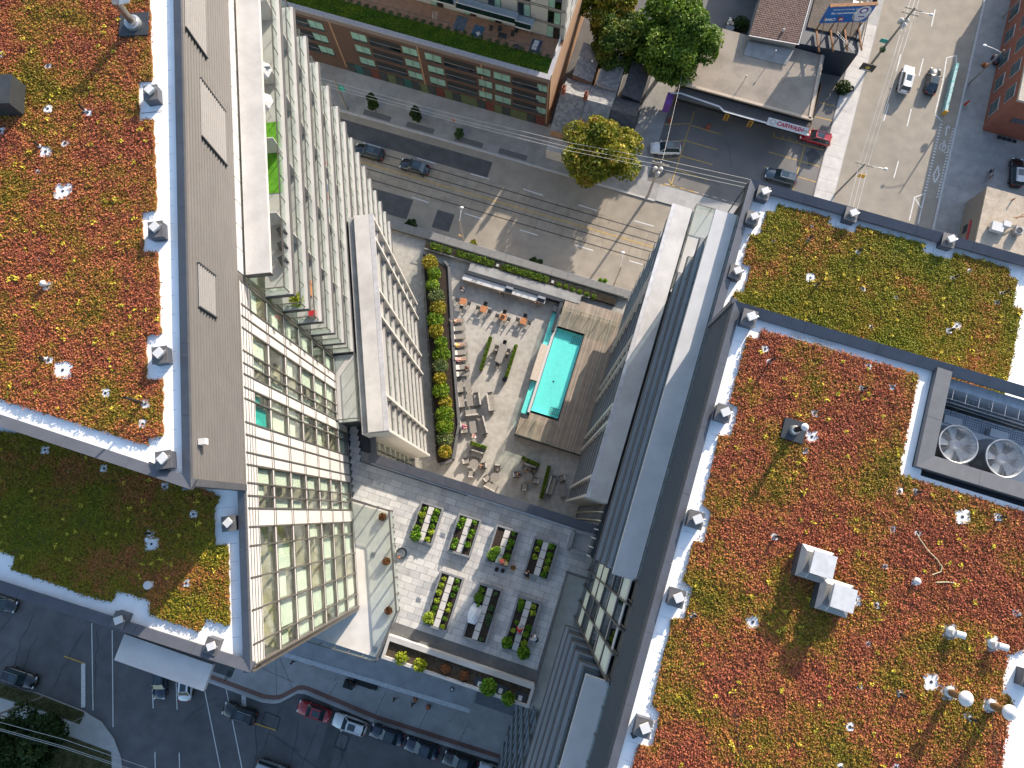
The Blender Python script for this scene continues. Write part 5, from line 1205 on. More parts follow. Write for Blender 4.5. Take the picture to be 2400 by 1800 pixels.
for bb, dd in ((PB0 + .35, 1), (PB1 - .35, -1)):       # step ladders in the water
    S = MB()
    for i in range(6): S.tube(G(PA1 - 0.15 - i * 0.22, bb, ZD - .1), G(PA1 - 0.15 - i * 0.22, bb + dd * 0.9, ZD - .5), 0.03, 6)
    S.tube(G(PA1 - .1, bb, ZD - .1), G(PA1 - 1.3, bb, ZD - .1), 0.03, 6); S.tube(G(PA1 - .1, bb + dd * .9, ZD - .5), G(PA1 - 1.3, bb + dd * .9, ZD - .5), 0.03, 6)
    S.build('pool_steps', M_DARK, POOL)
S = MB(); S.par(G(PA1 + .02, PB0 - .3, ZD - .04), E1 * 0.16, E2 * (PB1 - PB0 + .6), UP * 0.055); S.build('edge_grate', M_DARK, POOL)
S = MB(); S.lathe(G(-1.2, 17.5, ZB + 0.01), [(0.12, 0), (0.12, 0.02)], 10); S.build('drain', M_DARK, POOL)
# deck glass fences
def gfence(nm, label, pts, z, h=1.15):
    t = thing(nm, label, 'fence', G(*pts[0], z))
    for (a, b) in zip(pts, pts[1:]):
        A, B = G(*a, z), G(*b, z); n = max(1, round((B - A).length / 1.25)); d = (B - A) / n; dn = d.normalized(); nr = Vector((-dn.y, dn.x, 0))
        for i in range(n):
            S = MB(); S.par(A + d * i + dn * .04 - nr * .01 + UP * .06, d - dn * .08, nr * .02, UP * (h - .08)); S.build('glass_pane', M_RAIL, t)
            S = MB(); S.box(A + d * i + UP * h / 2, (.06, .06, h), GA); S.build('post', M_GALV, t)
gfence('deck_glass_fence', 'glass fence across the far end of the timber deck', [(-3.0, 27.2), (4.8, 27.2)], ZD)
gfence('deck_glass_fence', 'glass fence around the near corner of the timber deck', [(-3.9, 11.5), (-4.0, 9.3), (0.8, 9.3)], ZD)
gfence('deck_glass_fence', 'short glass fence beside the pool steps', [(-3.1, 11.6), (-.6, 11.6)], ZD)
# west planting bed along the left wing
t = thing('long_shrub_bed', 'long shrub bed with dark edging between the wing terrace and pool terrace', 'planter', FL(28, 6.6, ZP))
S = MB(); S.prism([FL(14.3, 5.0)[:2], FL(42.8, 5.4)[:2], FL(40.5, 8.4)[:2], FL(28, 8.0)[:2], FL(19, 7.9)[:2], FL(14.6, 6.6)[:2]], ZP, ZP + 0.6); S.build('earth', M_EARTH, t)
bed = [FL(14.2, 5.2), FL(14.6, 6.9), FL(19, 8.05), FL(28, 8.15), FL(40.5, 8.6), FL(41.3, 8.0)]
for a, b in zip(bed, bed[1:]):
    d = (b - a); n_ = Vector((-d.y, d.x, 0)).normalized() * -0.35
    S = MB(); S.par(a + UP * ZP, d, n_, UP * 0.8); S.build('edging', mat('bed edging', (0.12, 0.12, 0.125), 0.6), t)
gg = [FL(14.5 + 2.0 * i, 4.95 + .015 * i, ZP) for i in range(15)]
for a, b in zip(gg, gg[1:]):
    S = MB(); S.par(a + UP * .1, b - a - (b - a).normalized() * .06, NL * 0.03, UP * 1.35); S.build('screen_panel', M_RAIL, t)
    S = MB(); S.box(a + UP * .75, (.07, .07, 1.5), 0); S.build('post', M_GALV, t)
M_SHA = mats_foliage('shrub leaves green', [(0.06, 0.13, 0.012), (0.13, 0.23, 0.015), (0.26, 0.32, 0.02)], 0.35, 1.2)
M_SHB = mats_foliage('shrub leaves golden', [(0.12, 0.14, 0.012), (0.27, 0.24, 0.02), (0.45, 0.30, 0.04)], 0.3, 1.2)
M_SHC = mats_foliage('shrub leaves grey green', [(0.05, 0.09, 0.03), (0.11, 0.15, 0.05), (0.20, 0.22, 0.09)], 0.25, 1.2)
wd = ['opposite the bar end', 'below the bar end', 'near the first wooden table', 'above the first lounger', 'beside the first lounger', 'beside the second lounger', 'beside the third lounger', 'beside the fourth lounger', 'beside the fifth lounger', 'beside the seventh lounger', 'beside the first sofa', 'beside the second sofa', 'beside the third sofa', 'beside the fourth sofa', 'beside the cushioned sofa', 'near the bed end', 'at the near bed tip']
for i in range(17):
    s = 41.2 - i * 1.6; n_ = 6.55 + random.uniform(-.3, .3); c = FL(s, n_ if i < 14 else 6.5 - .12 * (i - 13), ZP + .5); r = random.uniform(0.85, 1.25)
    m_ = [M_SHB, M_SHA, M_SHA, M_SHC, M_SHB, M_SHA][i % 6]
    veg(c, r, random.uniform(0.9, 1.5), m_, int(950 * r), 0.15, '%s shrub in the long bed %s' % (['golden', 'bright green', 'mid green', 'grey green', 'yellowing', 'leafy green'][i % 6], wd[i]), nm='shrub')
# ================================================================== neighbouring buildings
M_BRICKD = mat('brown brick', (0.095, 0.056, 0.042), 0.85, var=0.22, scale=6, stain=0.15, sscale=0.5, bump=0.3, bscale=25)
M_BRICKT = mat('tan brick', (0.34, 0.205, 0.125), 0.85, var=0.15, scale=6, stain=0.12, sscale=0.5, bump=0.3, bscale=25)
M_BRICKR = mat('red brick', (0.24, 0.085, 0.055), 0.85, var=0.22, scale=5, stain=0.15, sscale=0.6, bump=0.3, bscale=25)
M_TEALG = mat('green tinted pane', (0.22, 0.38, 0.32), 0.12, var=0.15, scale=0.6, spec=0.8)
M_BALC = mat('near black', (0.02, 0.021, 0.024), 0.8)  # near black; on the balcony panels it stands for shade in the recess
# brown brick apartment building across the street
BR = thing('brick_apartment', 'brown brick apartment building with green terrace strip across the street', 'building', G(-30, 62, 0))
bA0, bA1, bB, bZ = -62.0, -13.78, 56.6, 12.0
S = MB(); S.prism([G(bA0, bB)[:2], G(bA1, bB)[:2], G(bA1, bB + 30)[:2], G(bA0, bB + 30)[:2]], 0, bZ - 0.35); S.build('wall', [M_BRICKD], BR)
S = MB(); S.par(G(bA1 + 0.003, bB + 0.05, 0.1), E1 * 0.06, E2 * 30, UP * (bZ - .15)); S.build('east_wall', M_BRICKT, BR)
S = MB(); S.par(G(bA0, bB - 0.12, bZ - 0.7), E1 * (bA1 - bA0), E2 * 0.1, UP * 0.85); S.build('fascia', mat('roof fascia', (0.16, 0.13, 0.125), 0.6), BR)
for i in range(22):
    S = MB(); S.par(G(bA0 + i * 2.19, bB - 0.15, bZ + .15), E1 * 2.17, E2 * 0.75, UP * 0.1); S.build('coping', mat('stone coping', (0.33, 0.32, 0.34), 0.8, var=0.12, scale=3), BR)
S = MB(); S.par(G(bA1 - .6, bB + .6, bZ - .35), E1 * 0.6, E2 * 4.6, UP * 0.6); S.build('coping', MATS['stone coping'], BR)
# windows, balconies, reveal strips: module repeats along the wall
def bwin(a, z, w, h):
    S = MB(); S.par(G(a, bB - 0.05, z), E1 * w, E2 * 0.06, UP * h); o = S.build('window', M_FRAME, BR)
    for i in range(2):
        S = MB(); S.par(G(a + 0.06 + i * w / 2, bB - 0.075, z + 0.45), E1 * (w / 2 - 0.12), E2 * 0.05, UP * (h - 0.55)); S.build('pane', M_TEALG, o)
        S = MB(); S.par(G(a + 0.06 + i * w / 2, bB - 0.075, z + 0.06), E1 * (w / 2 - 0.12), E2 * 0.05, UP * 0.33); S.build('pane', M_GDARK, o)
def bbal(a, z, w):
    S = MB(); S.par(G(a, bB - 0.03, z), E1 * w, E2 * 0.05, UP * 1.95); o = S.build('recess_shade_panel', M_BALC, BR)  # flat dark panel on the wall, painted in for the recess shade
    S = MB(); S.par(G(a, bB - 0.10, z), E1 * w, E2 * 0.04, UP * 0.95); S.build('glass_guard', M_GDARK, o)
    S = MB(); S.par(G(a, bB - 0.12, z + 0.95), E1 * w, E2 * 0.06, UP * 0.07); S.build('rail', M_GALV, o)
ZS_ = (8.55, 5.75, 2.95)
mods = [(-58, 1), (-50.4, 1), (-44.0, 0), (-42.6, 1), (-32.9, 1), (-24.4, 1)]
for z, sh in zip(ZS_, (0.0, 0.2, 0.0)):
    hh = 1.95
    for a, w, k in [(-52.5, 2.6, 'b'), (-49.8, 2.3, 'w'), (-43.3, 2.4, 'w'), (-40.6, 4.7, 'b'), (-35.6, 2.3, 'w'), (-32.2, 2.5, 'w'), (-29.4, 4.7, 'b'), (-24.5, 2.1, 'w'), (-22.0, 2.5, 'w'), (-19.2, 3.9, 'b'), (-15.6, 1.5, 'w')]:
        if k == 'w': bwin(a + random.uniform(-.15, .15) * (sh > 0), z, w, hh)
        else: bbal(a, z, w)
for a in (-54.2, -46.4, -33.3, -23.2 - .7, -14.3 + .2): 
    S = MB(); S.par(G(a, bB - 0.02, 1.0), E1 * 0.22, E2 * 0.045, UP * (bZ - 1.9)); S.build('pale_pilaster', M_BRICKT, BR)
for a in (-41.2, -37.4, -30.0, -25.3, -20.0, -16.0):
    S = MB(); S.par(G(a, bB - 0.02, 0.4), E1 * 0.2, E2 * 0.04, UP * 1.4); S.build('pale_pilaster', M_BRICKT, BR)
shop = [mat('shop teal', (0.02, 0.09, 0.085), 0.4), mat('shop glass dark', (0.03, 0.036, 0.036), 0.2, spec=0.8), mat('shop red', (0.12, 0.035, 0.027), 0.6), mat('shop pane green', (0.09, 0.11, 0.05), 0.2)]
for i in range(24):
    S = MB(); S.par(G(-46 + i * 1.32, bB - 0.06, 0.2), E1 * 1.24, E2 * 0.06, UP * 2.1); S.build('shopfront', shop[[1, 0, 1, 2, 1, 3][i % 6] if i < 9 else [3, 1, 3, 3, 1, 2][i % 6]], BR)
# roof terrace: lawn strip, hedge line, tiles
S = MB(); S.par(G(bA0, bB + .6, bZ - .4), E1 * (bA1 - bA0 - .6), E2 * 2.55, UP * 0.4); S.build('lawn_base', M_GRASS0, BR)
a = rng.uniform(bA0 + 8, bA1 - .65, 26000); b = rng.uniform(bB + .65, bB + 3.1, 26000)
P_ = np.outer(a, np.array(E1)) + np.outer(b, np.array(E2)); P_[:, 2] = bZ + rng.random(26000) * .12
o = leaves('roof_lawn', P_, 0.11, mats_foliage('roof lawn grass', [(0.05, 0.13, 0.008), (0.09, 0.18, 0.01), (0.15, 0.21, 0.012)], 0.15, 0.6), flat=0.3); tag(o, 'bright green lawn strip on the brick building terrace', 'grass', kind='stuff')
S = MB(); S.par(G(bA0, bB + 3.15, bZ - .4), E1 * (bA1 - bA0 - .1), E2 * 4.0, UP * 0.45); S.build('terrace_tiles', mat('terracotta terrace', (0.33, 0.19, 0.125), 0.8, var=0.15, scale=1.5, stain=0.2), BR)
for i in range(30):
    a = -50 + i * 1.2
    veg(G(a, bB + 3.25, bZ + .02), 0.4, 0.35, M_VEGD, 90, 0.1, 'low dark hedge tuft, %s from the left, edging the brick terrace lawn' % ordw(i + 1), 'hedge tufts on the brick terrace', 'hedge_tuft')
t = thing('terrace_railing', 'thin metal railing between lawn and tiles on the brick terrace', 'railing', G(-30, bB + 3.4, bZ))
S = MB(); S.par(G(-52, bB + 3.42, bZ + 1.05), E1 * 38, E2 * 0.05, UP * 0.05); S.build('top_rail', M_FRAME, t)
for i in range(26): S = MB(); S.par(G(-52 + i * 1.5, bB + 3.42, bZ), E1 * .04, E2 * .04, UP * 1.05); S.build('baluster', M_FRAME, t)
# setback upper storeys
S = MB(); S.prism([G(bA0, 62.8)[:2], G(-13.75, 62.8)[:2], G(-13.75, 84)[:2], G(bA0, 84)[:2]], bZ - 0.4, 20.6); S.build('upper_storeys', mat('grey panel wall', (0.36, 0.36, 0.345), 0.6, var=0.06), BR)
S = MB(); S.prism([G(bA0, 62.6)[:2], G(-13.6, 62.6)[:2], G(-13.6, 84)[:2], G(bA0, 84)[:2]], 20.6, 20.9); S.build('upper_roof', M_WHITE, BR)
for k in range(3):
    z = bZ + .1 + k * 2.9
    for a in (-16.2, -20.4, -24.5, -28.2, -33.0, -38.0, -44.0):
        S = MB(); S.par(G(a, 62.74, z + .05), E1 * 1.8, E2 * .05, UP * 2.3); o = S.build('window', M_FRAME, BR)
        for i in range(2): S = MB(); S.par(G(a + .06 + i * .88, 62.7, z + .12), E1 * .8, E2 * .04, UP * 2.1); S.build('pane', M_GDARK if (k + i) % 2 else M_TEALG, o)
    for j in range(6):
        S = MB(); S.par(G(-13.74, 63.2 + j * 2.6, z + .4), E1 * .05, E2 * 2.1, UP * 1.8); S.build('east_panel', M_WHITE, BR)
    for z2 in (z + 2.5, z - .1):
        S = MB(); S.par(G(-50, 62.74, z2), E1 * 36.2, E2 * .04, UP * .08); S.build('transom', M_FRAME, BR)
for a0, a1, z in ((-28.5, -20.2, 15.0), (-36.5, -28.8, 15.4), (-20.2, -18.0, 14.6)):
    S = MB(); S.par(G(a0, 61.0, z), E1 * (a1 - a0), E2 * 1.75, UP * .3); o = S.build('balcony', mat('balcony grey', (0.38, 0.41, 0.44), 0.6), BR)
    S = MB(); S.par(G(a0, 60.98, z + .3), E1 * (a1 - a0), E2 * .05, UP * 1.0); S.build('guard', M_GDARK, o)
    S = MB(); S.par(G(a0, 60.96, z + 1.3), E1 * (a1 - a0), E2 * .1, UP * .06); S.build('rail', M_WHITE, o)
S = MB(); S.par(G(-14.25, bB + 3.6, bZ + .1), E1 * .1, E2 * 2.5, UP * 1.1); S.build('white_screen', M_WHITE, BR)
# things on the brick terrace
for a, b, c, d, l in ((-25.5, 60.7, (1.5, 1.8, .03), (0.05, 0.12, 0.2), 'blue patterned rug on the brick terrace under a white cushion'), (-17.2, 60.9, (1.5, 2.0, .03), (0.06, 0.08, 0.13), 'navy rug under the white lounger on the brick terrace'), (-28.2, 61.2, (1.6, 2.2, .03), (0.10, 0.13, 0.18), 'grey blue rug beside the white clothes rack')):
    S = MB(); S.box(G(a, b, bZ + .075), c, GA); tag(S.build('outdoor_rug', mat('rug ' + l[:5], d, 0.9, var=0.4, scale=5)), l, 'rug')
S = MB(); S.box(G(-17.2, 61.2, bZ + .35), (.65, .7, .12), GA); S.box(G(-17.3, 60.5, bZ + .3), (.65, .7, .12), GA); S.box(G(-17.2, 60.9, bZ + .2), (.5, 1.3, .2), GA); tag(S.build('lounge_chair', M_WHITE), 'white lounger on the navy rug of the brick terrace', 'chair')
S = MB(); S.box(G(-25.3, 60.3, bZ + .2), (.5, .5, .18), .5); tag(S.build('cushion', M_WHITE), 'white cushion on the blue patterned rug', 'cushion')
S = MB()
for sx in (-.3, .3):
    for sy in (-.45, .45): S.tube(G(-31.8 + sx, 61 + sy, bZ + .05), G(-31.8 + sx * .9, 61 + sy * .2, bZ + 1.1), 0.02, 5)
for q in (.3, .6, .9): S.tube(G(-32.1, 61 - .3, bZ + q), G(-31.5, 61 - .3, bZ + q), 0.015, 5); S.tube(G(-32.1, 61 + .3, bZ + q), G(-31.5, 61 + .3, bZ + q), 0.015, 5)
tag(S.build('clothes_rack', M_WHITE), 'white folding clothes rack on the brick terrace', 'clothes rack')
for i, (a, b) in enumerate(((-23.8, 61.3), (-22.6, 61.6), (-20.7, 61.4), (-20.4, 62.0))):
    c = G(a, b, bZ + .06); S = MB(); S.box(c + UP * .42, (.5, .5, .05), GA + i); S.box(c + UP * .68 + E2 * .22, (.5, .05, .5), GA)
    for sx in (-.2, .2):
        for sy in (-.2, .2): S.tube(c + E1 * sx + E2 * sy, c + E1 * sx + E2 * sy + UP * .42, .02, 5)
    tag(S.build('patio_chair', M_DARK), 'dark patio chair %s on the brick terrace' % ['left of the table', 'behind the table', 'right of the table', 'by the wall'][i], 'chair', 'dark chairs on the brick terrace')
S = MB(); c = G(-21.9, 60.6, bZ + .06); S.box(c + UP * .7, (1.2, .8, .05), GA)
for sx in (-.5, .5):
    for sy in (-.3, .3): S.tube(c + E1 * sx + E2 * sy, c + E1 * sx + E2 * sy + UP * .7, .025, 5)
tag(S.build('patio_table', M_DARK), 'dark patio table on the brick terrace', 'table')
S = MB(); S.lathe(G(-19.6, 59.9, bZ + .06), [(.3, 0), (.34, .3), (.2, .42)], 14); tag(S.build('round_grill', M_DARK), 'round dark grill on the brick terrace near the lawn', 'grill')
S = MB()
for dx in (-.5, .5): S.path([G(-18.6 + dx, 62.3, bZ + .4) + E1 * .32 * math.cos(q) + UP * .32 * math.sin(q) for q in np.linspace(0, 2 * math.pi, 13)], .02, 5)
S.path([G(-19.1, 62.3, bZ + .4), G(-18.8, 62.3, bZ + .75), G(-18.2, 62.3, bZ + .75), G(-18.1, 62.3, bZ + .4)], .02, 5); S.tube(G(-18.8, 62.3, bZ + .75), G(-18.8, 62.3, bZ + .95), .02, 5)
tag(S.build('bicycle', M_DARK), 'dark bicycle leaning against the grey upper wall of the brick building', 'bicycle')

# row houses with shingle roofs beside the brick building
def shingles(mb_root, p00, p10, p01, p11, na, nb, mats, name='shingle'):
    """rows of shingles on a roof slope p00-p10 (eave) to p01-p11 (ridge), joined per slope"""
    n = (p10 - p00).cross(p01 - p00).normalized()
    if n.z < 0: n = -n
    Ss = [MB() for _ in mats]
    for j in range(nb):
        for i in range(na + 1):
            f = (i - (0.5 if j % 2 else 0)) / na; g = f + 1 / na; f = max(0, f); g = min(1, g)
            if g - f < 0.01: continue
            q = lambda x, y: (p00.lerp(p10, x)).lerp(p01.lerp(p11, x), y)
            a, b, c, d = q(f + .004, j / nb), q(g - .004, j / nb), q(g - .004, (j + 1) / nb), q(f + .004, (j + 1) / nb)
            w = random.randrange(len(mats)); e = 0.035 + random.random() * .012
            Ss[w].add([a + n * e, b + n * e, c + n * .008, d + n * .008, a, b], [(0, 1, 2, 3), (4, 5, 1, 0)])
    for S_, m in zip(Ss, mats):
        if S_.f: tag(S_.build(name, m, mb_root), kind='stuff')
SHG = [mat('shingle grey a', (0.20, 0.20, 0.205), 0.9, var=0.2, scale=8), mat('shingle grey b', (0.155, 0.158, 0.165), 0.9, var=0.2, scale=8), mat('shingle grey c', (0.24, 0.235, 0.225), 0.9, var=0.2, scale=8)]
SHD = [mat('shingle dark a', (0.055, 0.055, 0.06), 0.9, var=0.2, scale=8), mat('shingle dark b', (0.075, 0.073, 0.076), 0.9, var=0.2, scale=8)]
SHB = [mat('shingle brown a', (0.15, 0.095, 0.08), 0.9, var=0.2, scale=8), mat('shingle brown b', (0.12, 0.078, 0.066), 0.9, var=0.2, scale=8)]
def house(label, a0, a1, b0, bm, b1, ze, zr, sh, wallm, rear=None):
    t = thing('row_house', label, 'house', G((a0 + a1) / 2, bm, 0))
    S = MB(); S.prism([G(a0, b0 + .3)[:2], G(a1, b0 + .3)[:2], G(a1, b1 - .3)[:2], G(a0, b1 - .3)[:2]], 0, ze - .1); S.build('wall', wallm, t)
    r0, r1 = G(a0, bm, zr), G(a1, bm, zr)
    for e0, e1 in ((G(a0, b0, ze), G(a1, b0, ze)), (G(a0, b1, ze), G(a1, b1, ze))):
        S = MB(); S.add([e0, e1, r1, r0], [(0, 1, 2, 3)]); S.build('roof', sh[0], t)
        shingles(t, e0, e1, r0, r1, max(4, int((a1 - a0) / .42)), max(5, int((r0 - e0).length / .32)), sh)
    S = MB(); S.add([G(a0, b0, ze), G(a0, b1, ze), G(a0, bm, zr), G(a1, b0, ze), G(a1, b1, ze), G(a1, bm, zr)], [(0, 2, 1), (3, 4, 5)]); S.build('gable', wallm, t)
    if rear:
        c0, c1, d0, d1, z0, z1 = rear         # rear wing: flat mono slope falling to the right
        S = MB(); S.prism([G(c0, d0)[:2], G(c1, d0)[:2], G(c1, d1)[:2], G(c0, d1)[:2]], 0, z0 - .1); S.build('rear_wing', wallm, t)
        S = MB(); S.add([G(c0, d0, z1), G(c1, d0, z0), G(c1, d1, z0), G(c0, d1, z1)], [(0, 1, 2, 3)]); S.build('rear_roof', sh[0], t)
        shingles(t, G(c1, d0, z0), G(c1, d1, z0), G(c0, d0, z1), G(c0, d1, z1), int((d1 - d0) / .42), int((c1 - c0) / .32), sh)
    return t
h1 = house('grey shingled row house next to the brick apartment, with brick chimney', -12.6, -8.85, 53.7, 58.6, 62.4, 4.6, 7.0, SHG, M_BRICKT, (-11.9, -8.9, 62.4, 68.0, 5.2, 5.7))
h2 = house('grey shingled row house between its two neighbours, behind the street tree', -8.8, -5.0, 53.7, 58.4, 62.3, 4.6, 7.0, SHG, M_WHITE, (-8.2, -5.0, 62.3, 67.6, 5.2, 5.7))
h3 = house('dark shingled row house beside the driveway', -4.95, -1.2, 54.8, 58.2, 61.6, 4.6, 6.6, SHD, M_DARK, (-4.2, -1.3, 61.6, 67.3, 5.0, 5.5))
for a, b, h_ in ((-12.2, 58.6, h1), (-8.9, 58.6, h2)):
    S = MB(); S.box(G(a, b, 7.3), (.55, .7, 1.9), GA); S.build('chimney', M_BRICKR, h_)
    S = MB(); S.lathe(G(a, b, 8.25), [(.14, 0), (.12, .45)], 10); S.build('chimney_pot', M_BRICKD, h_)
for x0 in (-12.5, -8.5):
    S = MB(); S.par(G(x0, 51.6, 0), E1 * 3.0, E2 * 2.3, UP * 2.6); S.build('porch', M_CONC, h1 if x0 < -10 else h2)
S = MB(); S.par(G(-.9, 50, .02), E1 * 4.0, E2 * 30, UP * .02); struct('driveway', S, M_WALK2)
# car wash
CW = thing('carwash_building', 'flat gravel roofed car wash with dark canopy and sign', 'building', G(13, 71, 0))
S = MB(); S.prism([G(3.5, 66.6)[:2], G(23.2, 66.6)[:2], G(22.6, 77)[:2], G(6.0, 77)[:2]], 0, 4.3); S.build('wall', M_DARK, CW)
S = MB(); S.prism([G(3.4, 66.5)[:2], G(23.3, 66.5)[:2], G(22.7, 77.1)[:2], G(5.9, 77.1)[:2]], 4.3, 4.5); S.build('gravel_roof', mat('gravel roof', (0.30, 0.255, 0.21), 0.95, var=0.2, scale=10, stain=0.3, sscale=0.4, bump=0.5, bscale=30), CW)
for p, q, w in ((G(3.4, 66.35), G(23.3, 66.35), .4), (G(23.1, 66.5), G(22.5, 77.1), .4)):
    d = (q - p); n_ = Vector((-d.y, d.x, 0)).normalized() * w; S = MB(); S.par(p + UP * 4.35, d, n_, UP * .3); S.build('roof_kerb', mat('roof kerb tan', (0.42, 0.34, 0.27), 0.8, var=0.1), CW)
S = MB(); S.par(G(3.6, 64.6, 3.6), E1 * 19.8, E2 * 1.8, UP * .25); S.build('canopy', mat('canopy dark felt', (0.075, 0.07, 0.068), 0.9, var=0.15), CW)
S = MB()
for a, b in (((2.6, 65.0), (4.0, 65.4)), ((4.0, 65.4), (10.0, 65.0)), ((10.0, 65.0), (10.8, 64.5)), ((10.8, 64.5), (23.6, 64.45))): strip(S, G(*a, 3.9), G(*b, 3.9), .28)
S.build('white_trim', M_WHITE, CW)
mat('sign white', (0.62, 0.62, 0.62), 0.5)
def textobj(txt, loc, size, xdir, updir, m, parent=None, name='lettering', align='CENTER', bold=0.0, shear=0.0):
    cu = bpy.data.curves.new(name, 'FONT'); cu.body = txt; cu.size = size; cu.align_x = align; cu.align_y = 'CENTER'; cu.extrude = 0.004; cu.offset = bold; cu.shear = shear
    tmp = bpy.data.objects.new(name, cu); COL.objects.link(tmp)
    bpy.context.view_layer.update()
    dg = bpy.context.evaluated_depsgraph_get(); me = bpy.data.meshes.new_from_object(tmp.evaluated_get(dg))
    bpy.data.objects.remove(tmp)
    x = Vector(xdir).normalized(); y = Vector(updir).normalized(); z = x.cross(y)
    M = Matrix((x, y, z)).transposed().to_4x4(); M.translation = Vector(loc)
    if parent is not None: M = TM[parent.name].inverted() @ M
    me.transform(M); me.materials.clear(); me.materials.append(m)
    return link(name, me, parent)
M_INKR = mat('sign red', (0.50, 0.03, 0.06), 0.5); M_INKK = mat('sign black', (0.03, 0.03, 0.03), 0.5); M_INKW = mat('sign white ink', (0.8, 0.8, 0.8), 0.5)
# the board leans back a little, so the letters sit on its upper half
signup = (E2 * 0.8 + UP * 0.6).normalized()
S = MB(); S.par(G(17.2, 64.1, 4.05), E1 * 6.0, signup * 1.05, (UP * -.8 + E2 * .6) * .05); S.build('sign_face', MATS['sign white'], CW)
textobj('CARWASH', G(20.5, 64.1, 4.05) + signup * .55 + (UP * .8 - E2 * .6) * .05, 0.8, E1, signup, M_INKR, CW, bold=0.02, shear=0.25)
S = MB(); c = G(18.0, 64.1, 4.05) + signup * .55 + UP * .05
for i in range(10): strip(S, c + E1 * .42 * math.cos(i * .63) + signup * .3 * math.sin(i * .63), c + E1 * .42 * math.cos((i + 1) * .63) + signup * .3 * math.sin((i + 1) * .63), .05)
S.build('sign_emblem', M_INKK, CW)
textobj('HAND', G(22.75, 64.1, 4.05) + signup * .5 + UP * .045, 0.26, E1, signup, M_INKK, CW)
M_YB = mat('orange banner', (0.62, 0.33, 0.04), 0.6)
for a in (11.2, 14.8):
    S = MB(); S.par(G(a, 64.35, 2.0), E1 * .65, -E2 * 0.04, UP * 1.6); bnr = S.build('banner', M_YB, CW)
    for i in range(4): S = MB(); S.par(G(a + .12, 64.3, 2.15 + i * .36), E1 * .4, -E2 * .02, UP * .22); S.build('banner_mark', M_INKK, bnr)
S = MB(); S.par(G(2.2, 63.9, .6), E1 * 1.0, E2 * 1.9, UP * 2.2); tag(S.build('purple_awning', mat('purple canvas', (0.20, 0.08, 0.36), 0.8)), 'purple canvas stall at the left corner of the car wash', 'stall')
for i, (a, b) in enumerate(((17.9, 71.2), (15.3, 74.3), (12.3, 69.4))):
    S = MB(); S.tube(G(a, b, 4.5), G(a, b, 6.6 - i * .3), .05, 8); S.lathe(G(a, b, 6.6 - i * .3), [(.12, 0), (.12, .15), (.02, .2)], 8)
    tag(S.build('roof_vent', M_GALV), 'slim metal flue on the car wash roof, %s' % ['tallest near its middle', 'close to the back edge', 'nearest the tan kerb'][i], 'vent', 'flues on the car wash roof')
for i, (a, b) in enumerate(((3.8, 63.0), (9.6, 63.6))):
    S = MB(); S.lathe(G(a, b, 0), [(.3, 0), (.3, .8), (.22, .85)], 12); S.tube(G(a, b, .85), G(a + .3, b, 1.2), .08, 8); tag(S.build('vacuum_unit', mat('vacuum red', (0.3, 0.08, 0.05), 0.5)), 'red car vacuum under the car wash canopy, %s' % ['by the purple stall', 'near the first banner'][i], 'vacuum')
# brown roofed house and dark buildings by the billboard
t = thing('brown_roof_house', 'house with flat brown roof and grey lean-to behind the car wash', 'house', G(14.7, 79, 0))
S = MB(); S.prism([G(11.4, 76.4)[:2], G(18.1, 76.9)[:2], G(18.0, 86)[:2], G(11.4, 86)[:2]], 0, 5.9); S.build('wall', M_CONCG, t)
S = MB(); S.add([G(11.1, 75.9, 5.9), G(18.3, 76.6, 5.9), G(18.2, 86, 6.4), G(11.1, 86, 6.4)], [(0, 1, 2, 3)]); S.build('roof', SHB[0], t)
shingles(t, G(11.1, 75.9, 5.92), G(18.3, 76.6, 5.92), G(11.1, 86, 6.42), G(18.2, 86, 6.42), 17, 30, SHB)
for p, q in ((G(11.05, 75.9, 6.0), G(18.35, 76.6, 6.0)), (G(18.3, 76.6, 6.0), G(18.2, 86, 6.5))): S = MB(); strip(S, p, q, .12); S.build('gutter', M_WHITE, t)
S = MB(); S.add([G(11.3, 75.8, 4.9), G(18.2, 76.4, 4.9), G(17.6, 73.9, 4.55), G(11.2, 73.7, 4.55)], [(0, 1, 2, 3)]); S.build('lean_to_roof', M_CONCG, t)
S = MB(); S.lathe(G(15.6, 78.0, 6.0), [(.16, 0), (.16, .5), (.05, .6)], 10); S.build('roof_vent', M_WHITE, t)
t = thing('dark_shop', 'dark navy walled shop with gravel flat roof under the billboard', 'building', G(24, 82, 0))
S = MB(); S.prism([G(18.5, 77.2)[:2], G(27.0, 78.0)[:2], G(27.2, 92)[:2], G(18.5, 92)[:2]], 0, 5.5); S.build('wall', mat('navy cladding', (0.02, 0.03, 0.048), 0.5), t)
S = MB(); S.prism([G(18.9, 80.0)[:2], G(26.9, 80.4)[:2], G(26.9, 92)[:2], G(18.9, 92)[:2]], 5.5, 5.7); S.build('roof', mat('brown gravel roof', (0.12, 0.095, 0.075), 0.95, var=0.3, scale=4, stain=0.4, bump=0.4), t)
for i, (a, b) in enumerate(((24.6, 85.2), (25.7, 85.3))): S = MB(); S.box(G(a, b, 6.1), (.8, .9, .7), GA); S.build('condenser', M_GALV, t)
S = MB(); S.par(G(26.2, 80.2, 5.6), E1 * .4, E2 * 6.5, UP * .3); S.build('roof_kerb', M_CONCG, t)
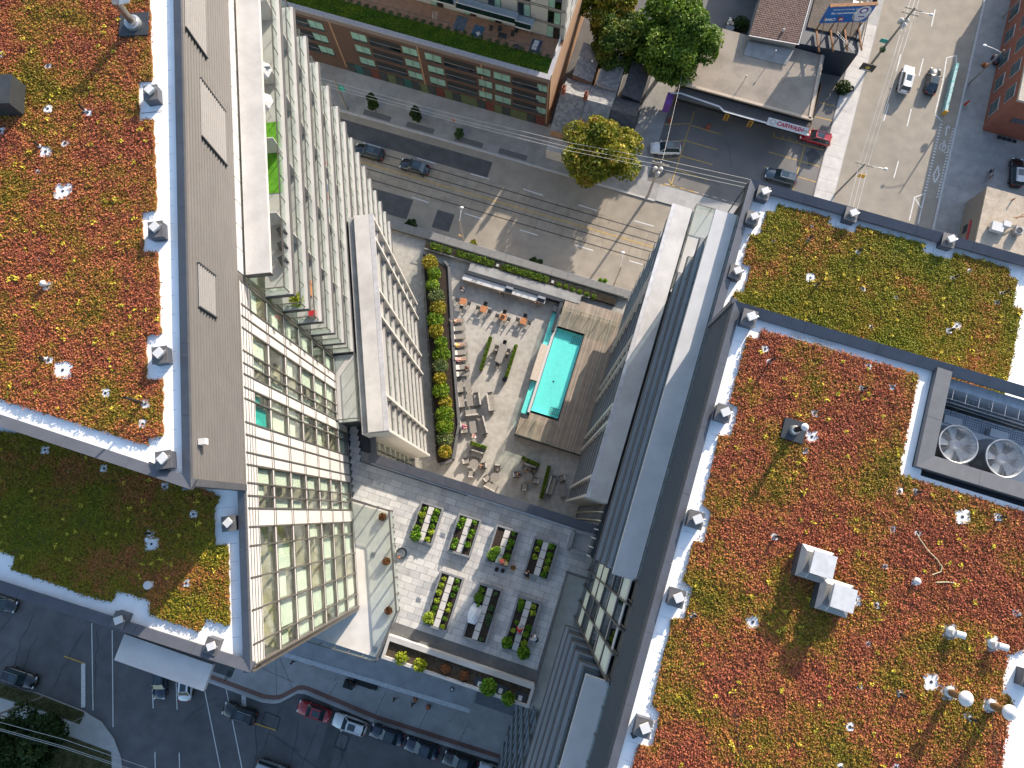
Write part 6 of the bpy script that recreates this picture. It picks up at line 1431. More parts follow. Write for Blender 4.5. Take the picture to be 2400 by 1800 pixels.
# billboard
BB = thing('billboard', 'blue bank billboard on a rusty steel frame above the dark shop', 'billboard', G(23.4, 85, 5.7))
M_RST = mat('rusty steel', (0.24, 0.12, 0.06), 0.8, 0.2, var=0.3, scale=3)
bl, br_ = at(1918, 55, 9.0), at(2028, 50, 9.0)
bx = (br_ - bl); bx.z = 0; bw_ = bx.length; bx.normalize(); by = bx.cross(UP) * -1
bup = UP
bl = at(1920, 55, 7.6); BH = 3.6
S = MB(); S.par(bl, bx * bw_, by * .2, UP * BH); S.build('panel', mat('billboard blue', (0.012, 0.13, 0.42), 0.5, var=0.05), BB)
f = bl - by * .02
textobj('Award-winning app', f + bx * bw_ * .42 + UP * 2.8 - by * .02, .5, bx, UP, M_INKW, BB)
textobj('for convenience', f + bx * bw_ * .40 + UP * 2.05 - by * .02, .55, bx, UP, M_INKW, BB, bold=.012)
textobj('BMO', f + bx * bw_ * .18 + UP * .75 - by * .02, .75, bx, UP, M_INKW, BB, bold=.02)
def disc(c, r, ax, ay, m, nm, rx=1.0):
    S = MB(); n = 24; S.add([c + ax * r * rx * math.cos(2 * math.pi * i / n) + ay * r * math.sin(2 * math.pi * i / n) for i in range(n)], [tuple(range(n))]); return S.build(nm, m, BB)
disc(f + bx * bw_ * .42 + UP * .75 - by * .02, .42, bx, UP, mat('roundel red', (0.5, 0.03, 0.05), 0.5), 'roundel')
textobj('M', f + bx * bw_ * .42 + UP * .75 - by * .04, .5, bx, UP, M_INKW, BB, bold=.03)
disc(f + bx * bw_ * .80 + UP * 1.75 - by * .02, 1.55, bx, UP, mat('ad grey', (0.6, 0.62, 0.66), 0.5), 'ad_circle', .75)
disc(f + bx * bw_ * .80 + UP * 2.4 - by * .04, .6, bx, UP, mat('ad purple', (0.12, 0.06, 0.3), 0.5), 'ad_ring'); disc(f + bx * bw_ * .80 + UP * 2.4 - by * .06, .36, bx, UP, M_INKW, 'ad_ring_centre')
S = MB(); S.par(f + bx * bw_ * .76 + UP * 1.05 - by * .05, bx * .9, by * .02, UP * .2); S.build('ad_bar', MATS['ad purple'], BB)
S = MB(); S.par(bl + UP * BH - by * .25, bx * bw_, by * .5, UP * .12); S.build('catwalk', M_RST, BB)
for i in range(4):
    p = bl + bx * bw_ * (.03 + .31 * i); q = p - by * 3.4
    S = MB(); S.tube(p + by * .1 + UP * -1.9, p + by * .1 + UP * BH, .11, 6); S.build('upright', M_RST, BB)
    S = MB(); S.par(Vector((q.x, q.y, 5.75)), (p - q).normalized() * 3.4, bx * .22, UP * .22); S.build('base_beam', M_RST, BB)
    S = MB(); S.tube(Vector((q.x, q.y, 5.9)), p + UP * 1.6, .06, 6); S.build('brace', M_RST, BB)
S = MB(); p, q = at(1960, 75, 6.6), at(2003, 118, 5.9); d = (q - p).normalized(); n_ = d.cross(UP).normalized() * .16
for k in (-1, 1): S.tube(p + n_ * k, q + n_ * k, .03, 5)
for i in range(12): S.tube(p.lerp(q, (i + .5) / 12) - n_, p.lerp(q, (i + .5) / 12) + n_, .025, 5)
S.build('ladder', M_WHITE, BB)
S = MB(); c = at(2030, 165, 4.2); S.par(c - E1 * 1.1, E1 * 2.0, -E2 * .1, UP * 1.5); sgn = tag(S.build('hanging_sign', M_INKK), 'black hanging shop sign with gold crest by the bright pavement', 'sign')
S = MB(); S.add([c + E1 * (-.1 + .32 * math.cos(i * .52)) + UP * (.75 + .32 * math.sin(i * .52)) - E2 * .12 for i in range(12)], [tuple(range(12))]); S.build('crest', mat('gold paint', (0.45, 0.35, 0.06), 0.5), sgn)
S = MB(); S.quad(c + E1 * -.8 + UP * .15 - E2 * .12, c + E1 * .6 + UP * .15 - E2 * .12, c + E1 * .6 + UP * .28 - E2 * .12, c + E1 * -.8 + UP * .28 - E2 * .12); S.build('name_line', M_INKW, sgn)
# dark roof beyond the billboard
t = thing('black_roof_shop', 'low black roofed building at the top edge behind the billboard', 'building', G(22, 92, 0))
S = MB(); S.prism([G(8, 88)[:2], G(28.2, 88.6)[:2], G(28.2, 110)[:2], G(8, 110)[:2]], 0, 5.2); S.build('wall', M_BALC, t)
# red brick building on the right
t = thing('red_brick_building', 'red brick two storey building at the right edge with flat roof', 'building', G(56, 82, 0))
S = MB(); S.prism([G(49.2, 75.4)[:2], G(80, 75.4)[:2], G(80, 110)[:2], G(49.2, 110)[:2]], 0, 8.0); S.build('wall', M_BRICKR, t)
S = MB(); S.prism([G(49.0, 75.2)[:2], G(80, 75.2)[:2], G(80, 110)[:2], G(49.0, 110)[:2]], 8.0, 8.4); S.build('roof', mat('tan flat roof', (0.42, 0.37, 0.31), 0.9, var=0.1, stain=0.2), t)
for i in range(5):
    for z in (1.0, 4.6):
        b = 77.0 + i * 4.2
        S = MB(); S.par(G(49.14, b, z), E1 * .06, E2 * 2.2, UP * 2.2); o = S.build('window', M_WHITE, t)
        for k in range(3):
            for r in range(2): S = MB(); S.par(G(49.10, b + .08 + k * .7, z + .1 + r * 1.05), E1 * .05, E2 * .62, UP * .95); S.build('pane', M_GDARK, o)
S = MB(); S.par(G(51, 75.3, 3.6), E1 * 4.0, E2 * .1, UP * .9); S.build('sign_band', mat('sign dark', (0.08, 0.08, 0.10), 0.5), t)
for i in range(4): S = MB(); S.box(G(51.8 + i * .75, 74.9, .28), (.5, .4, .3), GA); tag(S.build('wall_planter', M_BALC), 'small dark box, %s from the left, by the red brick wall' % ordw(i + 1), 'box', 'dark boxes by the red brick wall')
# tan building lower right of it
t = thing('tan_building', 'low tan building with rooftop units and red sign band at the right', 'building', G(56, 55, 0))
S = MB(); S.prism([G(49.05, 38)[:2], G(78, 38)[:2], G(78, 63.1)[:2], G(49.05, 63.1)[:2]], 0, 5.0); S.build('wall', mat('tan stucco', (0.24, 0.20, 0.165), 0.85, var=0.08), t)
S = MB(); S.prism([G(49.0, 37.9)[:2], G(78, 37.9)[:2], G(78, 63.2)[:2], G(49.0, 63.2)[:2]], 5.0, 5.25); S.build('roof', mat('tan gravel roof', (0.42, 0.35, 0.275), 0.95, var=0.12, scale=3, stain=0.25, sscale=0.6, bump=0.3), t)
S = MB(); S.par(G(48.95, 50, 2.6), E1 * .08, E2 * 9, UP * .5); S.build('red_sign_band', mat('sign band red', (0.4, 0.04, 0.05), 0.5), t)
S = MB(); S.par(G(48.96, 57.5, 1.2), E1 * .08, E2 * 1.2, UP * 1.0); S.build('window', M_GDARK, t)
for u, v, d in ((2336, 533, (1.6, 1.3, .7)), (2357, 527, (1.0, .8, .9)), (2385, 542, (1.0, 1.0, .8))):
    c = at(u, v, 5.8); S = MB(); S.box(c, d, GA); o = S.build('rooftop_unit', M_WHITE if u < 2380 else M_GALV, t)
    if u > 2380: S = MB(); S.lathe(c + UP * .4, [(.42, 0), (.42, .06), (.3, .06), (.3, .02)], 18); S.build('fan', M_DARK, o)
S = MB(); S.tube(at(2371, 470, 5.2), at(2371, 470, 5.2) + UP * .7, .1, 8); S.build('vent_pipe', M_BRICKR, t)
S = MB(); p = at(2393, 506, 6.2); S.box(p, (1.6, .12, .12), .5); S.box(p - UP * .4, (1.4, .12, .12), .1); S.build('timber_frame', M_RST, t)
# street level canopy on the south side of the garden block
t = thing('street_canopy', 'long blue grey flat canopy over the pavement below the roof garden', 'canopy', G(-12, -24, 0))
S = MB(); S.prism([G(-29, -26.1)[:2], G(1.0, -25.1)[:2], G(1.1, -15.6)[:2], G(-29, -15.6)[:2]], 5.4, 6.0); S.build('slab', mat('canopy membrane', (0.30, 0.315, 0.335), 0.7, var=0.1, scale=0.8, stain=0.2), t)
S = MB()
strip(S, G(-29, -26.0, 6.02), G(1.0, -25.0, 6.02), .55); S.build('edge_strip', mat('canopy edge metal', (0.46, 0.47, 0.49), 0.5, 0.2, var=0.15, scale=3), t)
S = MB(); S.lathe(at(1059, 1616, 6.0), [(.28, 0), (.28, .1), (.2, .1), (.2, .06)], 16); S.build('drain_collar', M_DARK, t); S = MB(); S.lathe(at(1059, 1616, 6.05), [(.17, 0), (.17, .1)], 14); S.build('drain_cap', M_WHITE, t)
for i in range(9):
    S = MB(); S.tube(G(-27 + i * 3.3, -26.4 + .03 * i, .1), G(-27 + i * 3.3, -25.6 + .03 * i, 5.4), .07, 8); S.build('column', M_GALV, t)
S = MB(); S.prism([G(1.3, -25.4)[:2], G(9, -25.4)[:2], G(9, -15.7)[:2], G(1.3, -15.7)[:2]], 0.1, .3); struct('entrance_paving', S, mat('dark entrance paving', (0.16, 0.17, 0.19), 0.8, var=0.15, scale=3))
# glazed base of the right tower, south part
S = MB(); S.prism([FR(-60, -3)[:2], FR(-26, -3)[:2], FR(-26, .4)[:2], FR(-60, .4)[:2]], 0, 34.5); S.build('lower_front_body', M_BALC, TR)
for k in range(10):
    for j in range(9):
        S = MB(); S.par(FR(-44 + j * 2.0, .41, 1.0 + k * 3.3), SR * 1.9, NR * .05, UP * 3.0); S.build('glass_pane', M_GDARK, TR)
for j in range(10):
    S = MB(); S.par(FR(-44.06 + j * 2.0, .41, .3), SR * .12, NR * .22, UP * 34); S.build('mullion', M_GALV, TR)
for k in range(11):
    S = MB(); S.par(FR(-44, .41, .85 + k * 3.3), SR * 18, NR * .14, UP * .12); S.build('transom', M_GALV, TR)
# ================================================================== trees
M_BARK = mat('tree bark', (0.11, 0.085, 0.065), 0.95, var=0.25, scale=5, bump=0.5)
def tree(label, base, hz, cr, n, m, size=0.28, seed=1, lobes=26, group=None, name='tree', squash=0.8):
    """trunk, limbs and a crown of leaf clumps: base point, crown centre height, crown radii"""
    r = random.Random(seed); base = Vector(base)
    t = thing(name, label, 'tree', base, group=group)
    S = MB(); top = Vector((0, 0, hz * 0.75)); S.tube((0, 0, 0), (0, 0, hz * .45), cr[0] * .06, 9, cr[0] * .045); S.build('trunk', M_BARK, t, local=True)
    S = MB(); P_ = []; cs = []
    for i in range(lobes):
        a = r.random() * 6.283; q = r.random() ** .5; el = r.uniform(-.75, 1)
        rad = math.sqrt(max(0, 1 - el * el * .85))
        cs.append((math.cos(a) * q * rad * cr[0] * .82, math.sin(a) * q * rad * cr[1] * .82, hz + el * cr[2] * .75, r.uniform(.22, .38)))
    for i, (x, y, z, k) in enumerate(cs):
        if i % 2 == 0: S.tube((0, 0, hz * .42), (x, y, z), cr[0] * .028, 5, cr[0] * .006)
        nn = n // lobes; d = rng.normal(size=(nn, 3)); d /= np.linalg.norm(d, axis=1)[:, None]; d *= (0.55 + .5 * rng.random(nn) ** .6)[:, None]
        P_.append(d * np.array([cr[0], cr[1], cr[2] * squash]) * k + np.array([x, y, z]))
    S.build('limbs', M_BARK, t, local=True)
    P_ = np.concatenate(P_) + np.array(base)
    leaves('crown', P_, size, m, t, flat=0.45)
    return t
M_TRA = mats_foliage('street tree leaves', [(0.055, 0.085, 0.008), (0.15, 0.18, 0.014), (0.31, 0.27, 0.028), (0.42, 0.25, 0.07)], 0.3, 0.55, stops=[.3, .45, .58, .74])
M_TRB = mats_foliage('garden tree leaves', [(0.04, 0.095, 0.01), (0.10, 0.18, 0.017), (0.21, 0.27, 0.035)], 0.3, 0.5)
M_TRC = mats_foliage('dark tree leaves', [(0.015, 0.035, 0.008), (0.03, 0.06, 0.012), (0.06, 0.08, 0.015)], 0.2, 0.5)
c = at(1408, 348, 6.5); tree('large golden green street tree in front of the shingled houses', (c.x, c.y, 0), 6.2, (5.7, 5.4, 4.0), 26000, M_TRA, .27, 3, 44)
c = at(1585, 80, 8); tree('largest bright green tree behind the car wash', (c.x, c.y, 0), 7.6, (6.2, 6.8, 4.6), 30000, M_TRB, .28, 5, 48)
c = at(1455, 95, 7); tree('darker green tree between the houses and the brightest tree', (c.x, c.y, 0), 6.0, (5.0, 5.5, 3.6), 17000, mats_foliage('mid tree leaves', [(0.025, 0.06, 0.01), (0.06, 0.11, 0.013), (0.17, 0.18, 0.025)], 0.3, 0.5), .28, 8, 32)
c = at(1420, 5, 7); tree('yellowing green tree at the top edge by the brick wall', (c.x, c.y, 0), 6.4, (4.6, 4.4, 3.6), 14000, M_TRA, .28, 12, 30)
for i, (u, v, h, l) in enumerate(((882, 264, 4.6, 'leaning slim dark street tree nearest the left tower'), (978, 288, 3.9, 'conical dark street tree in the far pavement'), (1078, 322, 1.9, 'smallest street tree in the far pavement near the brick corner'))):
    c = at(u, v, 0); tree(l, c, h * .58, (1.0 if h > 3 else .8, 1.0 if h > 3 else .8, h * .42), 2600 if h > 3 else 1200, M_TRC if h > 3 else M_VEGD, .2, 20 + i, 14)
for i, (u, v, h, r, l) in enumerate(((968, 541, 2.6, 1.15, 'dark green street tree beside the left parapet corner'), (1108, 580, 2.0, .8, 'small golden street tree next to the leaning lamp'), (1256, 625, 2.3, 1.05, 'dark round street tree by the middle of the parapet'), (1407, 668, 2.2, .8, 'bright small street tree nearest the right tower'))):
    c = at(u, v, 0); tree(l, c, h * .62, (r, r, h * .4), 2000, [M_TRC, M_TRA, M_TRC, M_VEG][i], .17, 30 + i, 12)
c = at(60, 1745, 4); tree('big dark cedar in the lower left corner lawn', (c.x, c.y, 0), 4.6, (5.2, 4.6, 3.6), 16000, M_TRC, .26, 41, 34)
c = at(92, 1688, 3); tree('narrow dark cedar rising beside the corner lawn', (c.x, c.y, 0), 3.0, (1.6, 1.8, 2.6), 4000, M_TRC, .22, 43, 14)
c = at(1977, 205, .8); veg(Vector((c.x, c.y, .1)), 1.2, 1.5, M_TRC, 900, .2, 'dark green bush at the corner of the car wash lot', nm='corner_bush')
c = at(1738, 55, .8); veg(Vector((c.x, c.y, .1)), 1.3, 1.4, M_TRC, 700, .2, 'dark bush beside the parked car behind the car wash', nm='corner_bush')

# ================================================================== vehicles
def paint(name, c, rough=0.25, metal=0.0):
    if name in MATS: return MATS[name]
    m = mat(name, c, rough, metal, var=0.02, spec=0.6); m.node_tree.nodes['Principled BSDF'].inputs['Coat Weight'].default_value = 0.6
    return m
M_TYRE = mat('tyre rubber', (0.02, 0.02, 0.02), 0.9); M_RIM = mat('wheel rim', (0.35, 0.35, 0.36), 0.3, 0.8); M_CARG = mat('car glass', (0.025, 0.045, 0.055), 0.06, spec=0.9)
M_HEAD = mat('headlamp', (0.7, 0.7, 0.7), 0.2); M_TAIL = mat('tail lamp', (0.35, 0.02, 0.02), 0.3)
def loft(secs, m=0):
    """closed cross sections along x joined into one skin"""
    S = MB(); k = len(secs[0])
    vs = [p for s in secs for p in s]
    fs = [(i * k + j, i * k + (j + 1) % k, (i + 1) * k + (j + 1) % k, (i + 1) * k + j) for i in range(len(secs) - 1) for j in range(k)]
    fs += [tuple(range(k - 1, -1, -1)), tuple(range((len(secs) - 1) * k, len(secs) * k))]
    return S.add(vs, fs)
PROTO = {}
def car_proto(kind):
    suv = kind == 'suv'
    L_, W_, H_ = (4.65, 1.88, 1.68) if suv else (4.6, 1.82, 1.44)
    t = thing('parked_car', 'car', 'car'); M = {}
    hz = .98 if suv else .88
    st = [(-.5, .70, .62), (-.485, .80, hz - .12), (-.44, .90, hz + (.06 if suv else 0)), (-.3, .98, hz + .04), (0, 1, hz + .04), (.2, 1, hz), (.33, .97, hz - .05), (.42, .92, hz - .14), (.475, .83, hz - .27), (.5, .68, hz - .38)]
    secs = []
    for x, w, z in st:
        hw = W_ / 2 * w; X = x * L_
        secs.append([(X, -hw * .9, .24), (X, -hw, .45), (X, -hw * .985, z - .16), (X, -hw * .84, z), (X, 0, z + .035), (X, hw * .84, z), (X, hw * .985, z - .16), (X, hw, .45), (X, hw * .9, .24)])
    body = loft(secs).build('body', paint('paint base', (0.5, 0.5, 0.5)), t, smooth=True, local=True)
    b0, b1 = (-.46, .2) if suv else (-.34, .2); r0, r1 = (-.40, .04) if suv else (-.20, .04); hb = W_ / 2 * .86; hr = W_ / 2 * .66; zb = hz + .03
    B = [(b0 * L_, -hb, zb), (b1 * L_, -hb, zb), (b1 * L_, hb, zb), (b0 * L_, hb, zb)]; T_ = [(r0 * L_, -hr, H_ - .02), (r1 * L_, -hr, H_), (r1 * L_, hr, H_), (r0 * L_, hr, H_ - .02)]
    S = MB(); S.add([B[1], B[2], T_[2], T_[1]], [(0, 1, 2, 3)]); S.build('windscreen', M_CARG, t, local=True)
    S = MB(); S.add([B[3], B[0], T_[0], T_[3]], [(0, 1, 2, 3)]); S.build('rear_window', M_CARG, t, local=True)
    S = MB(); S.add([B[0], B[1], T_[1], T_[0]], [(0, 1, 2, 3)]); S.build('side_window', M_CARG, t, local=True)
    S = MB(); S.add([B[2], B[3], T_[3], T_[2]], [(0, 1, 2, 3)]); S.build('side_window', M_CARG, t, local=True)
    q = [(r0 * L_, -hr, H_), (r0 * L_ + .15, 0, H_ + .05), (r0 * L_, hr, H_), (r1 * L_, hr, H_ + .01), (r1 * L_ - .1, 0, H_ + .06), (r1 * L_, -hr, H_ + .01)]
    S = MB(); S.prism([(r0 * L_ - .06, -hr - .03), (r1 * L_ + .05, -hr - .03), (r1 * L_ + .12, 0), (r1 * L_ + .05, hr + .03), (r0 * L_ - .06, hr + .03), (r0 * L_ - .12, 0)], H_ - .03, H_ + .035); S.build('roof', paint('paint base', (0, 0, 0)), t, local=True)
    for sgn in (-1, 1):
        for (p, q) in ((B[0], T_[0]), (B[1], T_[1])): S = MB(); S.tube((p[0], p[1] * (-sgn), p[2]), (q[0], q[1] * (-sgn), q[2]), .045, 5); S.build('pillar', paint('paint base', (0, 0, 0)), t, local=True)
        S = MB(); S.box((L_ * .16, sgn * (W_ / 2 + .05), hz + .05), (.12, .2, .12)); S.build('mirror', paint('paint base', (0, 0, 0)), t, local=True)
        S = MB(); S.box((L_ * .462, sgn * W_ * .33, hz - .27), (.18, .34, .12)); S.build('headlight', M_HEAD, t, local=True)
        S = MB(); S.box((-L_ * .486, sgn * W_ * .34, hz - .1), (.1, .3, .14)); S.build('taillight', M_TAIL, t, local=True)
        for x in (-.3, .31):
            S = MB(); S.tube((x * L_, sgn * (W_ / 2 - .22), .33), (x * L_, sgn * (W_ / 2 + .01), .33), .33, 14); w = S.build('wheel', M_TYRE, t, local=True)
            S = MB(); S.tube((x * L_, sgn * (W_ / 2), .33), (x * L_, sgn * (W_ / 2 + .02), .33), .2, 10); S.build('rim', M_RIM, w, local=True)
    if suv:
        for sgn in (-1, 1): S = MB(); S.tube((r0 * L_ + .1, sgn * (hr - .08), H_ + .09), (r1 * L_ - .1, sgn * (hr - .08), H_ + .09), .025, 5); S.build('roof_rail', M_GALV, t, local=True)
    PROTO[kind] = t
    return t
def car(kind, u, v, ang, pm, label, zz=0.0, glassroof=False, name='parked_car', group='cars on the streets and lots', roofm=None):
    c = at(u, v, zz + .6); c.z = zz
    if kind not in PROTO: t = car_proto(kind); first = True; t.location = c; t.rotation_euler = (0, 0, ang); TM[t.name] = Matrix.Translation(c) @ Matrix.Rotation(ang, 4, 'Z'); t['label'] = label; t['group'] = group
    else: t = copy_tree(PROTO[kind], c, ang, label, group)
    for ch in t.children:
        k = ch.name.split('.')[0]
        if k in ('body', 'roof', 'pillar', 'mirror'):
            ch.material_slots[0].link = 'OBJECT'; ch.material_slots[0].material = (roofm if (k == 'roof' and roofm) else pm)
    if glassroof:
        S = MB(); H_ = 1.68 if kind == 'suv' else 1.44; S.box((-.45, 0, H_ + .045), (1.0, .78, .025)); S.build('sunroof', M_CARG, t, local=True)
    return t
CBLK, CGRY, CNAVY, CRED, CWHT, CSIL, CSLT = paint('paint black', (0.008, 0.008, 0.01)), paint('paint dark grey', (0.03, 0.035, 0.042), .25, .4), paint('paint navy', (0.008, 0.018, 0.04)), paint('paint red', (0.33, 0.008, 0.015)), paint('paint white', (0.72, 0.72, 0.72)), paint('paint silver', (0.42, 0.43, 0.44), .25, .5), paint('paint slate', (0.10, 0.12, 0.14), .25, .4)
W_ = GA + math.pi
car('sedan', 736, 1667, W_, CRED, 'red sedan at the head of the row parked below the garden block', glassroof=True)
car('suv', 820, 1697, W_, CWHT, 'white car with black sunroof parked behind the red sedan', glassroof=True)
car('sedan', 907, 1722, W_, CNAVY, 'dark blue sedan parked right behind the white car')
car('sedan', 989, 1754, W_, CNAVY, 'dark blue sedan parked third from the right of its row')
car('sedan', 1078, 1786, W_, CBLK, 'black sedan cut by the lower picture edge')
car('sedan', 1160, 1812, W_, CSIL, 'silver car barely visible at the lower picture edge near the tower')
car('suv', 562, 1671, W_, CBLK, 'black wagon crossing the white road lines at lower left')
car('suv', 640, 1806, GA, CSIL, 'silver wagon entering the picture at the lower edge')
car('suv', 48, 1588, GA, CBLK, 'black wagon at the kerb of the corner lawn')
car('sedan', 2, 1412, GA, CGRY, 'dark hatchback cut by the left picture edge')
car('sedan', 376, 1597, -math.pi / 2, CNAVY, 'blue car half hidden under the pale canopy slab')
car('sedan', 436, 1600, math.pi / 2, CWHT, 'white car half hidden under the pale canopy slab')
car('suv', 866, 357, GA + math.pi, CBLK, 'black car on the tram tracks beside the left tower')
car('sedan', 972, 391, GA + math.pi, CGRY, 'dark grey sedan on the tram tracks')
car('suv', 1560, 348, R_(178), CWHT, 'white hatchback with black roof in the parking lot', roofm=CBLK)
car('suv', 1911, 323, GA + math.pi, CRED, 'red hatchback parked beside the car wash')
car('suv', 1829, 414, GA + math.pi, CSLT, 'slate grey wagon with roof rails in the parking lot')
car('suv', 2124, 186, R_(72), CWHT, 'white van-like car driving on the sunny street', name='car')
car('sedan', 2186, 190, R_(72), CGRY, 'dark grey car driving beside the white one')
car('suv', 2382, 405, R_(80), CBLK, 'dark car with pale roof in the yard at the right edge', roofm=CSIL)
car('sedan', 2362, 135, R_(10), CGRY, 'dark car parked behind the red brick building')
car('sedan', 1708, 72, R_(65), CBLK, 'black car parked in the shade behind the car wash')

# ================================================================== poles, lamps, wires, signs
M_POLE = mat('weathered pole', (0.26, 0.235, 0.20), 0.9, var=0.15)
M_CONP = mat('concrete pole', (0.36, 0.34, 0.31), 0.85, var=0.1)
def pole(label, u, v, h, m=M_POLE, r=.16, arm=None, trans=0, cross=0, name='utility_pole', sign=None, cat='pole', lamp=True):
    c = at(u, v, 0.1); t = thing(name, label, cat, c)
    S = MB(); S.tube((0, 0, 0), (0, 0, h), r, 10, r * .65); S.build('shaft', m, t, local=True)
    if arm:
        d, L_ = arm; S = MB(); pts = [Vector((0, 0, h * .92))] + [Vector((d[0] * L_ * q, d[1] * L_ * q, h * .92 + math.sin(q * 1.5) * .5)) for q in (.25, .5, .75, 1)]; S.path(pts, .045, 6); S.build('arm', M_WHITE, t, local=True)
        S = MB(); p = pts[-1]; S.ell(p + Vector((d[0] * .3, d[1] * .3, 0)), (.32, .22, .12), 10, 5); S.build('lamp_head', M_WHITE, t, smooth=True, local=True)
    for i in range(trans):
        a = i * 2.1 + .4; S = MB(); S.lathe((.45 * math.cos(a), .45 * math.sin(a), h * .72), [(.28, 0), (.3, .05), (.3, .75), (.2, .85), (.05, .9)], 14); S.build('transformer', M_CONC, t, local=True)
    for i in range(cross):
        S = MB(); S.box((0, 0, h - .4 - i * .9), (2.4, .12, .12), GA if name != 'x' else 0); S.build('crossarm', M_POLE, t, local=True)
        for q in (-1, -.4, .4, 1): S = MB(); S.lathe((q * math.cos(GA), q * math.sin(GA), h - .32 - i * .9), [(.06, 0), (.05, .15)], 7); S.build('insulator', M_WHITE, t, local=True)
    if sign:
        col, sz, zz, off = sign; S = MB(); S.box((off[0], off[1], zz), (sz[0], .06, sz[1]), GA); S.build('banner', mat('banner %s' % name + str(u), col, .6), t, local=True)
    return t
pole('leaning-looking concrete utility pole with transformers between the parking lot and street', 1518, 460, 10.5, M_CONP, .2, None, 3, 1)
pole('wooden utility pole hidden in the golden street tree', 1388, 385, 9.5, M_POLE, .15, None, 0, 1)
pole('utility pole with three transformers on the sunny street', 2042, 150, 12.5, M_POLE, .2, ((.95, -.3), 2.2), 3, 2, sign=((0.05, 0.33, 0.28), (1.1, .8), 5.2, (-.6, .2)))
pole('street pole with lamp arm and orange sign on the sunny pavement', 1958, 455, 9.5, M_POLE, .15, ((.95, -.25), 2.6), 0, 1, sign=((0.72, 0.38, 0.03), (.9, .9), 6.2, (1.0, -.2)))
pole('lamp pole on the right pavement by the red brick building', 2270, 197, 8.2, M_POLE, .14, ((-.95, .3), 2.4), 0, 0, name='lamp_pole')
pole('lamp pole at the top right among the parking bays', 2350, 40, 8.0, M_POLE, .12, None, 0, 0, name='lamp_pole')
pole('slim street lamp leaning over the main street by the parapet', 1088, 570, 8.5, M_POLE, .12, ((.15, .98), 1.6), 0, 0, name='street_lamp', sign=((0.62, 0.42, 0.2), (.6, .5), 3.2, (-.3, -.1)))
pole('street lamp on the near kerb next to the right tower', 1437, 672, 8.5, M_POLE, .12, ((.15, .98), 1.8), 0, 0, name='street_lamp')
pole('thick pole with teal banner on the far pavement', 814, 257, 8.0, M_POLE, .18, None, 0, 0, sign=((0.02, 0.34, 0.28), (.9, 1.3), 5.6, (.5, 0)))
pole('wooden pole with lamp in the lower left corner verge', 100, 1634, 9.0, M_POLE, .17, ((-.1, 1), 1.8), 0, 1)
pole('short street name sign post at the lower left corner', 200, 1678, 3.4, M_GALV, .05, None, 0, 0, name='street_sign_post', sign=((0.4, 0.42, 0.45), (.7, .25), 3.2, (0, 0)))
pole('thin sign post on the far pavement near the brick corner', 1066, 300, 2.6, M_RST, .04, None, 0, 0, name='sign_post', sign=((0.45, 0.12, 0.07), (.5, .4), 2.2, (0, 0)))
def wire(label, pts, r=.025, m=None, sag=0.0):
    S = MB()
    for (u0, v0, z0), (u1, v1, z1) in zip(pts, pts[1:]):
        a, b = at(u0, v0, z0), at(u1, v1, z1); n = 8
        S.path([a.lerp(b, i / n) - UP * sag * 4 * (i / n) * (1 - i / n) for i in range(n + 1)], r, 4)
    tag(S.build('overhead_wire', m or mat('overhead wire', (0.5, 0.48, 0.45), .5)), label, 'wire')
for i, (dy, l) in enumerate(((0, 'upper'), (9, 'middle'), (16, 'lower'))):
    wire('%s of three overhead wires along the far pavement' % l, [(740, 180 + dy, 9), (1060, 268 + dy, 9), (1338, 335 + dy * 1.2, 9.0), (1545, 373 + dy * 1.4, 10), (1800, 430 + dy * 1.3, 9)], .022)
for i, (du, l) in enumerate(((0, 'left'), (10, 'middle'), (20, 'right'))):
    wire('%s of three overhead wires along the sunny street' % l, [(2140 + du, -20, 11), (2095 + du * .9, 130, 11), (2015 + du * 1.1, 380, 9), (1985 + du * 1.1, 500, 9)], .03, M_WHITE)
wire('single wire crossing the parking lot to the car wash', [(1553, 375, 10), (1600, 170, 6)], .02)
for i, dy in enumerate((0, 15, 19)): wire('%s overhead wire over the lower left lawn' % ['thin upper', 'thick middle', 'lowest'][i], [(-10, 1690 + dy, 8), (150, 1733 + dy * 1.1, 8), (345, 1800 + dy, 8)], .03)
# green banner flags, flower baskets
for u, v, z, l in ((2067, 118, 5.2, 'flower basket hanging on the transformer pole'), (2305, 155, 4.6, 'flower basket hanging on the right lamp pole')):
    veg(at(u, v, z), .5, .5, M_DRY if u > 2200 else M_VEGD, 160, .14, l, nm='flower_basket')
# painted island wall in the sunny street
S = MB(); p, q = at(2241, 152, .5), at(2214, 262, .5); d = q - p; n_ = Vector((-d.y, d.x, 0)).normalized() * .22
S.par(p - n_ - UP * .5, d, n_ * 2, UP * .95); o = S.build('painted_barrier', mat('painted barrier', (0.05, 0.30, 0.30), .7, var=.5, scale=2.2, col2=(0.45, 0.55, 0.55))); tag(o, 'teal painted barrier wall in the middle of the sunny street', 'barrier')
S = MB(); S.par(q - n_ * 1.2 + d.normalized() * .15 - UP * .5, d.normalized() * .12, n_ * 2.6, UP * 1.1); S.build('striped_marker', M_YB, o)
S = MB(); c = at(2262, 245, .2); S.tube(c, c + UP * .9, .2, 10, .12); S.ell(c + UP * .9, (.16, .16, .16), 8, 5); tag(S.build('fire_hydrant', mat('hydrant red', (0.5, 0.06, 0.03), .5)), 'red fire hydrant on the right pavement', 'hydrant')
S = MB(); c = at(1993, 208, .3); S.path([c + Vector((math.cos(a) * .45, math.sin(a) * .45, .1)) for a in np.linspace(0, 6.283, 17)], .14, 6); tag(S.build('old_tyre', M_TYRE), 'old tyre lying on the bright pavement by the bush', 'tyre')
for u, v, l in ((954, 1641, 'upper left'), (985, 1657, 'lower right')):
    pass
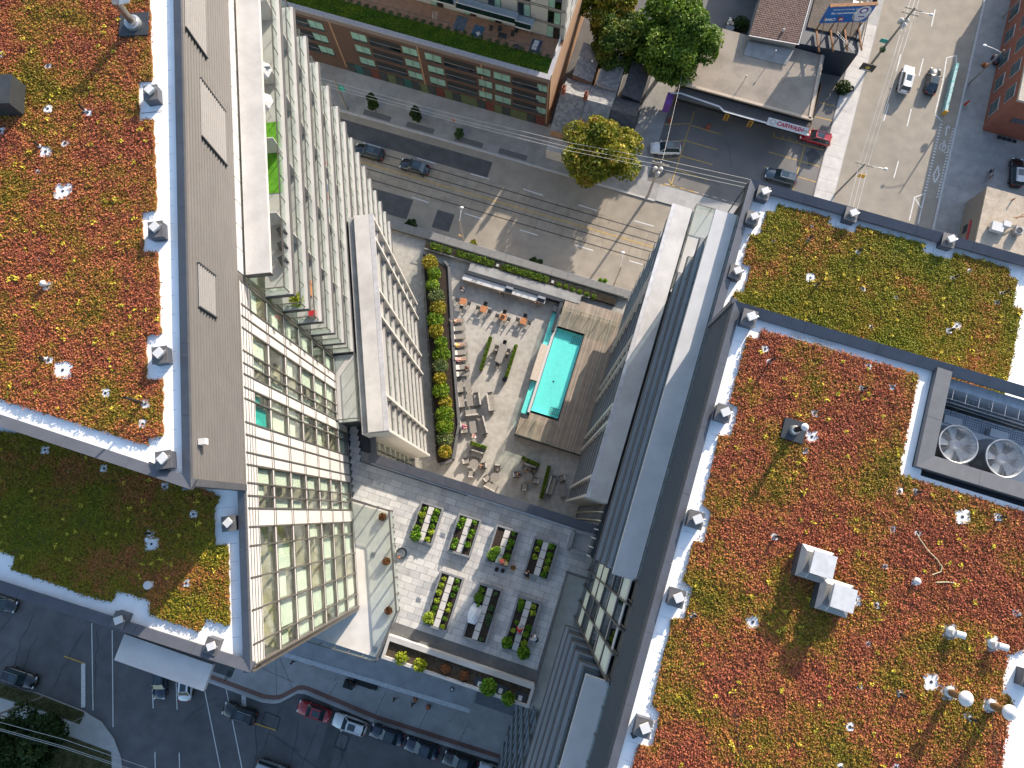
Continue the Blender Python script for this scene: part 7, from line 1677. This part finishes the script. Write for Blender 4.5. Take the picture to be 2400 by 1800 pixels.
S = MB(); S.par(G(24.0, 66.2, 0), E1 * .12, E2 * 9, UP * 1.5); tag(S.build('side_fence', M_RST), 'rusty fence along the right wall of the car wash', 'fence')

# ================================================================== pool furniture
M_CUSH = mat('cushion taupe', (0.26, 0.24, 0.215), .9, var=.06, scale=4); M_CUSHP = mat('cushion pale', (0.48, 0.45, 0.42), .9, var=.05)
M_FURN = mat('outdoor frame bronze', (0.06, 0.055, 0.05), .5, .3); M_TTOP = mat('table taupe', (0.24, 0.22, 0.20), .6, var=.08); M_TIMB = mat('orange timber', (0.42, 0.17, 0.07), .55, var=.15, scale=3)
def place(maker, u, v, rz, label, group, z=ZP, cache={}):
    """first call builds the piece, later calls copy it with its parts"""
    c = at(u, v, z + .35); c.z = z
    k = maker.__name__
    if k not in cache:
        t = maker(); cache[k] = t; t.location = c; t.rotation_euler = (0, 0, rz); t['label'] = label; t['group'] = group; return t
    return copy_tree(cache[k], c, rz, label, group)
def lounger():
    t = thing('sun_lounger', 'x', 'sun lounger')
    S = MB(); S.box((.25, 0, .33), (1.35, .64, .1)); S.build('seat_pad', M_CUSH, t, local=True)
    S = MB(); S.add([(-.42, -.32, .33), (-.42, .32, .33), (-.95, .32, .62), (-.95, -.32, .62), (-.42, -.32, .43), (-.42, .32, .43), (-.95, .32, .72), (-.95, -.32, .72)], [(3, 2, 1, 0), (4, 5, 6, 7), (0, 1, 5, 4), (1, 2, 6, 5), (2, 3, 7, 6), (3, 0, 4, 7)]); S.build('back_pad', M_CUSHP, t, local=True)
    for x in (-.7, .8):
        for y in (-.28, .28): S = MB(); S.box((x, y, .14), (.06, .06, .28)); S.build('leg', M_FURN, t, local=True)
    S = MB(); S.box((0, 0, .27), (1.9, .6, .05)); S.build('frame', M_FURN, t, local=True)
    return t
def sofa2():
    t = thing('garden_sofa', 'x', 'sofa')
    for y in (-.42, .42): S = MB(); S.box((.06, y, .36), (.68, .82, .16)); S.build('seat_cushion', M_CUSH, t, local=True)
    for y in (-.42, .42): S = MB(); S.box((-.34, y, .58), (.18, .8, .42)); S.build('back_cushion', M_CUSHP, t, local=True)
    S = MB(); S.box((-.02, 0, .2), (.84, 1.76, .12)); S.build('frame', M_FURN, t, local=True)
    for y in (-.87, .87): S = MB(); S.box((0, y, .42), (.8, .07, .34)); S.build('arm', M_FURN, t, local=True)
    for x in (-.35, .35):
        for y in (-.82, .82): S = MB(); S.box((x, y, .08), (.06, .06, .16)); S.build('leg', M_FURN, t, local=True)
    return t
def sofa3():
    t = thing('garden_sofa', 'x', 'sofa')
    for y in (-.8, 0, .8): S = MB(); S.box((.06, y, .36), (.68, .78, .16)); S.build('seat_cushion', M_CUSH, t, local=True)
    for y in (-.8, 0, .8): S = MB(); S.box((-.34, y, .58), (.18, .76, .42)); S.build('back_cushion', M_CUSHP, t, local=True)
    S = MB(); S.box((-.02, 0, .2), (.84, 2.5, .12)); S.build('frame', M_FURN, t, local=True)
    for y in (-1.24, 1.24): S = MB(); S.box((0, y, .42), (.8, .07, .34)); S.build('arm', M_FURN, t, local=True)
    return t
def armchair():
    t = thing('garden_armchair', 'x', 'armchair')
    S = MB(); S.box((.05, 0, .36), (.66, .62, .16)); S.build('seat_cushion', M_CUSH, t, local=True)
    S = MB(); S.box((-.34, 0, .58), (.16, .62, .42)); S.build('back_cushion', M_CUSHP, t, local=True)
    S = MB(); S.box((-.02, 0, .2), (.8, .76, .12)); S.build('frame', M_FURN, t, local=True)
    for y in (-.37, .37): S = MB(); S.box((0, y, .42), (.78, .06, .3)); S.build('arm', M_FURN, t, local=True)
    for x in (-.33, .33):
        for y in (-.33, .33): S = MB(); S.box((x, y, .08), (.05, .05, .16)); S.build('leg', M_FURN, t, local=True)
    return t
def lowtable():
    t = thing('low_table', 'x', 'table')
    S = MB(); S.box((0, 0, .42), (.85, 1.55, .06)); S.build('table_top', M_TTOP, t, local=True)
    for x in (-.36, .36):
        for y in (-.7, .7): S = MB(); S.box((x, y, .2), (.06, .06, .4)); S.build('leg', M_FURN, t, local=True)
    return t
def roundtable():
    t = thing('round_table', 'x', 'table')
    S = MB(); S.lathe((0, 0, .5), [(.6, 0), (.6, .05)], 24); S.build('table_top', M_TTOP, t, local=True)
    S = MB(); S.lathe((0, 0, 0), [(.3, 0), (.28, .04), (.06, .08), (.06, .5)], 14); S.build('pedestal', M_FURN, t, local=True)
    return t
def chair():
    t = thing('dining_chair', 'x', 'chair')
    S = MB(); S.box((0, 0, .44), (.46, .46, .05)); S.build('seat', M_FURN, t, local=True)
    S = MB(); S.box((-.23, 0, .68), (.05, .46, .46)); S.build('backrest', M_FURN, t, local=True)
    for x in (-.2, .2):
        for y in (-.2, .2): S = MB(); S.box((x, y, .21), (.04, .04, .42)); S.build('leg', M_FURN, t, local=True)
    for y in (-.23, .23): S = MB(); S.box((0, y, .62), (.44, .04, .04)); S.build('arm', M_FURN, t, local=True)
    return t
def woodtable():
    t = thing('wooden_table', 'x', 'table')
    for i in range(4): S = MB(); S.box((0, -.33 + i * .22, .73), (.86, .205, .04)); S.build('slat', M_TIMB, t, local=True)
    for x in (-.38, .38):
        for y in (-.38, .38): S = MB(); S.box((x, y, .35), (.06, .06, .7)); S.build('leg', M_FURN, t, local=True)
    return t
def dining():
    t = thing('dining_table', 'x', 'table')
    S = MB(); S.box((0, 0, .73), (2.5, .95, .05)); S.build('table_top', M_TTOP, t, local=True)
    for x in (-1.1, 1.1):
        for y in (-.38, .38): S = MB(); S.box((x, y, .35), (.08, .08, .7)); S.build('leg', M_FURN, t, local=True)
    return t
LO = [(1070.5, 752), (1073, 770), (1074, 789), (1078.7, 808), (1079.6, 826), (1079.6, 842), (1084, 860), (1083, 876)]
for i, (u, v) in enumerate(LO): place(lounger, u, v, R_(7), '%s sun lounger counted from the bar along the shrub bed' % ['first', 'second', 'third', 'fourth', 'fifth', 'sixth', 'seventh', 'last'][i], 'sun loungers along the shrub bed')
al = math.atan2(SL.y, SL.x) - math.pi / 2 + R_(3)
for u, v, rz, mk, l in ((1077, 905, al, sofa2, 'sofa next to the last lounger'), (1080.5, 940, al, sofa2, 'second sofa down the shrub bed'), (1118.5, 936, al + math.pi, sofa2, 'sofa facing the second shrub bed sofa'), (1150.5, 942, al, sofa3, 'long three seat sofa standing alone in the sun'),
                        (1106, 967, al + R_(88), sofa2, 'sofa set crosswise below the second low table'), (1087, 1000, al, sofa2, 'sofa with a sunbather by the shrub bed'), (1131, 997, al + math.pi + R_(6), sofa3, 'long sofa angled towards the third low table'), (1117, 1064, GA - R_(90), sofa2, 'sofa backed by the small hedge box'),
                        (1150, 1140, GA + R_(80), sofa2, 'sofa half hidden by the garden parapet'), (1241, 1097, GA - R_(90), sofa2, 'shaded sofa below the shaded hedge box'), (1292, 1138, GA, sofa3, 'long dark sofa behind the second shaded hedge')):
    place(mk, u, v, rz, l + ' on the pool terrace', 'sofas on the pool terrace')
for u, v, rz, l in ((1097, 904, al, 'first low table beside the top sofa'), (1101, 938, al, 'second low table between facing sofas'), (1108.5, 1001, al, 'third low table by the sunbather sofa'), (1318, 1150, al, 'dark low table in the deepest shade')): place(lowtable, u, v, rz, l, 'low tables on the pool terrace')
for u, v, rz, l in ((1092, 1081, al, 'left of the small round table'), (1133, 1092, al + math.pi, 'right of the small round table'), (1104, 1111, al + R_(75), 'in front of the small round table'), (1165, 1096, R_(-95), 'alone beside the big round table'), (1141, 1121, R_(40), 'tilted near the big round table'), (1210, 1113, R_(0), 'at the left of the shaded group'), (1255, 1127, R_(170), 'at the right of the shaded group'), (1229, 1142, R_(85), 'at the front of the shaded group'), (1317, 1121, R_(200), 'in the dark corner below the deck')):
    place(armchair, u, v, rz, 'armchair ' + l + ' on the pool terrace', 'armchairs on the pool terrace')
for u, v, l in ((1111, 1087, 'small round table amid the armchairs'), (1160, 1119, 'round dark table near the garden parapet'), (1238, 1117, 'round dark table of the shaded group')): place(roundtable, u, v, 0, l, 'round tables on the pool terrace')
for i, (u, v) in enumerate(((1086, 708), (1134, 726), (1179, 745), (1227, 754))):
    w_ = ['first', 'second', 'third', 'fourth'][i]
    place(woodtable, u, v, GA, '%s orange timber table counted from the shrub bed' % w_, 'orange timber tables')
    for dx, dy, rz, q in ((0, .78, GA - R_(90), 'far'), (.78, 0, GA + R_(180), 'right'), (-.78, 0, GA, 'left')) if i else ((.78, 0, GA + R_(180), 'right'), (-.78, 0, GA, 'left'), (0, -.8, GA + R_(90), 'near')):
        c = at(u, v, ZP + .35) + E1 * dx + E2 * dy
        uvp = None
        t = place(chair, u, v, rz, 'dark chair on the %s side of the %s timber table' % (q, w_), 'dark dining chairs'); t.location = (c.x, c.y, ZP)
place(dining, 1174.5, 829.6, GA + R_(90), 'long taupe dining table between the two thin hedges', 'dining table')
for dx, dy, rz, q in ((-.8, .7, GA, 'upper left'), (-.8, -.1, GA, 'middle left'), (.8, .7, GA + math.pi, 'upper right'), (.8, -.1, GA + math.pi, 'lower right'), (0, 1.6, GA - R_(90), 'far end'), (0, -1.55, GA + R_(90), 'near end')):
    c = at(1174.5, 829.6, ZP + .35) + E1 * dx + E2 * dy; t = place(chair, 1174, 829, rz, 'dark dining chair at the %s of the long table' % q, 'dark dining chairs'); t.location = (c.x, c.y, ZP)
def hbox(label, u0, v0, u1, v1, w=.42, h=.55, gh=.5):
    p, q = at(u0, v0, ZP + .8), at(u1, v1, ZP + .8); p.z = q.z = ZP; d = q - p; n_ = Vector((-d.y, d.x, 0)).normalized() * w / 2
    t = thing('hedge_box', label, 'planter', (p + q) / 2)
    S = MB(); S.par(p - n_, d, n_ * 2, UP * h); S.build('trough', M_FURN, t)
    m = int(d.length * 420); s = rng.random(m); k = rng.uniform(-1, 1, m)
    P_ = np.array(p) + np.outer(s, np.array(d)) + np.outer(k, np.array(n_)); P_[:, 2] += h + gh * rng.random(m) ** .6
    leaves('hedge', P_, .09, M_HEDGE, t, flat=.5)
hbox('thin hedge box left of the dining table', 1150, 790, 1127, 866); hbox('thin hedge box right of the dining table', 1210, 808, 1186, 884)
hbox('small hedge box behind the sunny sofa', 1103, 1037, 1140, 1050); hbox('small hedge box behind the shaded sofa', 1223, 1072, 1264, 1091); hbox('long hedge box in the shade beside the dark sofa', 1287, 1092, 1268, 1168)
S = MB(); S.lathe(at(1183, 892, ZP), [(.26, 0), (.36, .7), (.32, .7), (.28, .55)], 14); tag(S.build('black_pot', M_DARK), 'black pot at the near end of the right thin hedge', 'pot')
S = MB(); S.box(at(1302, 727, ZP + .5), (.75, .7, 1.0), GA); tag(S.build('pump_cabinet', M_DARK), 'dark cabinet at the head of the pool channel', 'cabinet')
# things on the left balconies
def bitem(nm, label, cat, s, n_, z, dims, m, rz=0):
    S = MB(); S.box(FL(s, n_, z + dims[2] / 2 + .03), dims, math.atan2(SL.y, SL.x) + rz); tag(S.build(nm, m), label, cat)
for i, c_ in enumerate(((0.5, .1, .08), (.55, .75, .7), (.75, .75, .75), (.03, .12, .45), (.6, .25, .25), (.75, .75, .75), (.35, .55, .7), (.75, .75, .75), (.35, .55, .7))):
    bitem('floor_mat', '%s coloured mat in the row on a left tower balcony' % ['coral', 'mint', 'white upper', 'deep blue', 'long pink', 'white middle', 'sky blue', 'white lower', 'pale blue end'][i], 'mat', 38.6 - i * .75, .75, 42.12, (.7, .9, .03), mat('mat %d' % i, c_, .9))
bitem('patio_chair', 'red folding chair at a south balcony corner of the left tower', 'chair', 22.9, 1.2, 48.87, (.5, .5, .4), mat('red canvas', (.5, .02, .03), .8))
bitem('patio_table', 'brown timber table on an upper left balcony', 'table', 24.9, .9, 48.87, (1.2, .6, .5), M_TIMB)
veg(FL(22.9, 1.1, 52.25), .5, .9, M_LIME, 260, .12, 'leafy yellow green potted plant at a balcony corner of the left tower', nm='potted_plant')
for s, z, l in ((37.5, 55.65, 'upper'), (35.2, 55.65, 'lower')):
    S = MB(); c = FL(s, .9, z + 1.6)
    S.lathe(c, [(.7, 0), (.66, .05), (.05, .38)], 8); S.tube(c - UP * 1.6, c + UP * .4, .03, 6); tag(S.build('parasol', M_WHITE), '%s white parasol on the top terrace of the left tower' % l, 'parasol')
for s, z, l in ((26.6, 55.65, 'first'), (25.6, 55.65, 'second'), (24.6, 55.65, 'third')): bitem('patio_chair', '%s dark chair beside the canopy on the top left terrace' % l, 'chair', s, 1.35, z, (.5, .5, .45), M_DARK, .4)
bitem('patio_chair', 'black chair alone on the grey terrace of the right tower', 'chair', 0, 0, 0, (.01, .01, .01), M_DARK)
bpy.data.objects.remove(bpy.data.objects[[o.name for o in COL.objects if o.get('label') == 'black chair alone on the grey terrace of the right tower'][0]])
t = copy_tree([o for o in COL.objects if o.name == 'dining_chair'][0], at(1306, 1580, ZG), R_(140), 'black chair alone on the grey terrace beside the right tower', 'dark dining chairs')
t.location.z = ZG - .02

# ================================================================== people
M_SKIN = mat('skin', (0.52, 0.30, 0.21), .6, var=.05); M_HAIR = mat('hair dark', (0.02, 0.014, 0.01), .6); M_HAIRL = mat('hair fair', (0.3, 0.2, 0.1), .6)
POSES = {
 'stand': dict(pel=(0, 0, .95), che=(0, 0, 1.32), nec=(.01, 0, 1.5), hed=(.03, 0, 1.62), sh=.19, el=(.02, .27, 1.12), wr=(.12, .27, .88), kn=(.04, .1, .5), an=(-.02, .11, .08), to=(.16, .12, .04), walk=.2),
 'sit': dict(pel=(0, 0, .52), che=(-.06, 0, .92), nec=(-.03, 0, 1.1), hed=(0, 0, 1.22), sh=.19, el=(.06, .27, .75), wr=(.28, .2, .66), kn=(.44, .14, .5), an=(.46, .14, .08), to=(.62, .15, .04), walk=0),
 'lie': dict(pel=(0, 0, .50), che=(-.38, 0, .62), nec=(-.54, 0, .72), hed=(-.66, 0, .78), sh=.19, el=(-.2, .3, .52), wr=(.02, .25, .5), kn=(.42, .12, .53), an=(.82, .13, .46), to=(.88, .14, .58), walk=0),
 'bend': dict(pel=(-.1, 0, .62), che=(.22, 0, .86), nec=(.38, 0, .92), hed=(.5, 0, .90), sh=.19, el=(.38, .25, .62), wr=(.56, .16, .42), kn=(.16, .13, .34), an=(-.1, .13, .08), to=(.08, .14, .04), walk=0),
}
PME = {}
def person_mesh(pose):
    d = POSES[pose]; v = []; e = []; r = []; tagz = []
    def add(p, rad, par=None, tg=0):
        v.append(p); r.append(rad); tagz.append((p, tg)); i = len(v) - 1
        if par is not None: e.append((par, i))
        return i
    pe = add(d['pel'], .14, None, 2); mid = add(tuple((a + b) / 2 for a, b in zip(d['pel'], d['che'])), .13, pe, 1); ch = add(d['che'], .155, mid, 1)
    ne = add(d['nec'], .06, ch, 0); dv = Vector(d['hed']) - Vector(d['nec']); h0 = add(d['hed'], .095, ne, 0); h1 = add(tuple(Vector(d['hed']) + dv.normalized() * .1), .085, h0, 0)
    nose = add(tuple(Vector(d['hed']) + Vector((.09 if pose != 'lie' else .02, 0, -.01 if pose != 'lie' else .09))), .03, h0, 0)
    for s in (-1, 1):
        cv = Vector(d['che']) + (Vector(d['nec']) - Vector(d['che'])) * .55
        sh = add((cv.x, s * d['sh'], cv.z), .07, ch, 1); el = add((d['el'][0], s * d['el'][1], d['el'][2]), .045, sh, 1)
        w = Vector((d['wr'][0] + (s * d['walk']), s * d['wr'][1], d['wr'][2])); wr = add(tuple(w), .032, el, 0)
        dr = (w - Vector((d['el'][0], s * d['el'][1], d['el'][2]))).normalized(); pm = add(tuple(w + dr * .07), .036, wr, 0)
        sd = dr.cross(Vector((0, 0, 1))); sd = sd.normalized() if sd.length > .1 else Vector((0, 1, 0))
        for k, L_ in ((-1.5, .07), (-.5, .085), (.5, .08), (1.5, .065)): add(tuple(w + dr * (.08 + L_) + sd * k * .02 + Vector((0, 0, -.015))), .009, pm, 0)
        add(tuple(w + dr * .06 + sd * s * .06), .011, pm, 0)
        hp = add((d['pel'][0], s * .1, d['pel'][2] - .03), .095, pe, 2); kn = add((d['kn'][0] + s * d['walk'], s * d['kn'][1], d['kn'][2]), .06, hp, 2)
        an = add((d['an'][0] + s * d['walk'] * 1.3, s * d['an'][1], d['an'][2]), .04, kn, 2); add((d['to'][0] + s * d['walk'] * 1.3, s * d['to'][1], d['to'][2]), .035, an, 3)
    me = bpy.data.meshes.new('body'); me.from_pydata(v, e, []); o = bpy.data.objects.new('tmp_body', me); COL.objects.link(o)
    md = o.modifiers.new('skin', 'SKIN'); md.use_smooth_shade = True
    for i, sv in enumerate(me.skin_vertices[0].data): sv.radius = (r[i], r[i]); sv.use_root = (i == 0)
    sb = o.modifiers.new('sub', 'SUBSURF'); sb.levels = 1; sb.render_levels = 1
    bpy.context.view_layer.update(); dg = bpy.context.evaluated_depsgraph_get(); out = bpy.data.meshes.new_from_object(o.evaluated_get(dg)); bpy.data.objects.remove(o)
    # dress the faces by the nearest limb
    segs = [(Vector(v[a]), Vector(v[b]), max(tagz[a][1], tagz[b][1]) if 0 not in (tagz[a][1], tagz[b][1]) else 0) for a, b in e]
    out.materials.clear()
    for m in (M_SKIN, M_SKIN, M_SKIN, M_DARK): out.materials.append(m)
    for p in out.polygons:
        c = p.center; best = (9, 0)
        for a, b, tg in segs:
            ab = b - a; t_ = max(0, min(1, (c - a).dot(ab) / max(1e-6, ab.dot(ab)))); q = (c - a - ab * t_).length
            if q < best[0]: best = (q, tg)
        p.material_index = best[1]
    PME[pose] = (out, Vector(d['hed']), dv.normalized())
    return PME[pose]
def person(pose, u, v, rz, z, shirt, pants, label, hair=None, hat=None):
    me, hd, dv = PME.get(pose) or person_mesh(pose)
    c = at(u, v, z + .6); c.z = z
    t = thing('person', label, 'person', c, rz)
    o = link('body', me, t)
    for i, m in ((1, shirt), (2, pants)):
        o.material_slots[i].link = 'OBJECT'; o.material_slots[i].material = m
    S = MB(); S.ell(hd + dv * .075 - Vector((.02 if pose != 'lie' else 0, 0, 0)), (.105, .1, .095), 10, 6); S.build('hair', hair or M_HAIR, t, smooth=True, local=True)
    if hat: S = MB(); S.lathe(hd + dv * .12, [(.2, 0), (.2, .02), (.11, .03), (.1, .12), (.02, .14)], 14); S.build('hat', hat, t, local=True)
    return t
def cl(nm, c): return mat('cloth ' + nm, c, .9, var=.08)
RD, BK, WT, BLU, GYC, PNK, SK = cl('red', (.5, .03, .03)), cl('black', (.02, .02, .025)), cl('white', (.7, .7, .7)), cl('navy', (.03, .04, .08)), cl('grey', (.2, .2, .22)), cl('pink', (.6, .25, .3)), M_SKIN
ZPL = ZG + PH
person('bend', 1172, 1312, R_(-30), ZG + PH - .1, cl('coral', (.6, .1, .07)), cl('khaki', (.3, .25, .15)), 'person in coral shirt bending over the third planter', M_HAIRL, mat('straw', (.5, .36, .18), .9))
person('bend', 1217, 1483, R_(80), ZG + PH - .1, RD, GYC, 'person in red shirt and grey cap kneeling in the lower right planter', M_HAIR, cl('cap', (.35, .35, .36)))
person('bend', 1257, 1500, R_(140), ZG, WT, BK, 'person in white shirt crouching beside the lower right planter')
person('bend', 1236, 1353, R_(100), ZG, BK, cl('tan', (.3, .2, .12)), 'person in dark top bending at the front of the fourth planter')
person('lie', 1068, 752, R_(10), ZP, BK, SK, 'sunbather in dark swimwear lying on the first lounger')
person('lie', 1077, 808, R_(10), ZP, cl('yellow', (.6, .45, .08)), SK, 'sunbather in yellow lying on the fourth lounger')
person('lie', 1079, 842, R_(10), ZP, PNK, SK, 'sunbather in pink lying on the sixth lounger')
person('sit', 1093, 861, R_(-60), ZP, SK, BK, 'person sitting at the foot of the seventh lounger')
person('sit', 1086, 1000, R_(0), ZP, cl('magenta', (.5, .08, .25)), PNK, 'person in pink and magenta sitting on the sunbather sofa')
person('sit', 1111, 1026, R_(95), ZP, WT, PNK, 'person in white near the small hedge box', M_HAIRL)
person('sit', 1131, 1093, R_(180), ZP, BK, SK, 'person in black in the armchair right of the small round table')
person('sit', 1249, 1099, R_(-110), ZP, BK, BK, 'person in black on the shaded sofa, right seat')
person('sit', 1236, 1100, R_(-100), ZP, GYC, SK, 'person in grey on the shaded sofa, left seat')
person('sit', 1213, 1113, R_(0), ZP, cl('peach', (.5, .28, .18)), BK, 'person in peach top in the left shaded armchair', M_HAIRL)
person('sit', 1180, 741, R_(-100), ZP, SK, cl('teal', (.05, .3, .35)), 'bare shouldered person at the third timber table', M_HAIRL)
person('stand', 1177, 690, R_(95), ZP, BK, BLU, 'person in black standing at the middle bar grill')
person('sit', 1081, 676, R_(-30), ZP, BK, GYC, 'person in black seated near the left end of the bar')
person('stand', 1259, 713, R_(95), ZP, cl('maroon', (.2, .06, .06)), GYC, 'person standing at the right bar grill')
for i, (u, v, rz, s_, p_, l) in enumerate(((687, 1551, -20, BLU, BK, 'person in navy walking near the tower corner'), (740, 1556, -150, cl('camel', (.3, .2, .12)), BK, 'person with dark umbrella shade near the canopy'), (818, 1600, -20, BK, BK, 'left of two people with a dark cart on the shaded pavement'), (832, 1605, 160, BLU, BK, 'right of two people with a dark cart on the shaded pavement'), (925, 1638, -20, BK, BLU, 'person in black walking below the canopy'), (968, 1650, 160, BK, BK, 'person in black beside the orange bench'), (1192, 1720, 60, BK, BLU, 'person in black by the glazed tower base'))):
    person('stand', u, v, R_(rz), .13, s_, p_, l)
person('stand', 2318, 405, R_(-130), .13, BLU, BK, 'person in navy walking across the yard at right')
person('stand', 2316, 418, R_(-130), .13, GYC, GYC, 'person in grey crossing the yard behind another')
person('stand', 1583, 243, R_(-60), 0, BLU, BK, 'car wash attendant by the purple stall')
person('stand', 1648, 245, R_(30), 0, GYC, BK, 'car wash attendant beside the red vacuum')
S = MB(); c = at(818, 1604, .7); S.box(c, (1.3, .95, .9), GA); S.tube(c + E1 * .6 + UP * .4, c + E1 * 1.0 + UP * .6, .03, 6); tag(S.build('cart', M_BALC), 'dark covered cart on the shaded pavement below the canopy', 'cart')
for u, v, l in ((973, 1639, 'upper'), (1003, 1658, 'lower')):
    S = MB(); S.box(at(u, v, .45), (.42, .5, .6), .3); tag(S.build('orange_bin', mat('orange plastic', (.4, .12, .05), .6)), '%s of two orange seats on the shaded pavement' % l, 'seat')
for i, (u, v) in enumerate(sorted(((1060, 1690), (1105, 1705), (1010, 1675), (780, 1590), (735, 1565), (880, 1614)))):
    c = at(u, v, .13); S = MB(); S.path([c - E1 * .35, c - E1 * .35 + UP * .8, c + E1 * .35 + UP * .8, c + E1 * .35], .03, 6); tag(S.build('bike_rack', M_GALV), 'metal bike hoop, %s from the left, on the shaded pavement' % ordw(i + 1), 'bike rack', 'bike hoops on the shaded pavement')
S = MB(); S.par(at(833, 1583, .13), E1 * 3.3, -E2 * .9, UP * .5); o = tag(S.build('street_planter', M_BALC), 'dark street planter bed under the canopy edge', 'planter')
# front scene: hose reels, cones
for u, v, l in ((1560, 395, 'x'),): pass
